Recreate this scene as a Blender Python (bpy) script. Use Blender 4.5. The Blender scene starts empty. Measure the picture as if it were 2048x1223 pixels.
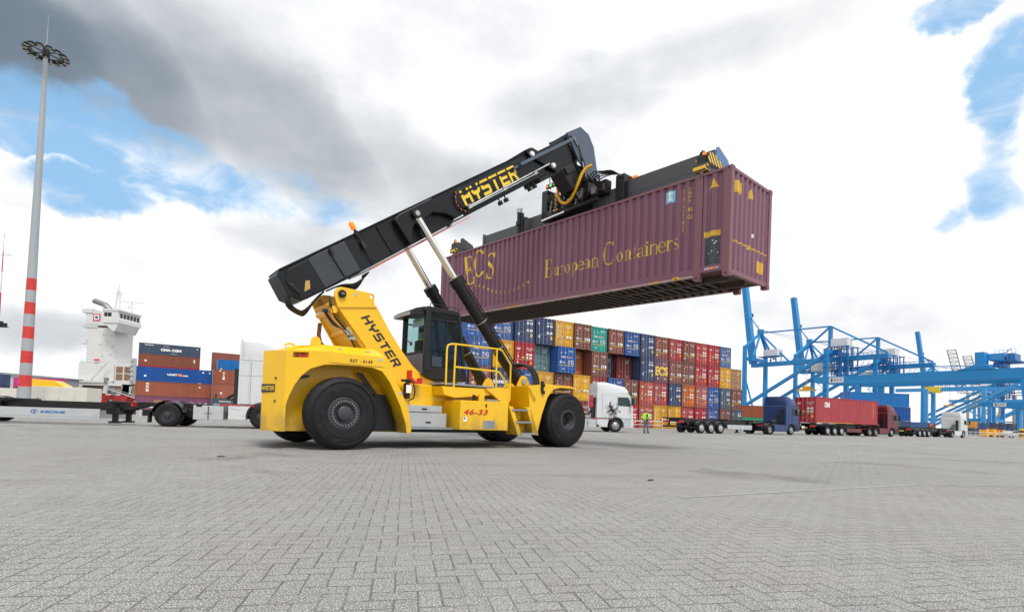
import bpy, bmesh, math, random
from mathutils import Matrix, Vector
rnd = random.Random(7)
sc = bpy.context.scene
COL = sc.collection
R_ = math.radians

# ------------------------------------------------------------------ camera
F, PITCH, ROLL, CY, CAMH = 1038.36, 0.0341, 0.0318, 799.91, 0.8234
cp, sp, cr_, sr_ = math.cos(PITCH), math.sin(PITCH), math.cos(ROLL), math.sin(ROLL)
_r0, _u0, _f0 = Vector((1, 0, 0)), Vector((0, -sp, cp)), Vector((0, cp, sp))
_r, _u = _r0*cr_ + _u0*sr_, _u0*cr_ - _r0*sr_
cam = bpy.data.cameras.new('camera'); camo = bpy.data.objects.new('camera', cam); COL.objects.link(camo)
cam.sensor_fit = 'HORIZONTAL'; cam.sensor_width = 36.0
cam.lens = F/2048*36.0
cam.shift_y = (CY-611.5)/2048
cam.clip_start = 0.05; cam.clip_end = 6000
Mc = Matrix((( _r.x, _u.x, -_f0.x, 0), (_r.y, _u.y, -_f0.y, 0), (_r.z, _u.z, -_f0.z, CAMH), (0, 0, 0, 1)))
camo.matrix_world = Mc
sc.camera = camo
sc.view_settings.view_transform = 'Standard'
sc.view_settings.look = 'None'
sc.view_settings.gamma = 1.0
sc.view_settings.exposure = 0.30
sc.cycles.max_bounces = 6
sc.cycles.use_denoising = True

# ------------------------------------------------------------------ sun
SUN_EL, SUN_AZ = R_(60), R_(150)      # azimuth clockwise from +Y: behind the camera, to its right
sl = bpy.data.lights.new('sun', 'SUN'); sl.energy = 2.3; sl.angle = R_(14); sl.color = (1.0, .96, .9)
so = bpy.data.objects.new('sun', sl); COL.objects.link(so)
sd = Vector((math.sin(SUN_AZ)*math.cos(SUN_EL), math.cos(SUN_AZ)*math.cos(SUN_EL), math.sin(SUN_EL)))
so.rotation_euler = sd.to_track_quat('Z', 'Y').to_euler()

# ------------------------------------------------------------------ node helper
class NT:
    def __init__(s, tree): s.t = tree; s.n = tree.nodes; s.l = tree.links
    def node(s, typ, **kw):
        n = s.n.new(typ)
        for k, v in kw.items(): setattr(n, k, v)
        return n
    def put(s, sock, v):
        if isinstance(v, bpy.types.NodeSocket): s.l.new(v, sock)
        elif v is not None: sock.default_value = v
    def math(s, op, a, b=None, c=None, clamp=False):
        n = s.n.new('ShaderNodeMath'); n.operation = op; n.use_clamp = clamp
        for i, v in enumerate((a, b, c)): s.put(n.inputs[i], v)
        return n.outputs[0]
    def vec(s, op, a, b=None):
        n = s.n.new('ShaderNodeVectorMath'); n.operation = op
        s.put(n.inputs[0], a); s.put(n.inputs[1], b)
        return n.outputs[0]
    def mix(s, f, a, b, typ='RGBA', blend='MIX'):
        n = s.n.new('ShaderNodeMix'); n.data_type = typ
        if typ == 'RGBA': n.blend_type = blend; i0 = 6
        else: i0 = 2
        s.put(n.inputs[0], f)
        for i, v in ((i0, a), (i0+1, b)):
            if isinstance(v, tuple) and len(v) == 3: v = (*v, 1)
            s.put(n.inputs[i], v)
        return n.outputs[2 if typ == 'RGBA' else 0]
    def noise(s, vecs, scale, detail=3, rough=.5, dist=0.0, out=0):
        n = s.n.new('ShaderNodeTexNoise'); s.put(n.inputs['Vector'], vecs)
        n.inputs['Scale'].default_value = scale; n.inputs['Detail'].default_value = detail
        n.inputs['Roughness'].default_value = rough; n.inputs['Distortion'].default_value = dist
        return n.outputs[out]
    def ramp(s, f, a, b, lo=0., hi=1.):
        n = s.n.new('ShaderNodeMapRange'); n.clamp = True; n.interpolation_type = 'SMOOTHSTEP'
        s.put(n.inputs[0], f); n.inputs[1].default_value = a; n.inputs[2].default_value = b
        n.inputs[3].default_value = lo; n.inputs[4].default_value = hi
        return n.outputs[0]
    def xyz(s, v):
        n = s.n.new('ShaderNodeSeparateXYZ'); s.put(n.inputs[0], v); return n.outputs
    def comb(s, x, y, z):
        n = s.n.new('ShaderNodeCombineXYZ')
        for i, v in enumerate((x, y, z)): s.put(n.inputs[i], v)
        return n.outputs[0]

# ------------------------------------------------------------------ world: sky and clouds
W = bpy.data.worlds.new('World'); sc.world = W; W.use_nodes = True
w = NT(W.node_tree)
for n in list(w.n): w.n.remove(n)
out = w.node('ShaderNodeOutputWorld'); bg = w.node('ShaderNodeBackground'); bg.inputs[1].default_value = 0.1
w.l.new(bg.outputs[0], out.inputs[0])
sky = w.node('ShaderNodeTexSky', sky_type='NISHITA'); sky.sun_disc = False
sky.sun_elevation = SUN_EL; sky.sun_rotation = SUN_AZ; sky.altitude = 0; sky.air_density = 1.0; sky.dust_density = 0.6; sky.ozone_density = 2.0
tc = w.node('ShaderNodeTexCoord'); D = tc.outputs['Generated']
dx, dy, dz = w.xyz(D)
az = w.math('ARCTAN2', dx, dy); el = w.math('ARCSINE', dz)
# warp the directions so that cloud edges are ragged
nz = w.xyz(w.noise(D, 3.2, 6, .55, out=1)); 
nz2 = w.xyz(w.noise(D, 11.0, 5, .6, out=1))
def warp(base, a, b, k1, k2):
    t = w.math('MULTIPLY_ADD', w.math('SUBTRACT', a, .5), k1, base)
    return w.math('MULTIPLY_ADD', w.math('SUBTRACT', b, .5), k2, t)
azw, elw = warp(az, nz[0], nz2[0], .22, .10), warp(el, nz[1], nz2[1], .14, .08)
azs, els = warp(az, nz[0], nz2[1], .20, .02), warp(el, nz[1], nz2[0], .12, .015)
def blob(A, E, a0, e0, ra, re, rot, amp, hard=0.0):
    """soft elliptic patch in azimuth / elevation (degrees)"""
    c, s_ = math.cos(R_(rot)), math.sin(R_(rot))
    u = w.math('SUBTRACT', A, R_(a0)); v = w.math('SUBTRACT', E, R_(e0))
    p = w.math('ADD', w.math('MULTIPLY', u, c/R_(ra)), w.math('MULTIPLY', v, s_/R_(ra)))
    q = w.math('ADD', w.math('MULTIPLY', u, -s_/R_(re)), w.math('MULTIPLY', v, c/R_(re)))
    d2 = w.math('ADD', w.math('MULTIPLY', p, p), w.math('MULTIPLY', q, q))
    return w.ramp(d2, 1.6, hard, 0., amp)
def total(lst):
    t = lst[0]
    for x in lst[1:]: t = w.math('ADD', t, x)
    return t
def maxof(lst):
    t = lst[0]
    for x in lst[1:]: t = w.math('MAXIMUM', t, x)
    return t
# az, el, radius az, radius el, turn, strength
BLUE = [(-34.9, 21.6, 13.5, 3.9, -8, 0.88), (-43.8, 21.1, 4.9, 2.4, 0, 0.95), (-39.1, 17.4, 6.7, 2.3, 0, 0.75), (-23.2, 21.8, 7.9, 2.2, -20, 0.5), (44.1, 25.7, 2.9, 4.8, 0, 0.75), (40.2, 32.0, 2.9, 1.7, 0, 0.9), (43.5, 19.5, 2.6, 3.9, 0, 0.55), (40.2, 17.9, 2.9, 1.5, 0, 0.5)]
GREY = [(-45.4, 26.6, 10.0, 5.3, 0, 1.0), (-38.4, 27.1, 11.3, 5.1, -12, 0.82), (-25.9, 27.0, 17.7, 5.9, -18, 0.64), (-7.9, 23.7, 17.8, 5.5, -18, 0.54), (19.9, 34.3, 18.1, 3.0, 4, 0.36), (6.9, 31.8, 14.9, 2.8, 0, 0.32), (-20.3, 16.7, 9.2, 3.1, 0, 0.42), (-42.0, 6.3, 6.1, 2.0, 0, 0.5), (-34.9, 11.3, 8.2, 3.0, 0, 0.28), (-28.5, 9.5, 8.5, 2.4, 0, 0.2), (33.1, 9.9, 12.8, 3.1, 0, 0.2), (-24.1, 5.0, 13.7, 2.5, 0, 0.2)]
blue = maxof([blob(azw, elw, *b) for b in BLUE])
grey = maxof([blob(azs, els, *b) for b in GREY])
cov_n = w.noise(w.vec('MULTIPLY', D, (1, 1, 1.6)), 5.5, 9, .6)
wisps = w.noise(w.vec('MULTIPLY', D, (1, 1, 2.0)), 9.0, 8, .62, .6)
hole = w.math('ADD', blue, w.math('MULTIPLY', w.math('SUBTRACT', cov_n, .5), 1.1))
hole = w.ramp(hole, .24, .68)
hole = w.math('MULTIPLY', hole, w.ramp(wisps, .74, .40, .30, .95))
g_n = w.noise(w.vec('MULTIPLY', D, (1, 1, 2.2)), 4.0, 8, .55)
gsum = w.math('ADD', grey, w.math('MULTIPLY', w.math('SUBTRACT', g_n, .52), .38))
gfac = w.ramp(gsum, -.12, 1.12)
wv = w.ramp(w.noise(w.vec('MULTIPLY', D, (1, 1, 1.9)), 3.1, 8, .6), .30, .62)
white = w.mix(wv, (7.3, 7.45, 7.7), (10.2, 10.2, 10.2))
ccol = w.mix(gfac, white, (1.25, 1.68, 2.2))
lp = w.mix(w.ramp(els, R_(1), R_(16), .22, 0.), ccol, (7.4, 7.6, 7.9))
skyc = w.mix(.85, sky.outputs[0], (2.5, 4.9, 7.7))
fin = w.mix(hole, lp, skyc)
ground_c = w.mix(w.ramp(el, R_(-2), R_(0)), (2.5, 2.5, 2.5), fin)
w.l.new(ground_c, bg.inputs[0])

# ------------------------------------------------------------------ materials
def mat(name, col, rough=.5, metal=0., var=.12, scale=2.5, dirt=0., dcol=(.09, .06, .045), bump=0., coat=0., streak=1.0, spec=.5, fine=0.):
    m = bpy.data.materials.new(name); m.use_nodes = True
    t = NT(m.node_tree); b = t.n['Principled BSDF']
    o = t.node('ShaderNodeTexCoord').outputs['Object']
    v = t.vec('MULTIPLY', o, (1, 1, 1/streak))
    n1 = t.noise(v, scale, 4, .6)
    c = t.mix(t.ramp(n1, .25, .75), tuple(x*(1-var) for x in col), tuple(min(1, x*(1+var)) for x in col))
    if fine:
        n3 = t.noise(o, 60, 2, .6); c = t.mix(t.ramp(n3, .35, .65, 0, fine), c, tuple(x*.55 for x in col))
    if dirt:
        n2 = t.noise(v, scale*2.3, 7, .68)
        c = t.mix(t.ramp(n2, .52, .74, 0, dirt), c, dcol)
    t.put(b.inputs['Base Color'], c)
    t.put(b.inputs['Roughness'], t.ramp(n1, .2, .8, max(.02, rough-.07), min(1, rough+.1)))
    b.inputs['Metallic'].default_value = metal
    b.inputs['Specular IOR Level'].default_value = spec
    if coat: b.inputs['Coat Weight'].default_value = coat; b.inputs['Coat Roughness'].default_value = .08
    if bump:
        bn = t.node('ShaderNodeBump'); bn.inputs['Strength'].default_value = bump; bn.inputs['Distance'].default_value = .01
        t.put(bn.inputs['Height'], t.noise(o, 35, 3, .6)); t.l.new(bn.outputs[0], b.inputs['Normal'])
    return m
def glass(name, tint=(.55, .68, .66), alpha=.45):
    m = bpy.data.materials.new(name); m.use_nodes = True
    t = NT(m.node_tree); b = t.n['Principled BSDF']; o = t.n['Material Output']
    b.inputs['Base Color'].default_value = (.02, .03, .03, 1); b.inputs['Roughness'].default_value = .04
    tr = t.node('ShaderNodeBsdfTransparent'); tr.inputs[0].default_value = (*tint, 1)
    mx = t.node('ShaderNodeMixShader'); mx.inputs[0].default_value = alpha
    t.l.new(tr.outputs[0], mx.inputs[1]); t.l.new(b.outputs[0], mx.inputs[2]); t.l.new(mx.outputs[0], o.inputs[0])
    return m
def lamp_mat(name, col, e):
    m = bpy.data.materials.new(name); m.use_nodes = True
    b = m.node_tree.nodes['Principled BSDF']; b.inputs['Base Color'].default_value = (*col, 1)
    b.inputs['Emission Color'].default_value = (*col, 1); b.inputs['Emission Strength'].default_value = e
    b.inputs['Roughness'].default_value = .25
    return m
M = {}
M['yellow'] = mat('yellow paint', (.80, .47, .003), .36, var=.04, scale=1.3, coat=.2, dirt=.22, dcol=(.42, .28, .03))
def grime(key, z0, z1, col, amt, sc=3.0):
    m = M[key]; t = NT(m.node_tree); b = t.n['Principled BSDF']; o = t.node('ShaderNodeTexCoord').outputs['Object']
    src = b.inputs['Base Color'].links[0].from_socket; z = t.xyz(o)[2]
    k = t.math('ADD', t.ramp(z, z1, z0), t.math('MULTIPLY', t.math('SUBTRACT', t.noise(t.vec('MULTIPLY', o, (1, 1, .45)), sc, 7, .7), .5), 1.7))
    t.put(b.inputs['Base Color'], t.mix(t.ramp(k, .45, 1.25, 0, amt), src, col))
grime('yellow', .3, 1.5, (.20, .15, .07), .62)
M['yellow_rail'] = mat('yellow rail paint', (.78, .50, .01), .4, var=.04)
M['char'] = mat('charcoal paint', (.008, .010, .013), .34, var=.2, scale=1.2, coat=.0, spec=.28, dirt=.12, dcol=(.05, .05, .05))
M['sky_sheen'] = mat('painted sky sheen', (.03, .038, .05), .34, var=.12)
M['plate'] = mat('slate plate paint', (.065, .09, .135), .38, var=.1, scale=1.5)
M['black'] = mat('black rubber hose', (.012, .012, .013), .5, var=.2)
M['blackp'] = mat('black paint', (.009, .009, .0105), .4, var=.15, coat=.08, spec=.35)
M['tyre'] = mat('tyre rubber', (.0095, .0095, .0115), .66, var=.3, scale=3, spec=.3, dirt=.6, dcol=(.04, .037, .034), bump=.15)
M['rim'] = mat('dark rim paint', (.035, .04, .048), .42, var=.15, dirt=.3)
M['bolt'] = mat('bolt steel', (.42, .43, .44), .35, .9, var=.1)
M['chrome'] = mat('chrome rod', (.82, .82, .80), .12, 1., var=.02)
M['steel'] = mat('galvanised steel', (.42, .44, .45), .42, .75, var=.12, scale=5)
M['alu'] = mat('aluminium', (.55, .57, .58), .36, .6, var=.06)
M['grey'] = mat('grey tread', (.22, .25, .28), .55, var=.12)
M['lgrey'] = mat('light grey paint', (.42, .45, .48), .5, var=.1, dirt=.1)
M['red'] = mat('red paint', (.55, .02, .02), .4, var=.08)
M['orange'] = lamp_mat('orange beacon', (1., .22, .01), .5)
M['redlens'] = lamp_mat('red lens', (.55, .02, .02), .12)
M['green_l'] = lamp_mat('green signal', (.02, .8, .15), 1.2)
M['amber_l'] = lamp_mat('amber signal', (.9, .14, .02), .5)
M['white'] = mat('white paint', (.60, .62, .64), .32, var=.04, scale=1.0, coat=.2, dirt=.06, dcol=(.4, .38, .35))
M['cream'] = mat('cream paint', (.60, .585, .52), .55, var=.05, dirt=.18, dcol=(.45, .42, .36))
M['glass'] = glass('cab glass', (.80, .90, .90), .06)
M['dglass'] = glass('dark glass', (.42, .54, .53), .22)
M['tglass'] = glass('tinted glass', (.40, .62, .62), .6)
M['yletter'] = mat('yellow lettering', (.80, .55, .03), .5, var=.06, scale=8)
M['yworn'] = mat('worn yellow lettering', (.62, .42, .05), .6, var=.15, scale=5, dirt=.55, dcol=(.30, .16, .17))
M['bletter'] = mat('black lettering', (.012, .014, .02), .45, var=.1)
M['wletter'] = mat('white lettering', (.80, .80, .78), .5, var=.05)
M['rletter'] = mat('red lettering', (.50, .02, .01), .5, var=.05)
M['yhose'] = mat('yellow hose', (.85, .43, .01), .45, var=.08)
M['blue_c'] = mat('crane blue', (.004, .215, .52), .42, var=.08, scale=.15, dirt=.12, dcol=(.05, .16, .30))
M['blue_d'] = mat('crane deep blue', (.010, .13, .38), .45, var=.1, scale=.2)
M['greyc'] = mat('grey crane', (.20, .20, .21), .55, var=.1, scale=.3)
M['rust'] = mat('rust', (.17, .075, .035), .8, var=.3, scale=6)
M['under'] = mat('underside paint', (.075, .055, .045), .75, var=.25, scale=3, dirt=.4, dcol=(.14, .09, .06))
M['floorwood'] = mat('floor plywood', (.10, .06, .035), .8, var=.2)
M['hivis'] = mat('lime jacket', (.42, .80, .02), .7, var=.08, scale=9)
M['skin'] = mat('skin', (.50, .29, .21), .55, var=.06)
M['denim'] = mat('grey trousers', (.16, .18, .25), .85, var=.12, scale=12)
M['darkcl'] = mat('dark clothing', (.02, .022, .026), .85, var=.2)
M['helmet'] = mat('coral helmet', (.75, .13, .13), .4, var=.04)
M['paper'] = mat('paper', (.8, .8, .78), .7, var=.03)

# checker plate
def checker():
    m = mat('checker plate aluminium', (.50, .53, .55), .38, .5, var=.06)
    t = NT(m.node_tree); b = t.n['Principled BSDF']; o = t.node('ShaderNodeTexCoord').outputs['Object']
    x, y, z = t.xyz(o)
    a = t.math('ABSOLUTE', t.math('SUBTRACT', t.math('FRACT', t.math('MULTIPLY', t.math('ADD', x, z), 17)), .5))
    c = t.math('ABSOLUTE', t.math('SUBTRACT', t.math('FRACT', t.math('MULTIPLY', t.math('SUBTRACT', x, z), 17)), .5))
    h = t.ramp(t.math('MINIMUM', a, c), .1, .22)
    bn = t.node('ShaderNodeBump'); bn.inputs['Strength'].default_value = .9; bn.inputs['Distance'].default_value = .012
    t.put(bn.inputs['Height'], h); t.l.new(bn.outputs[0], b.inputs['Normal'])
    return m
M['checker'] = checker()
# hazard stripes (real paint)
def stripes(name, c1, c2, k, ax=(1, 0, 1)):
    m = mat(name, c1, .45); t = NT(m.node_tree); b = t.n['Principled BSDF']
    x, y, z = t.xyz(t.node('ShaderNodeTexCoord').outputs['Object'])
    s = t.math('ADD', t.math('ADD', t.math('MULTIPLY', x, ax[0]*k), t.math('MULTIPLY', y, ax[1]*k)), t.math('MULTIPLY', z, ax[2]*k))
    f = t.math('GREATER_THAN', t.math('FRACT', s), .5)
    t.put(b.inputs['Base Color'], t.mix(f, c1, c2)); return m
M['hazard'] = stripes('hazard stripes', (.80, .52, .02), (.02, .03, .05), 6.0, (0, 1, .9))
M['hazardb'] = stripes('wide hazard stripes', (.75, .50, .04), (.09, .03, .02), 1.3, (0, 0, 1))
M['mastpaint'] = None

# ------------------------------------------------------------------ mesh builder
def catmull(P, k=5):
    out = []
    for i in range(len(P)-1):
        a, b, c, d = P[max(i-1, 0)], P[i], P[i+1], P[min(i+2, len(P)-1)]
        for j in range(k):
            t = j/k; out.append(.5*((2*b)+(c-a)*t+(2*a-5*b+4*c-d)*t*t+(3*b-a-3*c+d)*t**3))
    return out+[P[-1]]
class MB:
    def __init__(s, T=None): s.v = []; s.f = []; s.m = []; s.T = T
    def add(s, vs, fs, m=0):
        o = len(s.v)
        for p in vs:
            p = Vector(p); s.v.append(s.T @ p if s.T else p)
        for f in fs: s.f.append([i+o for i in f]); s.m.append(m)
        return s
    def box(s, x0, x1, y0, y1, z0, z1, m=0):
        return s.add([(x, y, z) for z in (z0, z1) for y in (y0, y1) for x in (x0, x1)],
              [(0, 2, 3, 1), (4, 5, 7, 6), (0, 1, 5, 4), (2, 6, 7, 3), (0, 4, 6, 2), (1, 3, 7, 5)], m)
    def prism(s, pts, ax, a, b, m=0):
        n = len(pts)
        def P(p, h): return (p[0], h, p[1]) if ax == 'y' else (p[0], p[1], h) if ax == 'z' else (h, p[0], p[1])
        vs = [P(p, a) for p in pts]+[P(p, b) for p in pts]
        return s.add(vs, [list(range(n)), list(range(2*n-1, n-1, -1))]+[(i, (i+1) % n, n+(i+1) % n, n+i) for i in range(n)], m)
    def loft(s, rings, m=0, caps=True, closed=True):
        n = len(rings[0]); vs = [p for r in rings for p in r]; fs = []
        for k in range(len(rings)-1):
            for i in range(n if closed else n-1):
                j = (i+1) % n; fs.append((k*n+i, k*n+j, (k+1)*n+j, (k+1)*n+i))
        if caps and closed: fs.append(list(range(n-1, -1, -1))); fs.append([(len(rings)-1)*n+i for i in range(n)])
        return s.add(vs, fs, m)
    def tube(s, p0, p1, r0, r1=None, n=12, m=0):
        p0, p1 = Vector(p0), Vector(p1); r1 = r0 if r1 is None else r1
        q = (p1-p0).to_track_quat('Z', 'Y'); rg = []
        for p, r in ((p0, r0), (p1, r1)): rg.append([p+q @ Vector((r*math.cos(2*math.pi*i/n), r*math.sin(2*math.pi*i/n), 0)) for i in range(n)])
        return s.loft(rg, m)
    def pipe(s, pts, r, n=8, m=0):
        pts = [Vector(p) for p in pts]; rg = []; q = None
        if n in (5, 6, 7, 9, 12) and len(pts) > 2: pts = catmull(pts)
        for i, p in enumerate(pts):
            d = ((pts[min(i+1, len(pts)-1)]-p).normalized() + (p-pts[max(i-1, 0)]).normalized()).normalized()
            q2 = d.to_track_quat('Z', 'Y') if q is None else (q @ Vector((0, 0, 1))).rotation_difference(d) @ q
            q = q2
            rg.append([p+q @ Vector((r*math.cos(2*math.pi*k/n), r*math.sin(2*math.pi*k/n), 0)) for k in range(n)])
        return s.loft(rg, m)
    def bar(s, p0, p1, w_, h_, up=(0, 0, 1), m=0, w1=None, h1=None):
        p0, p1 = Vector(p0), Vector(p1); d = (p1-p0).normalized(); up = Vector(up)
        if abs(d.dot(up)) > .98: up = Vector((1, 0, 0))
        r = d.cross(up).normalized(); u = r.cross(d); rg = []
        for p, a, b in ((p0, w_, h_), (p1, w1 or w_, h1 or h_)):
            rg.append([p-r*a/2-u*b/2, p+r*a/2-u*b/2, p+r*a/2+u*b/2, p-r*a/2+u*b/2])
        return s.loft(rg, m)
    def lathe(s, prof, c=(0, 0, 0), ax='y', n=32, m=0):
        c = Vector(c); rg = []
        for r, h in prof:
            ring = []
            for i in range(n):
                a = 2*math.pi*i/n; x, y = r*math.cos(a), r*math.sin(a)
                ring.append(c+Vector((x, h, y) if ax == 'y' else (x, y, h) if ax == 'z' else (h, x, y)))
            rg.append(ring)
        return s.loft(rg, m, caps=False)
    def mesh(s, name, bevel=0, smooth=None, seg=2):
        me = bpy.data.meshes.new(name); me.from_pydata([tuple(v) for v in s.v], [], s.f)
        me.polygons.foreach_set('material_index', s.m)
        bm = bmesh.new(); bm.from_mesh(me)
        bmesh.ops.recalc_face_normals(bm, faces=bm.faces)
        if bevel:
            ed = [e for e in bm.edges if len(e.link_faces) == 2 and e.calc_face_angle(0) > .5]
            if ed: bmesh.ops.bevel(bm, geom=ed, offset=bevel, segments=seg, affect='EDGES', profile=.5, clamp_overlap=True)
        bm.to_mesh(me); bm.free()
        if smooth:
            me.shade_smooth(); me.set_sharp_from_angle(angle=R_(smooth))
        return me
    def build(s, name, mats, parent=None, bevel=0, smooth=None, seg=2):
        if not isinstance(mats, (list, tuple)): mats = [mats]
        me = s.mesh(name, bevel, smooth, seg)
        for m_ in mats: me.materials.append(M[m_] if isinstance(m_, str) else m_)
        return link(name, me, parent)
def link(name, me, parent=None):
    o = bpy.data.objects.new(name, me); COL.objects.link(o)
    if parent: o.parent = parent
    return o
def tag(o, label=None, cat=None, group=None, kind=None):
    if label: o['label'] = label
    if cat: o['category'] = cat
    if group: o['group'] = group
    if kind: o['kind'] = kind
    return o
def thing(name, loc, rz, label, cat, group=None, kind=None):
    o = bpy.data.objects.new(name, None); COL.objects.link(o); o.location = loc; o.rotation_euler = (0, 0, rz); o.empty_display_size = .3
    return tag(o, label, cat, group, kind)
KIDS = {}
def copy_tree(o, parent=None):
    c = o.copy(); COL.objects.link(c); c.parent = parent
    for ch in o.children: copy_tree(ch, c)
    return c
def boolean(o, cutters, op='DIFFERENCE'):
    for c in cutters:
        c.parent = o.parent
        m = o.modifiers.new('b', 'BOOLEAN'); m.operation = op; m.object = c; m.solver = 'EXACT'
    bpy.context.view_layer.update(); dg = bpy.context.evaluated_depsgraph_get()
    me = bpy.data.meshes.new_from_object(o.evaluated_get(dg))
    o.modifiers.clear(); o.data = me
    for c in cutters: bpy.data.objects.remove(c)
    return o
def bevel_mod(o, w_, seg=2, ang=30):
    m = o.modifiers.new('bevel', 'BEVEL'); m.width = w_; m.segments = seg; m.limit_method = 'ANGLE'; m.angle_limit = R_(ang); m.harden_normals = False
    return o

# ------------------------------------------------------------------ lettering
_TX = {}
def text_geo(s, bold=0.0, spacing=1.0, shear=0.0):
    k = (s, bold, spacing, shear)
    if k not in _TX:
        cu = bpy.data.curves.new('t', 'FONT'); cu.body = s; cu.offset = bold; cu.space_character = spacing; cu.shear = shear; cu.resolution_u = 4
        ob = bpy.data.objects.new('t', cu); me = bpy.data.meshes.new_from_object(ob)
        vs = [(v.co.x, v.co.y) for v in me.vertices]; fs = [list(p.vertices) for p in me.polygons]
        bpy.data.objects.remove(ob); bpy.data.meshes.remove(me); bpy.data.curves.remove(cu)
        x0, x1 = min(v[0] for v in vs), max(v[0] for v in vs); y0, y1 = min(v[1] for v in vs), max(v[1] for v in vs)
        _TX[k] = ([((x-x0)/(x1-x0), (y-y0)/(y1-y0)) for x, y in vs], fs)
    return _TX[k]
def text_on(mb, s, o, u, v, m=0, **kw):
    """lettering filling the parallelogram o, o+u, o+v"""
    vs, fs = text_geo(s, **kw); o, u, v = Vector(o), Vector(u), Vector(v)
    mb.add([o+u*a+v*b for a, b in vs], fs, m)
# block letters of the maker's name on the machine: rectangles (x0,y0,x1,y1) and quads on a unit cell
BLK = {
 'H': [(0, 0, .24, 1), (.76, 0, 1, 1), (.24, .40, .76, .62)],
 'Y': [[(0, 1), (.25, 1), (.25, .62), (0, .56)], [(.75, 1), (1, 1), (1, .56), (.75, .62)], [(0, .56), (.25, .62), (.38, .60), (.38, .36), (.20, .36)], [(1, .56), (.80, .36), (.62, .36), (.62, .60), (.75, .62)], (.38, 0, .62, .60)],
 'S': [[(.12, 1), (1, 1), (1, .79), (.24, .79), (0, .88)], [(0, .88), (.24, .79), (.24, .62), (0, .50)], [(0, .50), (.24, .62), (.90, .62), (1, .52), (.76, .41), (.1, .41)], [(.76, .41), (1, .52), (1, .12), (.76, .21)], [(0, 0), (.88, 0), (1, .12), (.76, .21), (0, .21)]],
 'T': [(0, .79, 1, 1), (.37, 0, .63, .79)],
 'E': [(0, 0, .24, 1), (.24, .79, 1, 1), (.24, .40, .92, .60), (.24, 0, 1, .21)],
 'R': [(0, 0, .24, 1), [(.24, 1), (.88, 1), (1, .90), (.76, .79), (.24, .79)], [(.76, .79), (1, .90), (1, .50), (.76, .56)], [(.24, .56), (.76, .56), (1, .50), (.88, .36), (.24, .36)], [(.52, .36), (.80, .36), (1, 0), (.72, 0)]],
}
def block_word(mb, word, o, u, v, gap=.18, m=0, cut=None):
    n = len(word); cw = 1/(n+(n-1)*gap); o, u, v = Vector(o), Vector(u), Vector(v)
    for i, ch in enumerate(word):
        for q in BLK[ch]:
            if isinstance(q, tuple): q = [(q[0], q[1]), (q[2], q[1]), (q[2], q[3]), (q[0], q[3])]
            bands = [(0, 1)] if not cut else [(0, cut[0]), (cut[1], 1)]
            for b0, b1 in bands:
                qq = clip_y(q, b0, b1)
                if len(qq) > 2:
                    mb.add([o+u*((i*(1+gap)+x)*cw)+v*y for x, y in qq], [list(range(len(qq)))], m)
def clip_y(q, lo, hi):
    for s_, lim in ((1, lo), (-1, hi)):
        r = []
        for i, p in enumerate(q):
            n_ = q[(i+1) % len(q)]; a, b = s_*(p[1]-lim), s_*(n_[1]-lim)
            if a >= 0: r.append(p)
            if a*b < 0: t = a/(a-b); r.append((p[0]+t*(n_[0]-p[0]), lim))
        q = r
        if not q: break
    return q

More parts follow.
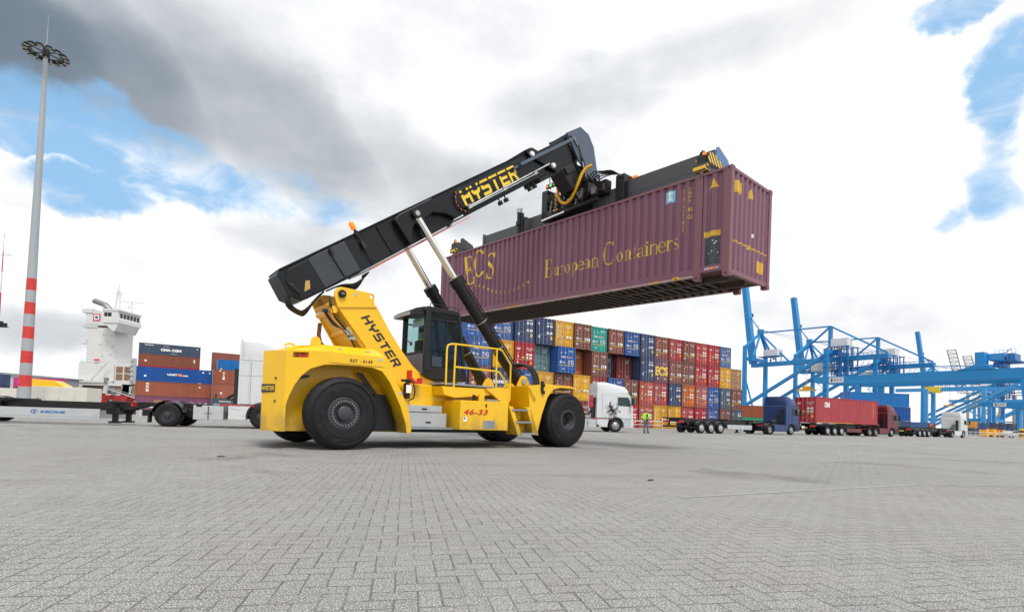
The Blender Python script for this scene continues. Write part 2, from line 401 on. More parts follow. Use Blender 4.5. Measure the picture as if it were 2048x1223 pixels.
# ------------------------------------------------------------------ ground
GA = .5673                    # the yard's own grid, turned against the camera
gx, gy = Vector((math.cos(GA), math.sin(GA), 0)), Vector((-math.sin(GA), math.cos(GA), 0))
def paving():
    m = bpy.data.materials.new('concrete paving blocks'); m.use_nodes = True
    t = NT(m.node_tree); b = t.n['Principled BSDF']
    g = t.node('ShaderNodeNewGeometry').outputs['Position']
    a = R_(11.6); ca, sa = math.cos(a)/.105, math.sin(a)/.105
    gxx, gyy, _ = t.xyz(g)
    wob = t.xyz(t.noise(g, 1.3, 2, .5, out=1))
    X = t.math('ADD', t.math('MULTIPLY', gxx, ca), t.math('MULTIPLY', gyy, sa))
    Y = t.math('SUBTRACT', t.math('MULTIPLY', gyy, ca), t.math('MULTIPLY', gxx, sa))
    X = t.math('ADD', X, t.math('MULTIPLY', wob[0], .35)); Y = t.math('ADD', Y, t.math('MULTIPLY', wob[1], .35))
    i, j = t.math('FLOOR', X), t.math('FLOOR', Y); fx, fy = t.math('SUBTRACT', X, i), t.math('SUBTRACT', Y, j)
    k = t.math('FLOORED_MODULO', t.math('SUBTRACT', i, j), 4.0)
    def eq(v): return t.math('COMPARE', k, v, .1)
    hor = t.math('LESS_THAN', k, 1.5)
    u = t.math('ADD', fx, eq(1.0)); v = t.math('ADD', fy, eq(2.0))
    su = t.math('ADD', hor, 1.0); sv = t.math('SUBTRACT', 2.0, hor)
    dm = t.math('MINIMUM', t.math('MINIMUM', u, t.math('SUBTRACT', su, u)), t.math('MINIMUM', v, t.math('SUBTRACT', sv, v)))
    bi = t.math('SUBTRACT', i, eq(1.0)); bj = t.math('SUBTRACT', j, eq(2.0))
    wn = t.node('ShaderNodeTexWhiteNoise', noise_dimensions='2D'); t.put(wn.inputs['Vector'], t.comb(bi, bj, 0.))
    rv = wn.outputs['Value']
    big = t.noise(g, .16, 5, .6); mid = t.noise(g, 1.1, 5, .65); fin = t.noise(g, 75, 4, .8); ag = t.noise(g, 130, 2, .6)
    base = t.mix(t.ramp(big, .3, .7), (.165, .165, .166), (.228, .228, .229))
    base = t.mix(t.ramp(mid, .46, .76, 0, .7), base, (.165, .155, .145))
    base = t.mix(t.ramp(rv, 0, 1, 0, .16), base, (.38, .375, .37))
    base = t.mix(t.ramp(fin, .49, .60, 0, .9), base, (.085, .082, .078))
    base = t.mix(t.ramp(ag, .53, .64, 0, .9), base, (.64, .62, .585))
    pale = t.noise(g, .55, 4, .6)
    base = t.mix(t.ramp(pale, .66, .76, 0, .25), base, (.5, .5, .5))
    wrm = t.noise(g, .8, 4, .6); base = t.mix(t.ramp(wrm, .52, .74, 0, .22), base, (.30, .26, .225))
    oil = t.noise(g, .37, 6, .55, .4); base = t.mix(t.ramp(oil, .57, .68, 0, .55), base, (.11, .107, .105))
    # old oil spots and tyre marks
    tm = t.noise(t.vec('MULTIPLY', t.comb(X, Y, 0.), (.008, .11, 1)), 1.0, 5, .6)
    base = t.mix(t.ramp(tm, .54, .70, 0, .42), base, (.15, .145, .14))
    jw = t.ramp(t.noise(g, 5.0, 3, .6), .3, .7, .028, .062)
    jo = t.math('SUBTRACT', 1.0, t.ramp(t.math('DIVIDE', dm, jw), .45, 1.25))
    jo = t.math('MULTIPLY', jo, t.ramp(t.noise(g, 2.3, 6, .7), .28, .62, .12, 1.0))
    c = t.mix(t.math('MULTIPLY', jo, .8), base, (.075, .072, .068))
    t.put(b.inputs['Base Color'], c); b.inputs['Roughness'].default_value = .85
    b.inputs['Specular IOR Level'].default_value = .35
    hh = t.math('SUBTRACT', t.math('MULTIPLY', fin, .25), t.math('MULTIPLY', jo, .8))
    tl = t.math('ADD', t.math('MULTIPLY', t.math('SUBTRACT', wn.outputs['Color'].node.outputs['Value'], .5), t.math('SUBTRACT', u, v)), .0)
    hh = t.math('ADD', hh, t.math('MULTIPLY', tl, 1.1))
    bn = t.node('ShaderNodeBump'); bn.inputs['Strength'].default_value = .8; bn.inputs['Distance'].default_value = .008
    t.put(bn.inputs['Height'], hh); t.l.new(bn.outputs[0], b.inputs['Normal'])
    return m
gm = MB().add([(-4000, -60, 0), (4000, -60, 0), (4000, 5000, 0), (-4000, 5000, 0)], [(0, 1, 2, 3)])
tag(gm.build('ground', paving()), kind='structure')
M['mark'] = mat('worn white road paint', (.28, .28, .275), .8, var=.15, scale=3, dirt=1.0, dcol=(.29, .285, .28))
# faint worn painted lines on the paving
def mark(name, pts, w_):
    mb = MB(); 
    for (x0, y0), (x1, y1) in pts:
        d = Vector((x1-x0, y1-y0, 0)).normalized(); n_ = Vector((-d.y, d.x, 0))*w_/2; a, b_ = Vector((x0, y0, .004)), Vector((x1, y1, .004))
        mb.add([a-n_, b_-n_, b_+n_, a+n_], [(0, 1, 2, 3)])
    return tag(mb.build(name, 'mark'), kind='structure')
mark('road_marking', [((1.9, 5.8), (6.25, 8.0)), ((6.45, 8.0), (12.5, 8.9)), ((-16, 25.5), (-7.5, 27.6)), ((-40, 31), (-24, 35.2)), ((-25, 26.5), (-19, 28.1))], .07)

# ================================================================== REACH STACKER
RS = thing('reach_stacker', (-4.7795, 12.8253, 0), .6767, 'yellow and black reach stacker lifting a purple container with its raised boom', 'reach stacker')

def wheel(root, x, y_out, side, R=.81, w_=.5, rim_r=.36, front=False, dual=False):
    """side -1: outer face towards -y"""
    def Y(d): return y_out - side*d          # d metres inboard from the outer face
    mb = MB()
    prof = [(rim_r, .05), (rim_r+.02, .015), (R*.60, .0), (R*.80, .012), (R*.93, .045), (R*.985, .09), (R, .14),
            (R, w_-.14), (R*.985, w_-.09), (R*.93, w_-.045), (R*.8, w_-.012), (R*.6, w_), (rim_r, w_-.05)]
    mb.lathe([(r, Y(d)) for r, d in prof], (x, 0, R), n=72)
    # shallow moulded rings on the outer side wall
    for r in (R*.66, R*.86): mb.lathe([(r-.012, Y(.006)), (r, Y(-.006)), (r+.012, Y(.008))], (x, 0, R), n=72)
    t = mb.build('wheel', 'tyre', root, smooth=35)
    rb = MB()
    if front:
        rb.lathe([(rim_r+.012, Y(.03)), (rim_r-.03, Y(.02)), (rim_r-.05, Y(.05)), (rim_r-.09, Y(.17)), (.19, Y(.19)), (.16, Y(.30)), (.0, Y(.30))], (x, 0, R), n=48)
        n, br, bd = 20, .225, .175
    else:
        rb.lathe([(rim_r+.012, Y(.04)), (rim_r-.03, Y(.025)), (rim_r-.05, Y(.035)), (.31, Y(.03)), (.235, Y(.025)), (.215, Y(.06)), (.165, Y(.075)), (.155, Y(-.005)), (.13, Y(-.02)), (0, Y(-.02))], (x, 0, R), n=48)
        n, br, bd = 26, .272, .025
    for i in range(n):
        a = 2*math.pi*i/n; c = (x+br*math.cos(a), R+br*math.sin(a))
        rb.tube((c[0], Y(bd), c[1]), (c[0], Y(bd-.03), c[1]), .014, n=6, m=1)
    rb.build('rim', ['rim', 'bolt'], t, smooth=35)
    return t
for s in (-1, 1):
    wheel(RS, 0, s*1.773, s)
    wheel(RS, 6.73, s*1.99, s, front=True, rim_r=.30)
    wheel(RS, 6.73, s*1.43, s, front=True, rim_r=.30)
ax = MB(); ax.tube((0, -1.3, .81), (0, 1.3, .81), .16, n=16); ax.box(-.25, .25, -.9, .9, .6, 1.05)
ax.tube((6.73, -1.0, .81), (6.73, 1.0, .81), .26, n=16)
ax.build('axle', 'blackp', RS, smooth=40)

# ---- rear body with the two wheel arches
plan = [(-.42, -1.77), (-1.16, -1.325), (-1.47, -.74), (-1.30, 0), (-1.16, .6), (-.98, 1.3), (-.42, 1.77), (1.75, 1.77), (1.75, -1.77)]
def inset(pl, d): return [(x*(1-d*.22)+.03, y*(1-d*.21)) for x, y in pl]
mb = MB(); mb.loft([[(x, y, .385) for x, y in plan], [(x, y, 2.13) for x, y in plan], [(x*.985, y*.80 if abs(y) > 1.35 else y*.86, 2.33) for x, y in plan]])
body = mb.build('counterweight', 'yellow', RS)
# side outline (x, z)
pr = MB(); pr.prism([(-1.6, .3), (-1.6, 2.12), (-1.17, 2.12), (-1.09, 2.225), (-.42, 2.31), (.80, 2.335), (.90, 2.16), (1.0, 1.97), (1.12, 1.75), (1.33, 1.38), (1.54, .98), (1.64, .47), (1.60, .30)], 'y', -2, 2)
pc = pr.build('cut', 'yellow')
boolean(body, [pc], 'INTERSECT')
arch = [(-1.13, .2), (-1.13, .95), (-1.08, 1.15), (-.985, 1.40), (-.87, 1.60), (-.72, 1.75), (-.48, 1.845), (-.2, 1.87), (.30, 1.88), (.60, 1.875), (.84, 1.80), (1.03, 1.58), (1.17, 1.33), (1.34, 1.0), (1.48, .62), (1.56, .2)]
cuts = []
for s in (-1, 1):
    c = MB(); c.prism(arch, 'y', s*2.2, s*1.02); cuts.append(c.build('cut', 'yellow'))
lb = MB(); lb.prism([(-1.04, 1.975), (-.76, 1.985), (-.76, 2.10), (-1.04, 2.09)], 'y', -1.9, -1.22); cuts.append(lb.build('cut', 'yellow'))
# dark belly behind the wheels
c = MB(); c.box(-.55, 2.2, -1.0, 1.0, .1, 1.0); cuts.append(c.build('cut', 'yellow'))
boolean(body, cuts)
bevel_mod(body, .022, 3, 25)
def chamf(px, py, z): return (px, py, z)
# badge on the rear quarter and small lettering
d1, d2 = Vector((-1.16, -1.325, 0)), Vector((-1.48, -.74, 0)); e = (d2-d1); nrm = Vector((e.y, -e.x, 0)).normalized()
if nrm.x > 0: nrm = -nrm
p0, p1 = d2+nrm*.006, d1+(d2-d1)*.42+nrm*.006
bp = MB(); bp.add([(p0.x, p0.y, 1.21), (p1.x, p1.y, 1.225), (p1.x, p1.y, 1.395), (p0.x, p0.y, 1.395)], [(0, 1, 2, 3)])
badge = bp.build('badge', 'bletter', body)
q0, q1 = p0+nrm*.004, p1+nrm*.004
bl = MB(); u = (q1-q0)
block_word(bl, 'HYSTER', q0+u*.06+Vector((0, 0, 1.255)), u*.88, Vector((0, 0, .1)))
bl.build('lettering', 'yletter', badge)
tx = MB(); text_on(tx, 'RST - 0149', (.07, -1.777, 1.945), (.52, 0, .008), (0, 0, .075), bold=.012, spacing=1.1)
tx.build('lettering', 'bletter', body)
# tail lamps in their recess
e1, e2 = Vector((-.42, -1.77, 0)), Vector((-1.16, -1.325, 0)); ee = (e2-e1).normalized(); en = Vector((-ee.y, ee.x, 0)); en = -en if en.y > 0 else en
for k in (.52, .61):
    c0 = Vector((-.42, -1.77, 2.035))+ee*k - en*.16
    tl = MB(); tl.tube(c0, c0+en*.03, .042, n=16); tl.build('tail_light', 'redlens', RS, smooth=40)
# slotted holes, lifting eyes
eye = MB(); 
for x, y in ((-.50, -1.15),):
    eye.prism([(x-.11, 2.29), (x-.11, 2.42), (x-.07, 2.49), (x, 2.52), (x+.07, 2.49), (x+.11, 2.42), (x+.11, 2.29)], 'y', y-.03, y+.03)
eye.build('lifting_eye', 'yellow', RS, bevel=.008)
eye = MB(); eye.pipe([(-1.0+.11*math.cos(a), -1.0, 2.24+.07*math.sin(a)) for a in [math.pi*i/10 for i in range(11)]], .022); eye.build('lifting_eye', 'yellow', RS, smooth=50)
for z in (1.52, 1.03):
    hl = MB(); c0 = d1*.6+d2*.4+nrm*.004+Vector((0, 0, z)); hl.tube(c0, c0+nrm*.004, .03, n=14); hl.build('drain_hole', 'rust', body)

sm = MB(); sm.box(-.40, .86, -1.7745, -1.771, 1.895, 1.905); sm.build('panel_seam', 'rust', body)
hg = MB()
for x in (-.1, .55): hg.tube((x-.06, -1.60, 2.235), (x+.06, -1.60, 2.235), .016, n=8)
hg.build('hood_hinge', 'bolt', body)
for i, (x, z, w_) in enumerate(((1.28, 1.30, .07), (.72, 2.03, .10))): st2 = MB(); st2.box(x, x+w_, -1.776, -1.772, z, z+.06); st2.build('sticker', 'lgrey', body)
# ---- chassis
ch = MB()
ch.prism([(.7, .62), (.7, 1.55), (1.5, 1.58), (2.6, 1.62), (2.95, 1.70), (5.35, 1.70), (5.6, 1.55), (6.35, 1.45), (6.35, .62)], 'y', -1.08, 1.08)
chassis = ch.build('chassis', 'yellow', RS)
bevel_mod(chassis, .015, 2)
c2 = MB(); c2.box(1.62, 3.05, -1.62, -1.0, .475, .52); c2.build('base_strip', 'grey', RS, bevel=.005)
c3 = MB(); c3.prism([(2.55, 1.58), (2.95, 1.58), (2.95, 1.30), (2.62, 1.36)], 'y', -1.6, -1.08); c3.prism([(2.95, 1.58), (4.4, 1.60), (4.1, 1.42), (2.95, 1.30)], 'y', -1.55, -1.08)
c3.prism([(3.9, 1.6), (4.75, 1.66), (4.75, 1.25), (4.45, 1.25)], 'y', -1.62, -1.08)
c3.build('support_bracket', 'yellow', RS, bevel=.01)
c4 = MB(); c4.box(-.6, 1.5, -1.0, 1.0, .5, .98); c4.prism([(.86, .42), (1.45, .42), (1.30, .95), (1.12, 1.28), (.86, 1.30)], 'y', -1.35, -1.03); c4.bar((.50, -1.15, 1.78), (.98, -1.25, 1.15), .05, .05); c4.bar((.58, -1.15, 1.78), (1.06, -1.25, 1.15), .04, .04); c4.bar((-.95, -1.12, 1.52), (-.6, -1.1, 1.62), .06, .05); c4.box(.3, .8, -1.1, -1.03, 1.45, 1.52); c4.box(1.3, 5.6, -.95, .95, .38, .62); c4.build('undercarriage', 'blackp', RS)  # low box and black arch parts added to darken underbody and wheel arch
c5 = MB(); c5.box(1.7, 4.5, 1.10, 1.95, .45, 1.22); c5.build('far_shade_box', 'yellow', RS, bevel=.018)  # unseen far-side box, added to darken the ground under the machine

# ---- toolboxes
t1 = MB(); t1.box(1.64, 2.72, -1.60, -1.09, .525, .885); tb = t1.build('toolbox', 'checker', RS, bevel=.012)
l1 = MB(); l1.box(2.12, 2.26, -1.61, -1.598, .63, .67); l1.build('latch', 'bletter', tb)
t1 = MB(); t1.box(1.60, 2.58, -1.60, -1.09, .90, 1.065); tb = t1.build('toolbox', 'checker', RS, bevel=.012)
l1 = MB(); l1.box(2.0, 2.14, -1.61, -1.598, .96, 1.0); l1.build('latch', 'bletter', tb)
ft = MB(); ft.box(1.60, 1.66, -1.5, -1.2, .42, .48, 0); 

# ---- fuel tank with the number
tk = MB(); tk.prism([(2.9, .485), (4.45, .475), (4.45, 1.25), (2.9, 1.235)], 'y', -1.95, -1.10)
tank = tk.build('fuel_tank', 'yellow', RS, bevel=.018, seg=3)
n4 = MB(); text_on(n4, '46-33', (2.995, -1.957, .868), (.77, 0, .008), (0, 0, .145), bold=.03, shear=.25, spacing=1.1); n4.build('lettering', 'rletter', tank)
pl = MB(); pl.box(3.62, 4.0, -1.957, -1.951, .53, .735); pl.build('data_plate', 'grey', tank)
pl = MB(); pl.box(3.0, 3.1, -1.957, -1.951, .70, .82); pl.box(3.01, 3.06, -1.96, -1.958, .75, .81, 1); pl.build('sticker', ['wletter', 'blue_c'], tank)
pl = MB(); pl.box(3.68, 3.72, -1.965, -1.951, 1.08, 1.17); pl.build('latch', 'bletter', tank)
pl = MB(); pl.box(3.5, 3.66, -1.92, -1.86, 1.25, 1.42); pl.box(3.55, 3.6, -1.925, -1.919, 1.30, 1.42, 1); pl.build('filler_bracket', ['yellow', 'yellow'], tank, bevel=.006)
pl = MB(); pl.tube((3.44, -1.75, 1.25), (3.44, -1.75, 1.40), .045, n=12); pl.build('filler_cap', 'blackp', tank, smooth=40)
pl = MB(); pl.box(3.9, 4.3, -1.7, -1.45, 1.26, 1.31); pl.build('step_plate', 'grey', tank)

# ---- walkway and handrail
wk = MB(); wk.box(2.55, 4.36, -1.55, -.95, 1.625, 1.675); wk.build('walkway', 'grey', RS, bevel=.006)
hr = MB(); r = .026
hr.pipe([(2.67, -1.58, 1.62), (2.67, -1.58, 2.55), (2.70, -1.58, 2.64), (2.80, -1.58, 2.68), (2.93, -1.58, 2.69), (4.36, -1.58, 2.71), (4.46, -1.58, 2.68), (4.77, -1.58, 2.32), (4.78, -1.58, 1.32)], r)
hr.pipe([(2.93, -1.58, 2.69), (2.91, -1.58, 1.52)], r); hr.pipe([(4.27, -1.58, 2.70), (4.28, -1.58, 1.55)], r)
hr.pipe([(2.92, -1.58, 2.10), (4.27, -1.58, 2.09), (4.38, -1.58, 2.07), (4.70, -1.58, 1.72), (4.78, -1.58, 1.66)], r)
hr.build('handrail', 'yellow_rail', RS, smooth=50)

# ---- front ladder and front mudguard
for (x0, z0), (x1, z1) in (((4.50, 1.14), (4.82, .36)), ((5.12, 1.14), (5.44, .36))):
    s_ = MB(); s_.prism([(x0-.05, z0), (x0+.09, z0), (x1+.11, z1), (x1-.03, z1)], 'y', -1.97, -1.86); s_.prism([(x0-.05, z0+.01), (x0+.04, z0+.01), (x1+.02, z1+.01), (x1-.03, z1+.01)], 'y', -1.86, -1.45)
    s_.build('ladder_side', 'yellow', RS, bevel=.006)
for x0, z0 in ((4.55, 1.045), (4.71, .715), (4.88, .40)):
    s_ = MB(); s_.box(x0, x0+.58, -1.99, -1.70, z0-.025, z0+.025); s_.build('step', 'grey', RS, bevel=.005)
    if z0 > .5: b_ = MB(); b_.box(x0+.06, x0+.55, -1.69, -1.66, z0-.27, z0-.03); b_.build('riser', 'yellow', RS)
gd = MB()
gd.prism([(5.12, 1.74), (5.8, 1.825), (6.80, 1.825), (6.98, 1.78), (7.02, 1.72), (6.85, 1.755), (6.35, 1.755), (6.08, 1.69), (5.86, 1.45), (5.66, .95), (5.50, .38), (5.36, .38), (5.2, 1.1)], 'y', -1.97, -1.93)
gd.prism([(5.8, 1.825), (6.80, 1.825), (6.98, 1.78), (7.02, 1.72), (6.85, 1.79), (6.35, 1.795), (6.06, 1.74)], 'y', -1.93, -1.0)
gd.prism([(6.08, 1.69), (5.86, 1.45), (5.66, .95), (5.50, .38), (5.46, .38), (5.60, .95), (5.80, 1.48), (6.04, 1.74)], 'y', -1.93, -1.05)
gd.prism([(5.12, 1.74), (5.16, 1.74), (5.4, .6), (5.34, .6)], 'y', -1.93, -1.1)
md = gd.build('mudguard', 'yellow', RS); bevel_mod(md, .008, 2)
gd = MB(); gd.prism([(5.12, 1.74), (5.8, 1.825), (6.80, 1.825), (7.02, 1.72), (6.35, 1.755), (6.08, 1.69), (5.86, 1.45), (5.50, .38), (5.36, .38)], 'y', 1.93, 1.97); gd.prism([(5.8, 1.825), (6.80, 1.825), (7.02, 1.72), (6.06, 1.74)], 'y', 1.0, 1.93)
gd.build('mudguard', 'yellow', RS)
g2 = MB(); g2.pipe([(5.16, -2.0, 1.70), (5.18, -2.02, 1.62), (5.34, -2.02, 1.40), (5.36, -1.98, 1.34)], .022); g2.build('grab_handle', 'yellow_rail', RS, smooth=50)
g2 = MB(); g2.tube((5.63, -1.98, 1.62), (5.63, -1.98, 1.90), .05, n=14); g2.box(5.62, 5.70, -2.03, -1.95, 1.53, 1.63); g2.tube((5.63, -2.02, 1.78), (5.63, -2.05, 1.78), .055, n=14)
g2.build('work_lamp', 'blackp', RS, smooth=40)

# ---- boom tower: two plates, cross members
near = [(.06, 3.64), (.07, 3.73), (.12, 3.81), (.20, 3.86), (.30, 3.865), (.98, 3.845), (1.06, 3.82), (1.09, 3.76), (1.07, 3.66), (1.10, 3.56), (1.20, 3.46), (1.55, 2.93), (1.90, 2.48), (2.2, 2.14), (2.49, 1.91), (2.75, 1.79), (2.95, 1.72), (2.95, 1.5), (1.0, 1.5), (1.0, 2.3), (.87, 2.52), (.15, 3.37)]
for s in (-1, 1):
    p = MB(); p.prism(near, 'y', s*.62, s*.56)
    pl_ = p.build('tower_plate', 'yellow', RS)
    c = MB(); c.tube((1.0, -1, 3.76), (1.0, 1, 3.76), .045, n=16); cc = c.build('cut', 'yellow'); boolean(pl_, [cc]); bevel_mod(pl_, .012, 2)
    if s < 0:
        lt = MB(); a0 = Vector((.735, -.627, 3.19)); uu = Vector((1.685-.735, 0, 2.03-3.19)); vv = Vector((.215, 0, .10))
        block_word(lt, 'HYSTER', a0, uu, vv, gap=.2)
        lt.build('lettering', 'bletter', pl_)
        rib = MB(); rib.bar((.17, -.635, 3.37), (1.14, -.635, 3.52), .03, .03); rib.build('weld_rib', 'yellow', pl_)
        pn = MB(); pn.tube((.24, -.68, 3.69), (.24, -.56, 3.69), .095, n=28); pn.tube((.24, -.70, 3.69), (.24, -.68, 3.69), .07, n=28); pn.box(.20, .28, -.712, -.70, 3.68, 3.70, 1)
        pn.build('pivot_pin', ['blackp', 'bolt'], pl_, smooth=40)
        st_ = MB(); st_.box(.55, .62, -.626, -.6215, 3.70, 3.77); st_.build('sticker', 'lgrey', pl_)
tw = MB()
tw.prism([(-.02, 3.46), (.10, 3.52), (.95, 2.45), (1.1, 2.1), (.95, 2.1), (.72, 2.5)], 'y', -.30, .56)
tw.tube((.1, -.56, 3.30), (.1, .56, 3.30), .09, n=18); tw.tube((.5, -.56, 2.85), (.5, .56, 2.85), .08, n=18)
tw.build('tower_cross_member', 'yellow', RS, bevel=.01)
fl = MB(); fl.prism([(-.10, 3.62), (.0, 3.74), (.14, 3.74), (.85, 2.6), (.72, 2.3), (.02, 3.40)], 'y', .56, .64); fl.build('tower_plate', 'yellow', RS)
pp = MB(); pp.pipe([(.02, .2, 3.05), (.0, .2, 2.75), (.05, .2, 2.55), (.22, .2, 2.42)], .05, n=10); pp.build('exhaust_pipe', M['rust'], RS, smooth=50)
hz = MB()
for k in range(7):
    y = -.52+.05*k; hz.pipe([(-.02+.02*k, y, 3.62-.02*k), (.0+.03*k, y-.03, 3.40), (.12+.02*k, y-.02, 3.16), (.36+.02*k, y, 2.92), (.52+.02*k, y, 2.70), (.72+.02*k, y, 2.36)], .018, n=7)
for k in range(4): hz.pipe([(-.08, -.40+.04*k, 3.30), (.10, -.45, 3.05-.03*k), (.32, -.50, 2.86), (.48, -.57, 2.66)], .012, n=6)
hz.build('hydraulic_hose', 'black', RS, smooth=60)
vb = MB(); vb.box(.42, .56, -.58, -.46, 2.72, 2.84); vb.box(.50, .66, -.56, -.44, 2.62, 2.70); vb.tube((.40, -.60, 2.90), (.56, -.60, 2.74), .03, n=10)
vb.build('valve_block', 'steel', RS, bevel=.008)
wl = MB(); wl.box(-.14, -.02, -.50, -.36, 3.23, 3.30); wl.build('work_lamp', 'blackp', RS, bevel=.008)

# ---- extinguisher and red bracket
ex = MB(); ex.tube((1.72, -1.30, 1.22), (1.72, -1.30, 1.60), .085, n=18, m=0); ex.tube((1.72, -1.30, 1.60), (1.72, -1.30, 1.70), .04, n=10); ex.box(1.66, 1.80, -1.40, -1.385, 1.36, 1.56, 1); ex.box(1.60, 1.86, -1.30, -1.2, 1.64, 1.70)
ex.pipe([(1.74, -1.34, 1.68), (1.86, -1.38, 1.62), (1.90, -1.40, 1.40), (1.88, -1.38, 1.24), (1.72, -1.36, 1.16)], .018)
ex.build('fire_extinguisher', ['blackp', 'wletter'], RS, smooth=40)
rb = MB(); rb.box(1.80, 1.86, -1.30, -1.10, 1.66, 1.94); rb.box(1.80, 2.16, -1.30, -1.10, 1.62, 1.68); rb.box(2.09, 2.16, -1.30, -1.1, 1.68, 1.76); rb.prism([(1.86, 1.68), (2.0, 1.68), (1.86, 1.80)], 'y', -1.25, -1.15)
rb.build('wheel_chock_bracket', 'red', RS, bevel=.008)
lk = MB(); lk.bar((1.35, -1.06, 1.95), (1.95, -1.09, 1.08), .03, .02); lk.build('seam_strip', 'yellow', RS)

# ---- lift cylinders
for s in (-1, 1):
    top, bot = Vector((2.14, s*.60, 6.17)), Vector((5.62, s*.88, 1.92)); d = (bot-top).normalized(); q = top.lerp(bot, .358)
    cy = MB(); cy.tube(q, bot-d*.15, .175, n=28); cy.tube(q-d*.03, q+d*.22, .205, n=28)
    for k in (.40, .66): c0 = q.lerp(bot, k); cy.tube(c0-d*.012, c0+d*.012, .188, n=28, m=1)
    cy.tube(bot-d*.32, bot+d*.02, .20, n=24); cy.tube(bot-Vector((0, .2, 0)), bot+Vector((0, .2, 0)), .17, n=20)
    cyl = cy.build('lift_cylinder', ['blackp', 'steel'], RS, smooth=40)
    rd = MB(); rd.tube(top, q, .098, n=32); rd.build('cylinder_rod', 'chrome', cyl, smooth=50)
    en_ = MB(); en_.tube(top-Vector((0, .11, 0)), top+Vector((0, .11, 0)), .13, n=20); en_.tube(top+Vector((0, s*.11, 0)), top+Vector((0, s*.13, 0)), .07, n=16, m=1); en_.build('rod_eye', ['blackp', 'bolt'], cyl, smooth=40)
    hp = MB(); nn = Vector((.7, s*.35, .6)).normalized()
    hp.pipe([q+nn*.22, q.lerp(bot, .2)+nn*.22, q.lerp(bot, .85)+nn*.21, bot+nn*.25], .02); hp.pipe([q+nn*.2+Vector((0, .06, 0)), q.lerp(bot, .9)+nn*.2+Vector((0, .06, 0))], .014)
    hp.build('feed_pipe', 'black', cyl, smooth=60)
    lg = MB(); lg.prism([(5.3, 1.45), (5.42, 1.86), (5.52, 2.05), (5.63, 2.10), (5.76, 2.05), (5.86, 1.86), (5.95, 1.35), (5.75, .98), (5.66, .98)], 'y', s*1.10, s*1.16); lg.prism([(5.3, 1.45), (5.42, 1.86), (5.52, 2.05), (5.63, 2.10), (5.76, 2.05), (5.86, 1.86), (5.95, 1.35), (5.75, .98), (5.66, .98)], 'y', s*.62, s*.68)
    lg.build('cylinder_bracket', 'yellow', RS, bevel=.008)
    pn = MB(); pn.tube((5.62, s*1.16, 1.92), (5.62, s*1.20, 1.92), .085, n=20); pn.build('bracket_pin', 'steel', RS, smooth=40)
hs = MB()
for k in range(4):
    o = .055*k; hs.pipe([(5.35+o, -.95, 2.42-o*.3), (5.62+o, -1.20, 2.40), (5.86+o, -1.30, 2.12), (5.92+o, -1.32, 1.7), (5.84+o, -1.34, 1.3), (5.76+o, -1.34, .98)], .036, n=9)
hs.build('hydraulic_hose', 'black', RS, smooth=60)
cl = MB(); cl.box(5.70, 6.02, -1.40, -1.28, 1.20, 1.23); cl.build('hose_clamp', 'steel', RS)
bk = MB(); bk.prism([(4.95, 1.7), (5.05, 1.82), (5.2, 1.84), (5.42, 1.72)], 'y', -1.12, -1.06); bk.pipe([(4.85, -1.2, 1.72), (4.95, -1.2, 1.80), (5.2, -1.2, 1.78)], .02); bk.build('bracket', 'yellow', RS)

# ---- boom (its own frame: a along, h across)
TH = R_(36.1); BT = Matrix.Translation((-1.38, 0, 3.87)) @ Matrix.Rotation(-TH, 4, 'Y')
def bm_(): return MB(BT)
b = bm_()
W2 = .42
b.prism([(.27, 0), (.19, -.05), (.14, -.58), (.32, -.80), (.50, -.83), (1.62, -.86), (6.2, -.845), (9.75, -.86), (9.6, -.35), (9.2, 0)], 'y', -W2, W2)
boom = b.build('boom', 'char', RS)
bevel_mod(boom, .02, 2)
fb = bm_(); fb.box(.27, 9.2, -W2-.03, W2+.03, -.005, .025); fb.build('top_flange', 'char', boom)
for y in (-1, 1):
    pl = bm_(); pl.prism([(.45, -.08), (.25, -.25), (.25, -.66), (.40, -.80), (1.35, -.82), (1.35, -.04)], 'y', y*W2, y*(W2+.022)); pl.build('side_plate', 'char', boom, bevel=.008)
    pl = bm_(); pl.prism([(1.0, -.05), (2.05, -.05), (2.05, -.80), (1.0, -.80)], 'y', y*(W2+.024), y*(W2+.034)); pl.build('side_plate', 'sky_sheen', boom, bevel=.004)  # added paler panel: sky reflection on the boom side put into the colour
    # pin housing of the lift cylinder
    pl = bm_(); pl.prism([(3.55, -.10), (3.75, -.04), (4.9, -.02), (5.35, -.5), (5.40, -.78), (5.1, -.52), (4.75, -.36), (4.40, -.40), (4.30, -.62), (4.05, -.42), (3.9, -.50), (3.7, -.82), (3.62, -.82)], 'y', y*W2, y*.60); pl.build('cylinder_housing', 'char', boom, bevel=.015)
    pl = bm_(); pl.prism([(3.05, -.06), (3.13, -.06), (3.16, -.80), (3.08, -.80)], 'y', y*W2, y*(W2+.03)); pl.build('stiffener', 'char', boom)
ct = bm_(); ct.prism([(.50, -.66), (.66, -.46), (.76, -.49), (.66, -.66)], 'y', -W2-.034, -W2-.024); ct.build('brass_plate', mat('brass plate', (.45, .28, .08), .45, .5, var=.2), boom)
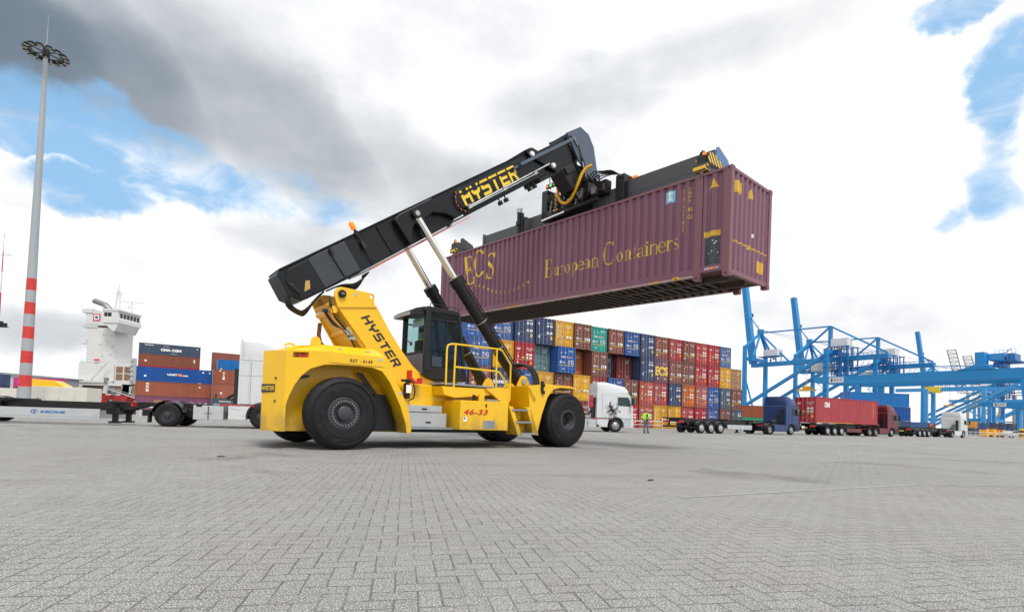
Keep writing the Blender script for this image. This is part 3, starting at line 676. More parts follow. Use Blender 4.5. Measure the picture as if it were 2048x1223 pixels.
# cables on the side
cb = bm_(); cb.pipe([(1.62, -W2-.06, -.02), (1.60, -W2-.07, -.10), (1.56, -W2-.06, -.30), (1.58, -W2-.05, -.80)], .014); cb.tube((1.60, -W2-.08, -.06), (1.58, -W2-.08, -.20), .045, n=10)
cb.pipe([(2.45, -W2-.05, .30), (2.45, -W2-.06, .0), (2.44, -W2-.07, -.35), (2.44, -W2-.05, -.85)], .016); cb.box(2.40, 2.50, -W2-.10, -W2-.02, -.42, -.22)
cb.build('electric_cable', 'black', boom, smooth=60)
bc = bm_(); bc.box(2.40, 2.50, -W2-.06, -W2-.02, -.1, .06); bc.tube((2.45, -W2-.04, .0), (2.45, -W2-.04, .10), .03, n=10); be = bc.build('beacon_post', 'blackp', boom)
bc = bm_(); bc.lathe([(.0, .10), (.07, .10), (.075, .14), (.068, .26), (.05, .29), (0, .29)], (2.45, -W2-.04, 0), ax='z', n=20); bc.build('beacon', 'orange', be, smooth=45)
# pipes below
pp = bm_()
for k, (y, h) in enumerate(((-.36, -.895), (-.28, -.895), (-.20, -.90))): pp.pipe([(1.75, y, h+.03), (2.2, y, h), (5.2, y, h), (5.4, y-.07, h+.10), (5.75, y-.1, h+.10)], .022, n=8)
pp.build('hydraulic_pipe', 'steel', boom, smooth=60)
rp = bm_(); rp.box(2.3, 5.95, -.44, -.40, -.925, -.905); rp.build('red_edge_strip', 'orange' if False else mat('red orange strip', (.75, .10, .03), .5, var=.05), boom)
hz = bm_()
for k in range(5): hz.pipe([(2.30-.02*k, -.3+.06*k, -.95), (2.05, -.3+.06*k, -1.02-.02*k), (1.75, -.35+.06*k, -1.03-.03*k), (1.45, -.35+.06*k, -.92), (1.1, -.35+.06*k, -.88)], .02, n=7)
for k in range(4): hz.pipe([(.26, -.30+.05*k, -.45), (.12-.02*k, -.3+.05*k, -.75), (.2, -.3+.05*k, -.98-.03*k), (.35, -.3+.05*k, -1.02-.03*k), (.75, -.35+.05*k, -.92), (.95, -.38, -.86)], .02, n=7)
for k in range(3): hz.pipe([(.25, -.36, -.3-.06*k), (.32, -W2-.05, -.4-.05*k), (.38, -W2-.04, -.62-.03*k), (.36, -.3, -.80)], .022, n=7)
hz.build('hydraulic_hose', 'black', boom, smooth=60)
# side cover with the big lettering
cv = bm_(); R0, x0c = .33, 5.98
cv.prism([(x0c+.1, -.70)]+[(5.98-.20*math.sin(a), -.42+.30*math.cos(a)) for a in [math.pi*(1-i/8) for i in range(9)]][0:0]+[(5.86, -.62), (5.78, -.50), (5.76, -.38), (5.82, -.24), (5.95, -.14), (6.1, -.12), (9.0, -.12), (9.0, -.70)], 'y', -W2-.05, -W2)
cv.build('side_cover', 'char', boom, bevel=.012)
oc = bm_(); oc.pipe([(6.02, -W2-.06, -.10), (5.86, -W2-.06, -.16), (5.74, -W2-.06, -.30), (5.70, -W2-.06, -.45), (5.74, -W2-.06, -.60), (5.86, -W2-.06, -.72), (6.0, -W2-.06, -.78)], .022)
for k in range(6):
    a = [(-.165, 5.84), (-.27, 5.755), (-.38, 5.715), (-.50, 5.715), (-.62, 5.76), (-.72, 5.86)][k]; oc.box(a[1]-.012, a[1]+.012, -W2-.085, -W2-.08, a[0]-.04, a[0]+.04, 1)
oc.build('cable_loop', ['black', mat('cable marker red', (.55, .10, .03), .5)], boom, smooth=60)
lt = bm_(); block_word(lt, 'HYSTER', Vector((5.98, -W2-.056, -.60)), Vector((2.42, 0, 0)), Vector((0, 0, .435)), gap=.17, cut=(.70, .86))
lt.build('lettering', 'yletter', boom)
# slim pipe along the lettering and the guide rail above it
sp_ = bm_(); sp_.tube((6.0, -W2-.09, -.66), (9.9, -W2-.09, -.62), .028, n=10); sp_.tube((6.0, -W2-.13, -.70), (9.2, -W2-.13, -.70), .016, n=8)
for x in (6.05, 7.6, 9.1): sp_.box(x-.06, x+.06, -W2-.14, -W2-.05, -.72, -.60)
sp_.build('extension_pipe', 'steel', boom, smooth=50)
gr = bm_(); gr.box(8.55, 11.35, -W2-.22, -W2-.13, -.30, -.20); gr.box(8.3, 8.9, -W2-.13, -W2-.05, -.30, -.22); gr.build('guide_rail', 'plate', boom, bevel=.006)
# collar at the end of the outer boom
for y in (-1, 1):
    cl = bm_(); cl.prism([(9.15, .06), (9.45, .06), (10.35, -.75), (10.35, -.95), (10.1, -.95), (9.15, -.08)], 'y', y*W2, y*(W2+.09)); cl.build('collar_plate', 'char', boom, bevel=.012)
cl = bm_(); cl.box(9.1, 9.35, -W2-.1, W2+.1, .03, .08); cl.box(9.3, 10.4, -.40, .40, -1.0, -.86); cl.build('collar', 'char', boom, bevel=.01)
for a_, h_ in ((9.30, -.12), (10.02, -.72)):
    kn = bm_(); kn.lathe([(0, -W2-.16), (.07, -W2-.16), (.085, -W2-.12), (.085, -W2-.09), (0, -W2-.09)], (a_, 0, h_), n=16); kn.build('wear_pad_bolt', 'wletter', boom, smooth=40)
for a_, h_ in ((7.35, -.98), (7.62, -.98), (8.75, -1.02), (9.0, -1.02)):
    wl = bm_(); wl.box(a_-.06, a_+.06, -.42, -.30, h_-.06, h_+.06); wl.box(a_-.015, a_+.015, -.38, -.34, h_+.04, h_+.18); wl.build('boom_lamp', 'blackp', boom, bevel=.01)
# inner boom and head
ib = bm_(); ib.prism([(9.0, -.10), (11.5, -.10), (11.55, -.55), (11.2, -.85), (10.55, -.86), (10.2, -.80), (9.0, -.80)], 'y', -.335, .335); inner = ib.build('inner_boom', 'char', RS, bevel=.012)
rs = bm_(); rs.pipe([(11.38, -.36, -.35), (11.52, -.37, -.60), (11.50, -.37, -1.0)], .014); rs.build('red_hose', 'orange', inner, smooth=60)
hd = bm_()
for y in (-1, 1): hd.prism([(11.35, .02), (12.15, 0), (12.42, -.35), (12.43, -.80), (12.0, -1.90), (11.93, -1.99), (11.80, -1.99), (11.72, -1.90), (11.52, -1.35), (11.40, -.9), (11.40, -.3)], 'y', y*.40, y*.46)
hd.prism([(11.38, .0), (12.13, -.01), (12.38, -.36), (12.38, -.78), (12.2, -1.0), (11.6, -.9), (11.38, -.5)], 'y', -.40, .40)
head = hd.build('boom_head', 'plate', RS, bevel=.008)
nk = bm_(); nk.prism([(10.55, -.85), (11.4, -.80), (11.5, -1.35), (11.15, -1.75), (10.75, -1.72), (10.62, -1.3)], 'y', -.30, .30)
nk.box(10.7, 11.2, -.36, .36, -1.2, -.95); nk.build('neck', 'blackp', head, bevel=.03)
pn = bm_(); pn.tube((11.86, -.52, -1.80), (11.86, .52, -1.80), .10, n=24); pn.tube((11.86, -.54, -1.80), (11.86, -.52, -1.80), .06, n=16, m=1); pn.build('head_pin', ['blackp', 'bolt'], head, smooth=40)
hh = bm_()
for k in range(4): hh.pipe([(11.42+.02*k, -.46, -.12), (11.62, -.50, -.35-.05*k), (11.58, -.50, -.8), (11.50+.03*k, -.49, -1.1), (11.45, -.46, -1.45), (11.30, -.42, -1.9)], .020, n=7)
hh.build('hydraulic_hose', 'black', head, smooth=60)
hh = bm_(); hh.tube((11.48, -.51, -1.05), (11.40, -.50, -1.55), .025, n=10); hh.tube((11.56, -.49, -.20), (11.60, -.49, -.5), .03, n=8)
hh.build('hose_coupling', 'steel', head, smooth=50)

# ---- cab (its rear wall looks along the machine; offset a little to the near side)
CM = Matrix(((1, 0, 0, 0), (0, .867, 0, -.10), (0, 0, 1, 0), (0, 0, 0, 1)))
cm_ = lambda: MB(CM)
cb = cm_(); cb.prism([(2.46, 2.48), (2.46, 1.90), (2.67, 1.80), (3.88, 1.80), (3.88, 1.90), (3.80, 2.12), (2.70, 2.12), (2.66, 2.48)], 'y', -.75, .75, 0)
cab = cb.build('cab', 'blackp', RS, bevel=.02)
p = cm_(); p.box(2.435, 2.458, -.72, .70, 1.92, 2.46); p.build('rear_panel', 'plate', cab, bevel=.008)
rf = cm_(); rf.prism([(2.44, 3.60), (2.44, 3.70), (2.55, 3.76), (3.50, 3.74), (3.56, 3.69), (3.56, 3.62)], 'y', -.77, .77); rf.build('cab_roof', 'blackp', cab, bevel=.025, seg=3)
vf = MB(); vf.loft([[(2.16, y, z) for y, z in ((-.50, 3.50), (.50, 3.50), (.50, 3.59), (-.50, 3.61))], [(2.30, y, z) for y, z in ((-.56, 3.50), (.53, 3.50), (.53, 3.68), (-.56, 3.70))], [(2.50, y, z) for y, z in ((-.70, 3.52), (.55, 3.52), (.55, 3.73), (-.70, 3.75))]]); vz = vf.build('rear_visor', 'blackp', cab, bevel=.012)
vf = MB(); vf.box(2.145, 2.162, -.47, .47, 3.505, 3.585); vf.build('roof_trim', 'lgrey', vz)
def pillar(name, pts, y0, y1):
    p = cm_(); p.prism(pts, 'y', y0, y1); return p.build(name, 'blackp', cab, bevel=.012)
for s in (-1, 1):
    pillar('door_pillar', [(2.46, 2.0), (2.62, 2.0), (2.64, 3.64), (2.48, 3.64)], s*.77, s*(.66 if s < 0 else .72))
    pillar('front_pillar', [(3.72, 2.0), (3.82, 2.0), (3.58, 3.66), (3.49, 3.66)], s*.77, s*.70)
    pillar('door_rail', [(2.62, 3.40), (3.53, 3.42), (3.52, 3.46), (2.62, 3.44)], s*.765, s*.71)
    pillar('door_rail', [(3.16, 2.1), (3.20, 2.1), (3.18, 3.44), (3.14, 3.44)], s*.765, s*.73)
    g = cm_(); g.prism([(2.62, 1.95), (3.84, 1.95), (3.55, 3.62), (2.62, 3.60)], 'y', s*.738, s*.730); g.build('cab_door_window', 'dglass' if s < 0 else 'glass', cab)
g = cm_(); g.box(2.462, 2.470, -.70, .70, 2.48, 3.60); g.build('cab_window', 'glass', cab)
g = cm_(); g.add([(3.76, -.70, 2.1), (3.76, .70, 2.1), (3.53, .70, 3.64), (3.53, -.70, 3.64)], [(0, 1, 2, 3)]); g.build('windscreen', 'glass', cab)
wp = MB(); wp.pipe([(2.45, .42, 3.06), (2.44, .20, 2.92), (2.45, -.02, 2.80)], .014); wp.box(2.44, 2.458, -.09, .02, 2.74, 2.84); wp.build('wiper', 'black', cab)
rr = cm_(); rr.pipe([(2.6, -.78, 3.76), (2.6, -.78, 3.83), (3.5, -.78, 3.82), (3.52, -.78, 3.74)], .014); rr.pipe([(3.05, -.78, 3.76), (3.05, -.78, 3.83)], .012); rr.build('roof_rail', 'black', cab)
sg = MB(); sg.box(2.50, 2.512, -.62, -.02, 3.24, 3.46); sg.build('sun_blind', 'white', cab)
se = MB(); se.box(2.72, 3.1, -.34, .14, 2.20, 2.34); se.prism([(2.66, 2.34), (2.76, 2.34), (2.70, 2.9), (2.62, 2.9)], 'y', -.30, .10); se.build('seat', 'darkcl', cab, bevel=.03)
sw = MB(); sw.pipe([(3.42+.05*math.cos(a), -.10+.17*math.cos(a), 2.66+.14*math.sin(a)) for a in [2*math.pi*i/16 for i in range(17)]], .014); sw.tube((3.42, -.1, 2.64), (3.6, -.1, 2.3), .03); sw.box(3.5, 3.72, -.5, .4, 2.05, 2.42); sw.build('dashboard', 'blackp', cab)
mi = MB(); mi.box(2.49, 2.62, -.55, .42, 2.46, 2.56); mi.build('rear_shelf', mat('maroon trim', (.20, .03, .04), .6), cab)
for k in range(6): pm = cm_(); pm.box(2.72, 3.02, -.752, -.742, 2.16+k*.045, 2.185+k*.045); pm.build('door_vent', 'plate', cab)

# ================================================================== CONTAINERS
def corr_profile(x0, x1, pitch=.2785, depth=.054):
    """(x, inset) break points of a corrugated wall"""
    n = max(1, round((x1-x0)/pitch)); p = (x1-x0)/n; out = [(x0, 0.0)]
    for i in range(n):
        a = x0+i*p; out += [(a+.20*p, 0.0), (a+.36*p, depth), (a+.64*p, depth), (a+.80*p, 0.0)]
    out.append((x1, 0.0)); return out
def corr_wall(mb, prof, y, sgn, z0, z1, m=0, axis='x', th=.02):
    """wall whose outer face is at y, inset towards sgn"""
    P = (lambda a, b, z: (a, b, z)) if axis == 'x' else (lambda a, b, z: (b, a, z))
    vs = []
    for x, d in prof: vs += [P(x, y+sgn*d, z0), P(x, y+sgn*d, z1)]
    fs = [(2*i, 2*i+2, 2*i+3, 2*i+1) for i in range(len(prof)-1)]
    o = len(vs)
    for x, d in prof: vs += [P(x, y+sgn*(d+th), z0), P(x, y+sgn*(d+th), z1)]
    n = len(prof)
    fs += [(o+2*i+1, o+2*i+3, o+2*i+2, o+2*i) for i in range(n-1)]
    fs += [(0, 1, o+1, o), (2*n-2, o+2*n-2, o+2*n-1, 2*n-1)]
    fs += [(2*i+1, 2*i+3, o+2*i+3, o+2*i+1) for i in range(n-1)]+[(2*i+2, 2*i, o+2*i, o+2*i+2) for i in range(n-1)]
    mb.add(vs, fs, m)
def drape(vs, fs, prof, y, sgn, off, m, mb):
    """lay flat (x, z) lettering onto a corrugated wall: cut at every fold, then follow the fold"""
    bm = bmesh.new(); bv = [bm.verts.new((a, 0, b)) for a, b in vs]
    for f in fs:
        try: bm.faces.new([bv[i] for i in f])
        except ValueError: pass
    lo, hi = min(v[0] for v in vs), max(v[0] for v in vs)
    for x, d in prof:
        if lo < x < hi: bmesh.ops.bisect_plane(bm, geom=bm.verts[:]+bm.edges[:]+bm.faces[:], plane_co=(x, 0, 0), plane_no=(1, 0, 0), dist=1e-5)
    def inset(x):
        for (a, da), (b_, db) in zip(prof, prof[1:]):
            if a <= x <= b_: return da+(db-da)*(x-a)/max(1e-9, b_-a)
        return 0
    bm.verts.index_update()
    mb.add([(v.co.x, y+sgn*(inset(v.co.x))-sgn*off, v.co.z) for v in bm.verts], [[v.index for v in f.verts] for f in bm.faces], m); bm.free()

# serif letters drawn as strokes on a unit cap height: lists of polygons
def ringseg(cx, cy, rx, ry, tx, ty, a0, a1, n=18):
    o = []
    for i in range(n):
        a, b_ = [R_(a0+(a1-a0)*k/n) for k in (i, i+1)]
        q = []
        for t, r in ((a, 1), (b_, 1), (b_, 0), (a, 0)): q.append((cx+math.cos(t)*(rx-(0 if r else tx)), cy+math.sin(t)*(ry-(0 if r else ty))))
        o.append(q)
    return o
def rc(x0, y0, x1, y1): return [[(x0, y0), (x1, y0), (x1, y1), (x0, y1)]]
X_ = .62
SER = {
 'E': (.66, rc(.10, 0, .23, 1)+rc(0, 0, .10, .035)+rc(0, .965, .10, 1)+rc(.23, .96, .56, 1)+rc(.23, 0, .60, .04)+rc(.23, .49, .45, .53)+rc(.43, .40, .46, .62)+[[(.56, 1), (.54, .96), (.56, .78), (.60, .78)], [(.60, 0), (.58, .04), (.62, .24), (.66, .24)]]),
 'C': (.78, ringseg(.42, .5, .42, .52, .13, .05, 42, 318, 28)+[[(.70, .80), (.745, .83), (.745, 1.0), (.70, 1.0)], [(.70, .20), (.74, .17), (.76, .10), (.70, .14)]]),
 'S': (.56, ringseg(.28, .745, .25, .275, .07, .05, 20, 215, 16)+ringseg(.28, .265, .26, .285, .07, .05, -160, 35, 16)+[[(.06, .60), (.16, .70), (.46, .44), (.36, .36)]]+rc(.485, .76, .52, .98)+rc(.02, .02, .055, .25)),
 'u': (.60, rc(.08, .13, .18, X_)+rc(0, X_-.035, .08, X_)+rc(.40, .0, .50, X_)+rc(.32, X_-.035, .40, X_)+rc(.50, 0, .58, .03)+ringseg(.26, .16, .18, .17, .08, .05, 180, 320, 10)),
 'r': (.42, rc(.08, 0, .18, X_)+rc(0, X_-.035, .08, X_)+rc(0, 0, .08, .03)+rc(.18, 0, .28, .03)+ringseg(.30, .42, .12, .21, .05, .07, 30, 170, 8)+[[(.32, .50), (.40, .50), (.40, .58), (.34, .60)]]),
 'o': (.58, ringseg(.27, X_/2, .26, X_/2+.015, .10, .035, 0, 360, 24)),
 'p': (.62, rc(.09, -.28, .19, X_)+rc(0, X_-.035, .09, X_)+rc(0, -.28, .09, -.25)+rc(.19, -.28, .29, -.25)+ringseg(.31, X_/2, .25, X_/2+.012, .10, .04, -140, 140, 20)),
 'e': (.54, ringseg(.26, X_/2, .25, X_/2+.015, .10, .035, 12, 325, 22)+rc(.10, .33, .47, .365)),
 'a': (.54, rc(.32, .06, .42, .50)+ringseg(.24, .44, .18, .195, .07, .045, 0, 160, 10)+ringseg(.20, .16, .19, .17, .09, .035, 60, 330, 14)+rc(.42, 0, .50, .04)),
 'n': (.62, rc(.08, 0, .18, X_)+rc(0, X_-.035, .08, X_)+rc(0, 0, .08, .03)+rc(.18, 0, .26, .03)+rc(.42, 0, .52, .44)+rc(.34, 0, .42, .03)+rc(.52, 0, .60, .03)+ringseg(.35, .43, .17, .20, .08, .05, 0, 165, 10)),
 't': (.38, rc(.12, .10, .21, .80)+rc(.02, .565, .12, .60)+rc(.21, .565, .34, .60)+ringseg(.24, .12, .12, .13, .07, .04, 180, 320, 8)),
 'i': (.32, rc(.09, 0, .19, X_)+rc(0, X_-.035, .09, X_)+rc(0, 0, .09, .03)+rc(.19, 0, .28, .03)+rc(.085, .76, .195, .87)),
 's': (.44, ringseg(.21, .455, .17, .175, .055, .04, 20, 215, 10)+ringseg(.21, .165, .18, .175, .055, .04, -160, 35, 10)+[[(.05, .36), (.12, .43), (.34, .28), (.28, .22)]]),
}
def serif(mb, word, x, z, h, wk, prof, y, sgn, m=0, lean=0.0, k0=0, squash=1.0):
    k = k0
    for ch in word:
        if ch == ' ': x += .3*h*wk; continue
        w_, polys = SER[ch]
        for q in polys:
            vs = [(x+(a*wk+lean*b)*h, z+b*h*squash) for a, b in q]
            drape(vs, [list(range(len(q)))], prof, y, sgn, .004+.0006*(k % 7), m, mb); k += 1
        x += w_*h*wk
    return x

def worn_paint(name, col, rustamt=.5, var=.10, vary=False):
    m = mat(name, col, .5, var=var, scale=.8, dirt=.0, streak=6.0)
    t = NT(m.node_tree); b = t.n['Principled BSDF']; o = t.node('ShaderNodeTexCoord').outputs['Object']
    src = b.inputs['Base Color'].links[0].from_socket
    st = t.noise(t.vec('MULTIPLY', o, (3.2, 3.2, .25)), 2.0, 7, .7); sp = t.noise(o, 6.5, 8, .72)
    c = t.mix(t.ramp(st, .54, .74, 0, .34), src, tuple(x*.55+.02 for x in col))
    c = t.mix(t.ramp(t.noise(o, .9, 5, .65), .5, .75, 0, .35), c, tuple(min(1, x*1.25+.03) for x in col))
    c = t.mix(t.ramp(t.math('ADD', sp, t.math('MULTIPLY', st, .25)), .74, .82, 0, rustamt), c, (.16, .07, .035))
    oi = t.node('ShaderNodeObjectInfo').outputs['Random']
    hs = t.node('ShaderNodeHueSaturation'); t.put(hs.inputs['Saturation'], t.math('MULTIPLY_ADD', oi, .25, .92)); t.put(hs.inputs['Value'], t.math('MULTIPLY_ADD', t.math('FRACT', t.math('MULTIPLY', oi, 7.3)), .34, .80)); t.put(hs.inputs['Color'], c)
    if vary: c = hs.outputs[0]
    t.put(b.inputs['Base Color'], c); return m
M['purple'] = worn_paint('faded purple paint', (.185, .074, .12), .9, .08)
M['purple_f'] = worn_paint('rusty purple paint', (.20, .085, .105), 1.0)
M['decal'] = mat('worn dark decal', (.045, .06, .07), .6, var=.3, scale=4, dirt=.5, dcol=(.25, .27, .27))
M['ydecal'] = mat('worn yellow decal', (.62, .38, .03), .6, var=.12, scale=6, dirt=.5, dcol=(.35, .20, .05))
M['bdecal'] = mat('pale blue sticker', (.22, .55, .75), .5, var=.05)

# ---- the lifted container
LC = thing('shipping_container', (5.5783, 13.504, 4.7672), 0, 'worn purple European Containers box hanging under the black lifting frame', 'container')
LC.matrix_world = Matrix.Translation((5.5783, 13.504, 4.7672)) @ Matrix.Rotation(-.8509, 4, 'Z') @ Matrix.Rotation(.0297, 4, 'Y') @ Matrix.Rotation(.0228, 4, 'X')
L, Wd, H = 13.716, 2.5, 2.896
PA = corr_profile(-.80, -.20, .27); PM = corr_profile(-12.70, -1.02); PB = corr_profile(-13.52, -12.92, .27)
for nm, y, s in (('side_wall', .02, 1), ('side_wall', Wd-.02, -1)):
    mb = MB()
    for P in (PA, PM, PB): corr_wall(mb, P, y, s, .30, H-.06)
    sw_ = mb.build(nm, 'purple', LC)
    if s == 1: near_wall = sw_
PE = corr_profile(.16, Wd-.16, .272)
mb = MB(); corr_wall(mb, PE, -.03, -1, .17, H-.10, axis='y'); endw = mb.build('end_wall', 'purple', LC)
for x in (0, -L):
    for y in (0, Wd):
        s = 1 if y == 0 else -1; e = -1 if x == 0 else 1
        mb = MB(); mb.prism([(x, y), (x+e*.20, y), (x+e*.20, y+s*.05), (x+e*.05, y+s*.16), (x, y+s*.16)], 'z', .118, H-.118); mb.build('corner_post', 'purple_f', LC, bevel=.006)
        for z in (0, H-.118):
            mb = MB(); mb.box(min(x, x+e*.178)-.004, max(x, x+e*.178)+.004, min(y, y+s*.162)-.004, max(y, y+s*.162)+.004, z-.003, z+.121)
            for dx in (.09,): mb.box(x+e*dx-.03, x+e*dx+.03, y-s*.006, y-s*.0045, z+.03, z+.085, 1)
            mb.box(x-e*.006, x-e*.0045, y+s*.06, y+s*.11, z+.03, z+.085, 1)
            mb.build('corner_casting', ['purple_f', 'bletter'], LC, bevel=.012)
for x in (-.92, -12.80):
    for y in (0, Wd):
        s = 1 if y == 0 else -1
        mb = MB(); mb.box(x-.10, x+.10, min(y, y+s*.08), max(y, y+s*.08), .10, H-.12); mb.build('intermediate_post', 'purple_f', LC, bevel=.006)
        for z in (-.03, H-.115):
            mb = MB(); mb.box(x-.09, x+.09, min(y-s*.004, y+s*.16), max(y-s*.004, y+s*.16), z, z+.135); mb.box(x-.03, x+.03, y-s*.006, y-s*.0045, z+.04, z+.10, 1); mb.build('corner_casting', ['purple_f', 'bletter'], LC, bevel=.01)
for y in (0, Wd):
    s = 1 if y == 0 else -1
    mb = MB(); mb.box(-13.5, -.18, min(y+s*.005, y+s*.09), max(y+s*.005, y+s*.09), H-.075, H-.005); mb.build('top_rail', 'purple_f', LC, bevel=.008)
    mb = MB(); mb.box(-12.70, -1.02, min(y+s*.012, y+s*.06), max(y+s*.012, y+s*.06), .125, .30); mb.box(-12.70, -1.02, min(y-s*.002, y+s*.1), max(y-s*.002, y+s*.1), .07, .125, 1)
    mb.box(-.82, -.20, min(y+s*.012, y+s*.06), max(y+s*.012, y+s*.06), .16, .34); mb.box(-13.5, -12.9, min(y+s*.012, y+s*.06), max(y+s*.012, y+s*.06), .16, .34)
    mb.build('bottom_rail', ['purple', mat('pale rail lip', (.42, .30, .28), .6, var=.2, dirt=.5, dcol=(.2, .1, .08))], LC, bevel=.006)
for z0, z1 in ((H-.10, H-.01), (.06, .19)): mb = MB(); mb.box(-.12, -.02, .16, Wd-.16, z0, z1); mb.build('end_rail', 'purple_f', LC, bevel=.008)
mb = MB(); mb.box(-13.6, -.12, .09, Wd-.09, H-.035, H-.015); mb.build('roof', 'purple', LC)
mb = MB(); mb.box(-13.6, -.12, .07, Wd-.07, .20, .235); mb.build('floor', 'floorwood', LC)
mb = MB()
x = -13.4
while x < -.9:
    mb.box(x, x+.045, .06, Wd-.06, .075, .20); mb.box(x, x+.10, .06, Wd-.06, .07, .08); x += .305
mb.build('floor_beam', 'under', LC)
mb = MB(); mb.box(-3.9, -.4, .70, .82, .03, .20); mb.box(-3.9, -.4, Wd-.82, Wd-.70, .03, .20); mb.box(-3.9, -.4, .82, Wd-.82, .19, .2)
mb.build('gooseneck_tunnel', 'under', LC)
for y0, y1 in ((.16, Wd/2-.01), (Wd/2+.01, Wd-.16)):
    mb = MB(); mb.box(-L+.02, -L+.07, y0, y1, .18, H-.12); d = mb.build('door', 'purple', LC)
    for k in (.25, .75):
        mb = MB(); yy = y0+(y1-y0)*k; mb.tube((-L+.0, yy, .15), (-L+.0, yy, H-.1), .018, n=8); mb.build('lock_rod', 'steel', d)
# lettering painted on the near wall
lt = MB()
serif(lt, 'E', -11.78, 1.38, 1.22, .78, PM, .02, 1, lean=-.20); serif(lt, 'C', -11.22, 1.62, 1.12, .78, PM, .02, 1, lean=-.04, k0=3); serif(lt, 'S', -10.42, 1.44, 1.02, .95, PM, .02, 1, lean=.08, k0=2)
lt.build('lettering', 'yletter', near_wall)
lt = MB(); xe = serif(lt, 'E', -6.93, .96, .64, .95, PM, .02, 1); serif(lt, 'uropean', -6.50, .96, .50, 1.06, PM, .02, 1, k0=2)
serif(lt, 'C', -4.27, .95, .71, .84, PM, .02, 1); serif(lt, 'ontainers', -3.72, .97, .49, 1.02, PM, .02, 1, k0=4)
lt.build('lettering', 'yworn', near_wall)
stt = MB()
for i, (x, z) in enumerate(((-11.42, 1.22), (-11.1, 1.27), (-10.8, 1.22), (-10.5, 1.13), (-10.2, 1.0), (-9.95, .89), (-9.7, .82), (-9.44, .77), (-9.18, .74), (-8.9, .74), (-8.62, .77), (-8.36, .82), (-8.1, .88), (-7.84, .96))):
    pts = []
    for k in range(10):
        r = .085 if k % 2 == 0 else .036; a = math.pi/2+k*math.pi/5+i*.2; pts.append((x+r*math.cos(a)*.9, z+r*math.sin(a)))
    drape(pts, [list(range(10))], PM, .02, 1, .004, 0, stt)
stt.build('painted_star', 'yletter', near_wall)
def flat(mb, x0, x1, z0, z1, m=0, off=.004, P=PM):
    drape([(x0, z0), (x1, z0), (x1, z1), (x0, z1)], [[0, 1, 2, 3]], P, .02, 1, off, m, mb)
def dtext(mb, s, x0, z0, wd, h, m=0, off=.005, P=PM, **kw):
    vs, fs = text_geo(s, **kw); drape([(x0+a*wd, z0+b_*h) for a, b_ in vs], fs, P, .02, 1, off, m, mb)
mk = MB(); flat(mk, -2.00, -1.70, 2.36, 2.70); mk.build('sticker', 'bdecal', near_wall)
mk = MB(); flat(mk, -1.93, -1.77, 2.42, 2.46, 0, .006); flat(mk, -1.875, -1.825, 2.46, 2.62, 0, .0065); flat(mk, -1.95, -1.75, 2.61, 2.65, 0, .007); mk.build('sticker_mark', 'wletter', near_wall)
vt = MB()
for i, ch in enumerate('ECBU4582120'): dtext(vt, ch, -1.45, 2.55-i*.112, .06, .085, bold=.01)
for i, ch in enumerate('GBPW'): dtext(vt, ch, -1.25, 2.55-i*.11, .06, .08, bold=.01)
dtext(vt, '45', -1.27, 1.96, .13, .11, bold=.02); dtext(vt, 'G1', -1.27, 1.76, .13, .11, bold=.02)
vt.build('lettering', 'yworn', near_wall)
dk = MB(); flat(dk, -.72, -.30, .36, 1.10, P=PA); dk.build('dark_decal', 'decal', near_wall)
dk = MB(); 
for a, b_ in ((-.5, .98), (-.45, .90), (-.42, .95), (-.62, .66), (-.38, .65), (-.52, .70)): flat(dk, a, a+.03, b_, b_+.03, off=.006, P=PA)
dk.build('decal_mark', 'wletter', near_wall)
dk = MB(); flat(dk, -.74, -.28, 1.12, 1.27, P=PA); dk.build('yellow_band', 'ydecal', near_wall)
tr = MB(); drape([(-.66, 2.43), (-.38, 2.43), (-.52, 2.69)], [[0, 1, 2]], PA, .02, 1, .004, 0, tr); tr.build('warning_triangle', 'ydecal', near_wall)
tr = MB(); flat(tr, -.74, -.66, 2.84, 2.895, P=PA); flat(tr, -.56, -.48, 2.84, 2.895, P=PA); tr.build('height_mark', 'ydecal', near_wall)
u4 = MB(); text_on(u4, 'UNIT', (-.70, .010, .22), (.17, 0, 0), (0, 0, .055), bold=.03); text_on(u4, '.com', (-.43, .010, .235), (.14, 0, 0), (0, 0, .035), bold=.02); u4.build('lettering', 'wletter', near_wall)
u4 = MB(); text_on(u4, '45', (-.525, .010, .225), (.085, 0, 0), (0, 0, .055), bold=.03); u4.build('lettering', 'orange', near_wall)
yp = MB(); yp.box(-2.46, -2.08, -.004, -.0025, .085, .124); yp.box(-9.0, -8.1, -.004, -.0025, .085, .124); yp.build('yellow_band', 'ydecal', LC)
ey = MB(); ey.prism([(-1.68, .08), (-1.42, .08), (-1.48, .16), (-1.62, .16)], 'y', -.012, -.002); ey.tube((-1.55, -.02, .11), (-1.55, -.012, .11), .025, n=12, m=1); ey.build('lashing_eye', ['ydecal', 'bletter'], LC)
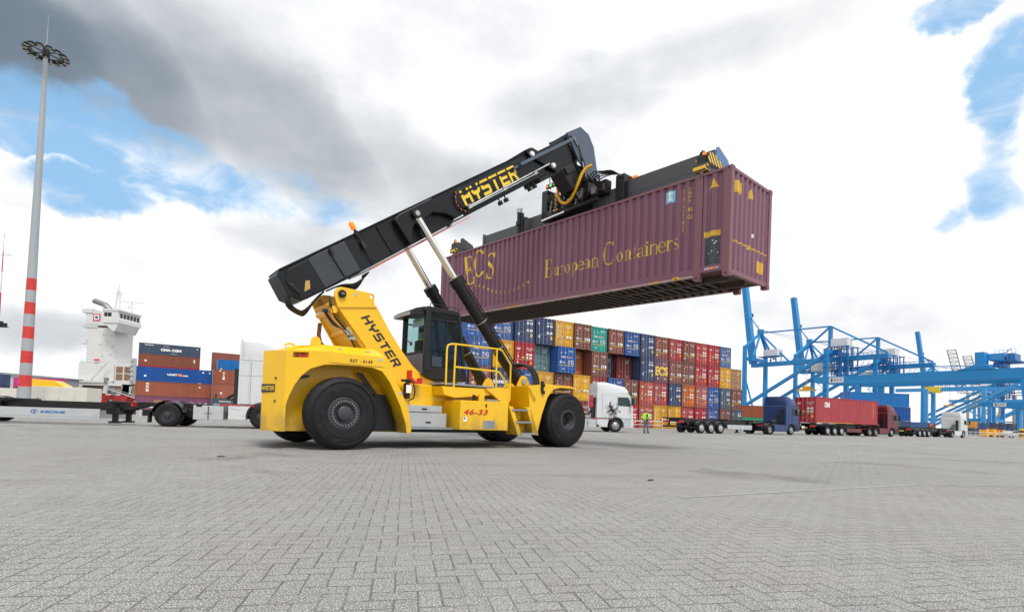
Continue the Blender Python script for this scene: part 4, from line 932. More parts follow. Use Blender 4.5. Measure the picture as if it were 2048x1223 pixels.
# marks on the end wall
def eflat(y0, y1, z0, z1, name, m_, P=PE):
    bm2 = MB(); t_ = MB(); drape([(y0, z0), (y1, z0), (y1, z1), (y0, z1)], [[0, 1, 2, 3]], P, -.03, -1, .004, 0, t_)
    bm2.add([(b_, a, c) for a, b_, c in t_.v], t_.f, 0); return bm2.build(name, m_, endw)
eflat(.27, .64, 2.28, 2.60, 'yellow_band', 'ydecal'); eflat(1.72, 2.10, .37, .70, 'yellow_band', 'ydecal'); eflat(1.36, 1.46, 1.30, 1.40, 'sticker', 'wletter')
eflat(.02+.16, 2.33, .955, .99, 'yellow_line', 'ydecal'); eflat(1.05, 1.24, .91, 1.02, 'sticker', 'yworn')
t_ = MB(); drape([(1.02, 2.32), (1.36, 2.32), (1.20, 2.60)], [[0, 1, 2]], PE, -.03, -1, .004, 0, t_); q_ = MB(); q_.add([(b_, a, c) for a, b_, c in t_.v], t_.f, 0); q_.build('warning_triangle', 'ydecal', endw)

# ================================================================== SPREADER (lifting frame)
SP = thing('lifting_spreader', (0, 0, 0), 0, 'black telescopic lifting frame clamped on top of the purple container', 'spreader'); SP.matrix_world = LC.matrix_world.copy()
def sbox(name, m_, *bx, bevel=.012, parent=None):
    mb = MB()
    for b_ in bx: mb.box(*b_)
    return mb.build(name, m_, parent or SP, bevel=bevel)
M['charl'] = mat('grey black spreader paint', (.055, .06, .065), .45, var=.12, dirt=.15, dcol=(.1, .1, .1))
sbox('main_beam', 'charl', (-9.2, -4.2, .85, 1.75, 3.05, 3.78)); 
ra = sbox('telescopic_arm', 'charl', (-4.3, -1.05, 1.0, 1.55, 3.12, 3.98)); sbox('arm_seam', 'plate', (-4.2, -1.1, .994, 1.0, 3.52, 3.535), bevel=0, parent=ra)
la = sbox('telescopic_arm', 'charl', (-12.05, -9.1, 1.15, 1.65, 3.12, 3.83)); sbox('arm_collar', 'plate', (-12.1, -12.03, 1.10, 1.70, 3.08, 3.90), parent=la)
sbox('sleeve', 'blackp', (-4.45, -4.1, .80, 1.80, 3.0, 4.16)); sbox('sleeve', 'blackp', (-9.3, -9.0, .85, 1.75, 3.0, 3.9))
for x, s in ((-.92, 1), (-12.80, -1)):
    eb = sbox('end_beam', 'charl', (x-.16, x+.16, .0, 2.5, 2.99, 3.20))
    g = MB(); g.prism([(.05, 3.2), (.05, 3.42), (.16, 3.50), (.34, 3.50), (.85, 3.34), (.95, 3.2)], 'x', x+s*.20, x+s*.225); g.prism([(.05, 3.2), (.05, 3.40), (.16, 3.46), (.34, 3.44), (.75, 3.30), (.85, 3.2)], 'x', x-s*.17, x-s*.14)
    g.build('gusset', 'hazard' if s > 0 else 'charl', eb, bevel=.005)
    g = MB(); g.box(x-.14, x+.14, .03, .14, 3.2, 3.42); g.build('guide_post', 'blackp', eb, bevel=.01)
    g = MB(); g.prism([(.48, 3.2), (.52, 3.76), (.64, 3.82), (1.20, 3.60), (1.45, 3.2)], 'x', x+s*.165, x+s*.195); g.build('end_plate', mat('sky reflection blue', (.05, .16, .36), .3, var=.1) if s > 0 else 'charl', eb, bevel=.005)  # right plate's blue is the sky's reflection put into its colour
    g = MB(); g.box(x-.19, x+.19, -.03, .16, 2.985, 3.02); g.box(x-.19, x+.19, -.03, .16, 3.10, 3.16); g.box(x-.19, x+.19, -.045, -.03, 2.985, 3.16, 1); g.build('corner_guide', ['hazard', 'hazard'], eb, bevel=.004)
    g = MB(); g.pipe([(x-.05, .1, 3.42), (x-.05, .1, 3.52), (x, .1, 3.56), (x+.06, .1, 3.52)], .035, n=10); lpst = g.build('lamp_post', 'blackp', eb, smooth=50)
    g = MB(); g.tube((x+.06, .1, 3.44), (x+.06, .1, 3.52), .05, n=14); g.build('signal_lamp', 'orange', lpst, smooth=40)
    for y in (.09, 2.41):
        g = MB(); g.tube((x, y, 2.80), (x, y, 3.0), .05, n=12); g.build('twistlock', 'steel', eb)
g = MB(); g.tube((-4.0, 1.3, 3.98), (-4.0, 1.3, 4.04), .07, n=14); g.box(-4.08, -3.92, 1.22, 1.38, 4.04, 4.17, 1); g.build('signal_lamp', ['blackp', 'orange'], SP)
# centre: slewing gear, dampers, hydraulics
sbox('slew_frame', 'blackp', (-7.75, -7.45, .55, 1.95, 3.4, 4.45), (-5.75, -5.45, .55, 1.95, 3.4, 4.2), (-7.75, -5.45, .55, .75, 3.30, 3.65), (-7.75, -5.45, 1.75, 1.95, 3.3, 3.65))
sbox('slew_frame', 'blackp', (-7.2, -5.7, .8, 1.7, 3.78, 4.12))
g = MB(); g.tube((-6.45, 1.25, 4.0), (-6.45, 1.25, 4.5), .62, n=32); g.tube((-6.45, 1.25, 4.1), (-6.45, 1.25, 4.25), .72, n=40); g.build('slew_ring', 'blackp', SP, smooth=40)
g = MB(); g.prism([(-7.1, 4.4), (-7.0, 5.0), (-6.4, 5.2), (-5.9, 4.9), (-5.9, 4.4)], 'y', .75, 1.75); g.build('rotator', 'charl', SP, bevel=.04)
g = MB(); g.tube((-9.0, .55, 3.05), (-9.0, .55, 4.0), .10, n=16); g.tube((-9.0, .55, 3.95), (-9.0, .55, 4.12), .12, n=16, m=1); g.tube((-9.0, .55, 3.45), (-9.0, .55, 3.60), .14, n=16); g.tube((-8.82, .55, 3.1), (-8.82, .55, 3.9), .06, n=12)
g.build('damper', ['blackp', 'steel'], SP, smooth=40)
g = MB(); g.tube((-7.6, .45, 3.28), (-6.3, .45, 3.36), .045, n=12, m=1); g.tube((-6.4, .45, 3.35), (-4.9, .45, 3.42), .08, n=14); g.build('shift_cylinder', ['blackp', 'chrome'], SP, smooth=40)
g = MB()
for k in range(9): g.box(-7.3+k*.29, -7.12+k*.29, .50, .70, 3.68, 3.82+.10*(k % 3), k % 2)
for k in range(6): g.tube((-7.2+k*.31, .48, 3.5), (-7.05+k*.31, .42, 3.9), .035, n=8, m=(k+1) % 2)
g.build('valve_bank', ['blackp', 'steel'], SP, bevel=.006)
g = MB(); g.box(-5.2, -4.7, .6, .9, 3.62, 4.08); g.box(-4.95, -4.75, .56, .6, 3.7, 3.95, 1); g.box(-5.4, -5.2, .62, .86, 3.6, 3.88); g.build('control_box', ['blackp', 'rust'], SP, bevel=.01)
g = MB()
for k in range(5): g.pipe([(-5.6, .7+.1*k, 4.3), (-5.35, .68+.1*k, 4.52-.03*k), (-4.95, .66+.1*k, 4.42), (-4.5, .65+.1*k, 4.30), (-4.2, .7+.08*k, 4.05)], .022, n=7)
for k in range(6): g.pipe([(-7.4+.1*k, .5, 4.2), (-7.2+.12*k, .42, 3.9), (-6.9+.14*k, .44, 3.55), (-6.5+.2*k, .48, 3.4)], .018, n=7)
for k in range(4): g.pipe([(-6.9+.15*k, .45, 4.6), (-6.7+.1*k, .36, 4.2), (-6.2+.1*k, .38, 3.85), (-5.7, .45, 3.6)], .022, n=7)
g.build('hydraulic_hose', 'black', SP, smooth=60)
g = MB(); g.pipe([(-6.72, .38, 4.72), (-6.72, .34, 4.35), (-6.66, .32, 3.98), (-6.52, .30, 3.72), (-6.30, .30, 3.58), (-6.06, .30, 3.62), (-5.86, .30, 3.84), (-5.70, .32, 4.14), (-5.58, .36, 4.44), (-5.46, .45, 4.62), (-5.30, .55, 4.70)], .055, n=12); g.build('yellow_hose', 'yhose', SP, smooth=60)
g = MB(); g.pipe([(-7.35, .6, 4.45), (-7.42, .6, 4.9), (-7.5, .6, 5.2)], .02); g.box(-7.55, -7.02, .55, .62, 4.50, 4.66); sb_ = g.build('signal_box', 'blackp', SP, bevel=.008)
for i, (m_, x) in enumerate((('amber_l', -7.47), ('green_l', -7.29), ('amber_l', -7.11))):
    g = MB(); g.tube((x, .55, 4.58), (x, .535, 4.58), .055, n=14); g.build('signal_lamp', m_, sb_)
g = MB(); g.box(-6.95, -6.85, .44, .5, 3.62, 4.15); g.box(-7.0, -6.8, .43, .47, 3.50, 3.56); g.build('yellow_marker', 'yhose', SP)

# ================================================================== STACKED CONTAINERS
PAL = {'navy': (.035, .055, .13), 'blue': (.028, .095, .32), 'yellow': (.66, .34, .012), 'brown': (.20, .068, .05), 'rust brown': (.27, .085, .05), 'teal': (.008, .30, .26),
       'red': (.40, .028, .038), 'orange': (.50, .13, .022), 'slate': (.06, .085, .13), 'grey teal': (.11, .19, .22), 'salmon': (.42, .10, .075), 'dark red': (.26, .03, .03), 'purple': (.17, .07, .12), 'tan': (.38, .19, .06),
       'crane blue': (.012, .17, .48), 'green': (.02, .24, .12), 'steel blue': (.05, .12, .30), 'orange yellow': (.80, .33, .01)}
for k, c in PAL.items(): M['c_'+k] = worn_paint(k+' container paint', c, .7, vary=True)
for k in list(PAL): M['d_'+k] = mat(k+' container frame', tuple(x*.85 for x in PAL[k]), .55, var=.15, dirt=.5, dcol=(.12, .06, .04), scale=3)
M['seal'] = mat('door seal', (.03, .03, .033), .8)
def box_meshes(L, Wd, H, key):
    """meshes of one box: shell with frame, a door leaf, a rod; x runs away from the doors, y across, z up"""
    sh = MB(); P = corr_profile(.16, L-.16, .30)
    corr_wall(sh, P, .012, 1, .16, H-.07); corr_wall(sh, P, Wd-.012, -1, .16, H-.07)
    corr_wall(sh, corr_profile(.14, Wd-.14, .28), L-.012, -1, .16, H-.1, axis='y')
    sh.box(.05, L-.05, .06, Wd-.06, H-.05, H-.03); sh.box(.08, L-.05, .06, Wd-.06, .13, .17)
    for x in (0, L):
        for y in (0, Wd):
            a, b_ = (x, x+.14) if x == 0 else (x-.14, x); c, d = (y, y+.12) if y == 0 else (y-.12, y)
            sh.box(a, b_, c, d, .12, H-.12, 1); sh.box(a-.004, b_+.03, c-.004, d+.004, 0, .121, 1); sh.box(a-.004, b_+.03, c-.004, d+.004, H-.121, H, 1)
    for y in (0, Wd):
        c, d = (y+.004, y+.07) if y == 0 else (y-.07, y-.004)
        sh.box(.17, L-.17, c, d, H-.08, H-.01, 1); sh.box(.17, L-.17, c, d, .03, .165, 1)
    for x in (.01, L-.09):
        sh.box(x, x+.08, .125, Wd-.125, H-.11, H-.012, 1); sh.box(x, x+.08, .125, Wd-.125, .02, .15, 1)
    for k in range(int(L/1.2)): sh.box(.6+k*1.2, .66+k*1.2, .07, Wd-.07, .03, .13, 1)
    dr = MB(); w_ = (Wd-.28)/2-.01
    dr.box(.045, .085, 0, w_, 0, H-.28, 0); n = 5
    for k in range(n): z = .10+(H-.48)*k/(n-1)*.98; dr.box(.02, .045, .05, w_-.05, z-.0, z+(H-.48)/(n-1)*.62 if k < n-1 else z+.08, 0)
    dr.box(.04, .05, -.012, 0, 0, H-.28, 1); dr.box(.04, .05, w_, w_+.012, 0, H-.28, 1)
    for k in range(4): dr.box(.0, .05, w_-.02, w_+.05, .25+k*(H-.8)/3, .33+k*(H-.8)/3, 2)
    rd = MB(); rd.tube((-.005, 0, -.06), (-.005, 0, H-.22), .021, n=6)
    for z in (-.06, H-.27): rd.box(-.03, .03, -.035, .035, z, z+.06)
    for z in (.62, H*.6): rd.box(-.02, .03, -.03, .03, z, z+.05)
    rd.box(-.03, 0, 0, .42, .88, .92)
    return sh.mesh(key+'_shell'), dr.mesh(key+'_door'), rd.mesh(key+'_rod'), w_
def marks(kind, Wd, H):
    """door markings: flat paint 3 mm proud of the leaves; slots 0 white, 1 yellow, 2 orange, 3 red"""
    mb = MB(); X = -.032 if False else .012
    def t(s, y0, z0, wd, h, m=0, **kw): text_on(mb, s, (X, Wd-y0, z0), (0, -wd, 0), (0, 0, h), m, **kw)
    def r(y0, y1, z0, z1, m=0, x=None): mb.add([(x or X, Wd-y0, z0), (x or X, Wd-y1, z0), (x or X, Wd-y1, z1), (x or X, Wd-y0, z1)], [(0, 1, 2, 3)], m)
    def tri(y, z, s_, m=1): mb.add([(X, Wd-y, z), (X, Wd-y-s_, z), (X, Wd-y-s_/2, z+s_)], [(0, 1, 2)], m)
    a = Wd*.10; b_ = Wd*.58
    if kind == 'u45':
        t('45', a, 1.02, .36, .27, bold=.03); t('G1', a+.52, 1.04, .26, .22, bold=.02); t('PW', b_, 1.22, .3, .2, bold=.02); t('L5', b_, .96, .28, .2, bold=.02); t('EG', b_+.42, .96, .34, .46, bold=.02)
        r(.2, Wd-.25, .80, .85, 1); r(a+.4, a+.75, .42, .47); t('4523410', b_, 2.35, .7, .13, bold=.02); tri(a+.1, 2.1, .22); r(a+.7, a+.85, 2.15, 2.28)
        t('UNIT', a+.25, 1.66, .62, .16, bold=.03); t('45', a+.92, 1.66, .26, .16, 2, bold=.03); t('.com', a+1.25, 1.68, .42, .1)
    elif kind == 'line':
        r(a+.3, a+.65, 2.25, 2.47, 3); r(a+.34, a+.61, 2.33, 2.38, 0, X-.004); t('KNLU 42310', b_, 2.33, .75, .12, bold=.02); t('45', b_+.3, 2.15, .34, .11)
        t('45', a, 1.05, .34, .27, bold=.03); t('G1', a+.5, 1.07, .22, .22, bold=.02); r(b_+.05, b_+.2, .98, 1.35); r(b_+.34, b_+.5, .98, 1.35); r(b_+.62, b_+.8, .98, 1.35)
        r(.2, Wd-.25, .84, .89, 1); r(a, a+.3, .48, .62); tri(a+.1, 1.65, .2); r(a+.12, a+.25, 1.95, 2.1)
    elif kind == 'red':
        t('OHI', a, 2.05, .42, .24, bold=.04); t('OHLU 451023', b_, 2.2, .85, .12, bold=.02); t('45R1', b_+.2, 2.02, .45, .11)
        tri(a+.08, 1.62, .2); r(a+.08, a+.28, 1.28, 1.45); r(b_, b_+.3, 1.5, 1.72); r(b_+.42, b_+.75, 1.5, 1.72); r(b_, b_+.28, 1.18, 1.38); r(b_+.42, b_+.75, 1.18, 1.38)
        r(.2, Wd-.25, 1.02, 1.07, 1); r(a+.62, a+.95, 1.22, 1.36, 1); r(b_+.52, b_+.74, .62, .86, 2); r(a+.08, a+.24, .62, .86); r(a+.7, a+.84, .55, .62)
    elif kind == 'vert':
        for k in range(8): t('EUROCARG'[k], a+.02, 2.22-k*.16, .15, .12, bold=.05)
        t('ICSU 42107', b_, 2.28, .7, .13, bold=.02); t('45', b_+.18, 2.08, .3, .14, bold=.02); r(b_+.05, b_+.35, 1.0, 1.25); r(b_+.48, b_+.78, 1.0, 1.25); r(a+.1, a+.3, .95, 1.1, 2); r(a+.6, a+.75, .95, 1.1)
    elif kind == 'navy':
        t('SAM 20451', b_, 2.3, .75, .13, bold=.02); r(a+.05, a+.2, 2.12, 2.3); r(b_, b_+.28, 1.95, 2.15); r(b_+.45, b_+.75, 1.95, 2.15); r(b_, b_+.26, 1.2, 1.42); r(b_+.42, b_+.75, 1.2, 1.42); r(a+.1, a+.3, .7, .95); r(b_+.5, b_+.75, .62, .95, 1)
    elif kind == 'plain':
        t('TRLU 28415', b_, 2.35, .7, .11, bold=.02); r(b_+.1, b_+.5, 2.12, 2.2); r(a+.2, a+.32, .4, .5); r(b_+.3, b_+.42, .4, .5)
    elif kind == 'samskip':
        t('SAMSKIP', a*.4, 1.28, Wd*.92, .36, bold=.04); tri(a, 2.1, .22); t('VNLU 20', b_, 2.3, .6, .12, bold=.02); r(a, Wd-.4, .70, .75, 1)
    elif kind == 'ecs':
        t('ECS', .03, .85, Wd-.06, 1.15, 1, bold=.05); t('ECBU 45102', b_, 2.3, .75, .13, 1, bold=.02); r(a+.2, a+.5, .4, .55, 1); r(b_+.3, b_+.6, .4, .55, 1)
    return mb.mesh('lettering_'+kind) if mb.v else None
STD = {}
def protos(L, Wd, H):
    k = (L, Wd, H)
    if k not in STD: STD[k] = box_meshes(L, Wd, H, 'box')
    return STD[k]
MK = {}
def setm(o, i, m_):
    o.material_slots[i].link = 'OBJECT'; o.material_slots[i].material = M[m_]
def container(loc, rz, colr, kind, label, group=None, L=12.19, Wd=2.44, H=2.896, doors=True, name='shipping_container', cat='container'):
    t = thing(name, loc, rz, label, cat, group)
    sh, dr, rd, w_ = protos(L, Wd, H)
    if not sh.materials:
        for me, n in ((sh, 2), (dr, 3), (rd, 1)):
            for _ in range(n): me.materials.append(M['steel'])
    o = link('shell', sh, t); setm(o, 0, 'c_'+colr); setm(o, 1, 'd_'+colr)
    if doors:
        for i in (0, 1):
            d = link('door', dr, t); d.location = (0, .14, .16) if i == 0 else (0, Wd-.14, .16)
            if i: d.scale = (1, -1, 1)
            setm(d, 0, 'c_'+colr); setm(d, 1, 'seal'); setm(d, 2, 'd_'+colr)
            for q in (.28, .78):
                r = link('lock_rod', rd, d); r.location = (0, w_*q, 0); setm(r, 0, 'steel')
        k = (kind, Wd, H)
        if kind and k not in MK:
            MK[k] = marks(kind, Wd, H)
            for n in ('wletter', 'yletter', 'orange', 'rletter'): MK[k].materials.append(M[n])
        if kind: mo = link('door_lettering', MK[k], t)
    return t
ORD = ['', 'first', 'second', 'third', 'fourth', 'fifth', 'sixth', 'seventh', 'eighth', 'ninth', 'tenth', 'eleventh', 'twelfth', 'thirteenth', 'fourteenth', 'fifteenth', 'sixteenth', 'seventeenth', 'eighteenth', 'nineteenth', 'twentieth', 'twenty-first']
TIER = ['bottom', 'second', 'third', 'top']
# rows of the long stack, left to right; columns -3 .. 17. (colour, marking, set back in metres)
C_ = lambda c, k='plain', s=0: (c, k, s)
U = ('blue', 'u45', 0); BR = ('brown', 'line', 0); RD = ('red', 'red', 0); YE = ('yellow', 'vert', 0); NV = ('navy', 'navy', 0); SA = ('salmon', 'red', 0); SL = ('slate', 'navy', 0)
TOP = [None, None, None, C_('blue', 'u45', 1.2), C_('blue', 'u45', .3), NV, NV, YE, BR, C_('teal', 'u45', .2), BR, U, C_('navy', 'navy'), BR, RD, BR, RD, RD, C_('steel blue', 'u45'), None, None]
T3 = [None, None, None, U, YE, RD, C_('grey teal', 'plain', .7), C_('blue', 'u45', -.5), C_('orange', 'plain', 1.5), BR, C_('slate', 'plain', 1.8), C_('dark red', 'plain', 1.4), C_('navy', 'navy'), C_('purple', 'ecs'), BR, BR, RD, RD, YE, C_('tan', 'plain', .2), None]
T2 = [None, BR, U, C_('rust brown', 'line'), C_('navy', 'samskip'), U, YE, BR, YE, C_('dark red', 'red'), U, BR, SA, RD, NV, C_('orange', 'red'), SA, U, SL, BR, None]
T1 = [None, RD, YE, NV, U, SA, BR, U, C_('dark red', 'red'), BR, YE, RD, SA, YE, YE, RD, RD, U, BR, SL, None]
P0 = Vector((-4.335, 50.74, 0)); PIT = 2.6135
nm_used = set()
for tier, row in enumerate((T1, T2, T3, TOP)):
    for k, it in enumerate(row):
        if it is None: continue
        c, kind, back = it
        ncol = 19 if tier == 3 else 20
        p = P0+gx*(PIT*(k-3)+.08)+gy*(back+rnd.uniform(-.08, .08))+Vector((0, 0, 2.896*tier+.12))
        fe = ncol-k
        lab = '%s container, %s tier of the long stack, %s column from its crane end' % (c, TIER[tier], ORD[fe])
        # doors face the yard: local x away from the camera, local y along the row (mirrored by turning)
        t = container(p+gx*(2.44+rnd.uniform(-.035, .035)), GA+math.pi/2+rnd.uniform(-.006, .006), c, kind, lab, 'containers in the long stack')
# kerb in front of the long stack
kb = MB(); a, b_ = P0-gx*10-gy*1.2, P0+gx*60-gy*1.2
kb.bar(a+Vector((0, 0, .06)), b_+Vector((0, 0, .06)), .35, .14)
tag(kb.build('kerb', mat('pale concrete', (.42, .40, .36), .85, var=.12, scale=1.5)), kind='structure')
def rail_fence(p, q, n, label, h=.95, name='guard_rail'):
    p, q = Vector(p), Vector(q); t = thing(name, p, 0, label, 'guard rail'); d = q-p
    mb = MB(); mb.tube((0, 0, h), d+Vector((0, 0, h)), .055, n=8); mb.build('rail', 'white', t, smooth=50)
    if h > .7: mb = MB(); mb.tube((0, 0, h*.55), d+Vector((0, 0, h*.55)), .04, n=8); mb.build('rail', 'white', t, smooth=50)
    for i in range(n+1): mb = MB(); c = d*(i/n); mb.tube(c, c+Vector((0, 0, h+.02)), .045, n=8); mb.build('post', 'white', t, smooth=50)
    return t
rail_fence(P0+gx*18-gy*2.2, P0+gx*52-gy*2.2, 14, 'white tubular guard rail along the foot of the long container stack')

# ================================================================== LORRIES
def truck_wheel(root, x, y_out, side, R=.50, w_=.32, rimc='steel', dual=False, nm='wheel'):
    Y = lambda d: y_out-side*d
    mb = MB(); mb.lathe([(r, Y(d)) for r, d in ((.30, .03), (.33, .0), (R*.82, .0), (R*.96, .03), (R, .07), (R, w_-.07), (R*.96, w_-.03), (R*.8, w_), (.30, w_))], (x, 0, R), n=32)
    t = mb.build(nm, 'tyre', root, smooth=40)
    rb = MB(); rb.lathe([(.31, Y(.03)), (.285, Y(.02)), (.265, Y(.08)), (.20, Y(.10 if dual else .04)), (.12, Y(.09 if dual else .0)), (.105, Y(-.03 if not dual else .0)), (0, Y(-.04 if not dual else -.01))], (x, 0, R), n=28)
    for i in range(10): a = 2*math.pi*i/10; rb.tube((x+.17*math.cos(a), Y(.07 if dual else .03), R+.17*math.sin(a)), (x+.17*math.cos(a), Y(.03 if dual else -.01), R+.17*math.sin(a)), .016, n=6)
    for i in range(10): a = 2*math.pi*(i+.5)/10; rb.tube((x+.235*math.cos(a), Y(.068), R+.235*math.sin(a)), (x+.235*math.cos(a), Y(.058), R+.235*math.sin(a)), .024, n=8, m=1)
    rb.build('rim', [rimc, 'bletter'], t, smooth=35); return t
def fender(root, x, y_out, side, R=.58, a0=10, a1=170, w_=.6, name='mudguard'):
    mb = MB(); n = 14; rg = []
    for i in range(n+1):
        a = R_(a0+(a1-a0)*i/n); rg.append([(x+r*math.cos(a), y, .5+r*math.sin(a)) for r, y in ((R, y_out), (R+.03, y_out), (R+.03, y_out-side*w_), (R, y_out-side*w_))])
    mb.loft(rg); return mb.build(name, 'blackp', root, smooth=40)
def tractor(loc, rz, colr, label, style='euro', wb=3.7, tank='alu', graphic=False, group=None, rimc='steel', axles=1, back=1.02, fair=0.0, t0=.75, low=0.0, tw=.67):
    """x forward, rear axle at x = 0; near side is -y"""
    t = thing('lorry_tractor', loc, rz, label, 'lorry', group); P = M[colr]
    for s in (-1, 1):
        for k in range(axles): truck_wheel(t, -1.3*k, s*1.24, s, dual=True, w_=.58, rimc=rimc); fender(t, -1.3*k, s*1.25, s)
        truck_wheel(t, wb, s*1.23, s, rimc=rimc)
        mb = MB(); mb.box(-1.2, wb+.9, s*.42-.04, s*.42+.04, .72-low, .98-low); mb.build('frame_rail', 'blackp', t)
    mb = MB(); mb.box(-.55, .55, -.45, .45, .98-low, 1.10-low); mb.prism([(-.6, 1.10-low), (.35, 1.10-low), (.30, 1.20-low), (-.5, 1.16-low)], 'y', -.42, .42); mb.build('fifth_wheel', 'blackp', t, bevel=.02)
    mb = MB(); mb.tube((0, -1, .5), (0, 1, .5), .12); mb.tube((wb, -1, .5), (wb, 1, .5), .08); mb.build('axle', 'blackp', t)
    x0 = wb-back; xf = wb+1.32             # cab rear wall and front
    # cab body
    prof = [(x0, 1.02), (x0, 2.9), (x0+.03, 3.02), (xf-.45, 3.02), (xf-.18, 2.72), (xf-.04, 2.05), (xf, 1.75), (xf+.02, 1.02)]
    mb = MB(); mb.prism(prof, 'y', -1.24, 1.24); cab = mb.build('cab', P, t); 
    arch = MB(); arch.tube((wb, -1.5, .52), (wb, 1.5, .52), .64, n=28)
    mb = MB(); mb.prism([(x0+.04, .55), (x0+.04, 1.02), (xf+.02, 1.02), (xf+.04, .62), (xf, .36), (wb+.55, .36), (wb+.55, .42)], 'y', -1.24, 1.24); low = mb.build('bumper', P, t)
    ac = arch.build('cut', P); boolean(low, [ac]); arch = MB(); arch.tube((wb, -1.5, .52), (wb, 1.5, .52), .64, n=28); ac = arch.build('cut', P); boolean(cab, [ac]); bevel_mod(cab, .05, 3); bevel_mod(low, .03, 2)
    # roof and its wind deflector
    mb = MB(); rh = 3.92 if style == 'euro' else 3.75
    mb.loft([[(x0+.02, y, z) for y, z in ((-1.2, 2.98), (1.2, 2.98), (1.12, rh-.12), (1.0, rh), (-1.0, rh), (-1.12, rh-.12))], [(x0+.75, y, z) for y, z in ((-1.2, 2.98), (1.2, 2.98), (1.12, rh-.12), (1.0, rh), (-1.0, rh), (-1.12, rh-.12))],
             [(xf-.62, y, z) for y, z in ((-1.18, 2.98), (1.18, 2.98), (1.08, rh-.42), (.96, rh-.30), (-.96, rh-.30), (-1.08, rh-.42))], [(xf-.30, y, z) for y, z in ((-1.12, 2.90), (1.12, 2.90), (1.04, 3.1), (.9, 3.14), (-.9, 3.14), (-1.04, 3.1))]])
    rf = mb.build('cab_roof', P, t, bevel=.03, smooth=30)
    for s in (-1, 1):
        if fair: mb = MB(); mb.prism([(x0-fair, 1.05), (x0-fair, 2.95), (x0-fair*.6, rh-.1), (x0+.05, rh-.02), (x0+.05, 1.05)], 'y', s*1.25, s*1.21); mb.box(x0+.35, x0+.36, s*1.252-.002, s*1.252+.002, 1.05, rh-.75, 1); mb.box(x0-fair, wb+1.0, s*1.252-.002, s*1.252+.002, 2.98, 2.995, 1); mb.box(x0-fair, wb+1.0, s*1.252-.002, s*1.252+.002, 2.3, 2.312, 1); mb.build('side_fairing', [P, 'lgrey'], t)
        g = MB(); g.prism([(wb+.12, 2.02), (wb+.12, 2.66), (xf-.40, 2.66), (xf-.26, 2.4), (xf-.20, 1.96)], 'y', s*1.235, s*1.252); w_ = g.build('window', 'tglass', cab)
        g = MB(); g.prism([(wb+.05, 1.05), (wb+.05, 1.055), (xf-.15, 1.055), (xf-.15, 1.05)], 'y', s*1.25, s*1.255); g.box(wb+.045, wb+.055, s*1.246-.004, s*1.246+.004, 1.05, 2.75); g.box(xf-.17, xf-.16, s*1.246-.004, s*1.246+.004, 1.05, 1.98); g.build('door_seam', 'bletter', cab)
        g = MB(); g.box(wb+.18, wb+.36, s*1.262-.01, s*1.262+.01, 1.55, 1.60); g.build('door_handle', 'blackp', cab)
        g = MB(); g.box(xf-.22, xf-.06, s*1.50-.10, s*1.50+.06, 2.05, 2.60); g.bar((xf-.2, s*1.2, 2.7), (xf-.14, s*1.46, 2.64), .05, .05); g.bar((xf-.2, s*1.2, 2.1), (xf-.14, s*1.46, 2.08), .05, .05); g.build('mirror', 'blackp', t, bevel=.02)
        g = MB(); g.box(xf+.0, xf+.045, s*1.05-.15, s*1.05+.15, .62, .84); g.build('headlight', 'glass', t)
        g = MB(); g.box(-1.34-.9*(axles-1), -1.30-.9*(axles-1), s*.98-.2, s*.98+.2, .82, .96); g.build('tail_light', 'redlens', t)
        g = MB(); 
        if tank == 'alu': g.box(t0, t0+tw, s*1.21-(.62 if s > 0 else 0), s*1.21+(.62 if s < 0 else 0), .34, .94); g.box(t0+tw+.02, t0+2*tw+.02, s*1.21-(.62 if s > 0 else 0), s*1.21+(.62 if s < 0 else 0), .34, .94); g.box(t0+tw-.02, t0+tw+.04, s*1.222-.01, s*1.222+.01, .36, .92, 1); g.box(t0+tw-.14, t0+tw-.02, s*1.225-.01, s*1.225+.01, .60, .64, 1); g.box(t0+tw+.04, t0+tw+.16, s*1.225-.01, s*1.225+.01, .60, .64, 1)
        elif tank == 'skirt': g.box(.78, wb-.72, s*1.22-(.55 if s > 0 else 0), s*1.22+(.55 if s < 0 else 0), .32, 1.0)
        else: g.tube((.85, s*.85, .66), (2.3, s*.85, .66), .34, n=24)
        g.build('fuel_tank', [P if tank == 'skirt' else 'alu', 'bletter'], t, bevel=.03)
        if tank == 'alu': g = MB(); g.box(t0+2*tw+.21, wb-.64, s*1.23-.3*(s > 0), s*1.23+.3*(s < 0), .38, 1.0); g.bar((t0+2*tw+.25, s*1.235, .86), (wb-.65, s*1.235, .78), .012, .02, m=1); g.box(t0+2*tw+.23, wb-.66, s*1.232-.004, s*1.232+.004, .56, .575, 1); g.build('battery_box', [P, 'lgrey'], t, bevel=.02)
        if tank == 'alu': g = MB(); g.bar((t0+1.0, s*1.2, 1.0), (wb-.3, s*1.2, .985), .08, .05); g.build('red_skirt_edge', 'red', t)
        g = MB(); g.box(-.72, -.66, s*1.2-.3*(s > 0), s*1.2+.3*(s < 0), .16, .62); g.build('mud_flap', 'blackp', t)
    g = MB(); g.add([(xf-.43, -1.05, 2.95), (xf-.43, 1.05, 2.95), (xf-.02, 1.12, 1.95), (xf-.02, -1.12, 1.95)], [(0, 1, 2, 3)]); g.T = None
    for i, v in enumerate(g.v): g.v[i] = v+Vector((.03, 0, .01))
    g.build('windscreen', 'dglass', cab)
    g = MB(); g.box(xf+.02, xf+.05, -.85, .85, 1.1, 1.65); g.build('grille', 'blackp', cab)
    g = MB(); g.prism([(xf-.42, 3.02), (xf-.10, 2.86), (xf+.12, 2.80), (xf+.12, 2.84), (xf-.10, 2.92), (xf-.38, 3.08)], 'y', -1.1, 1.1); g.build('sun_visor', 'blackp', cab)
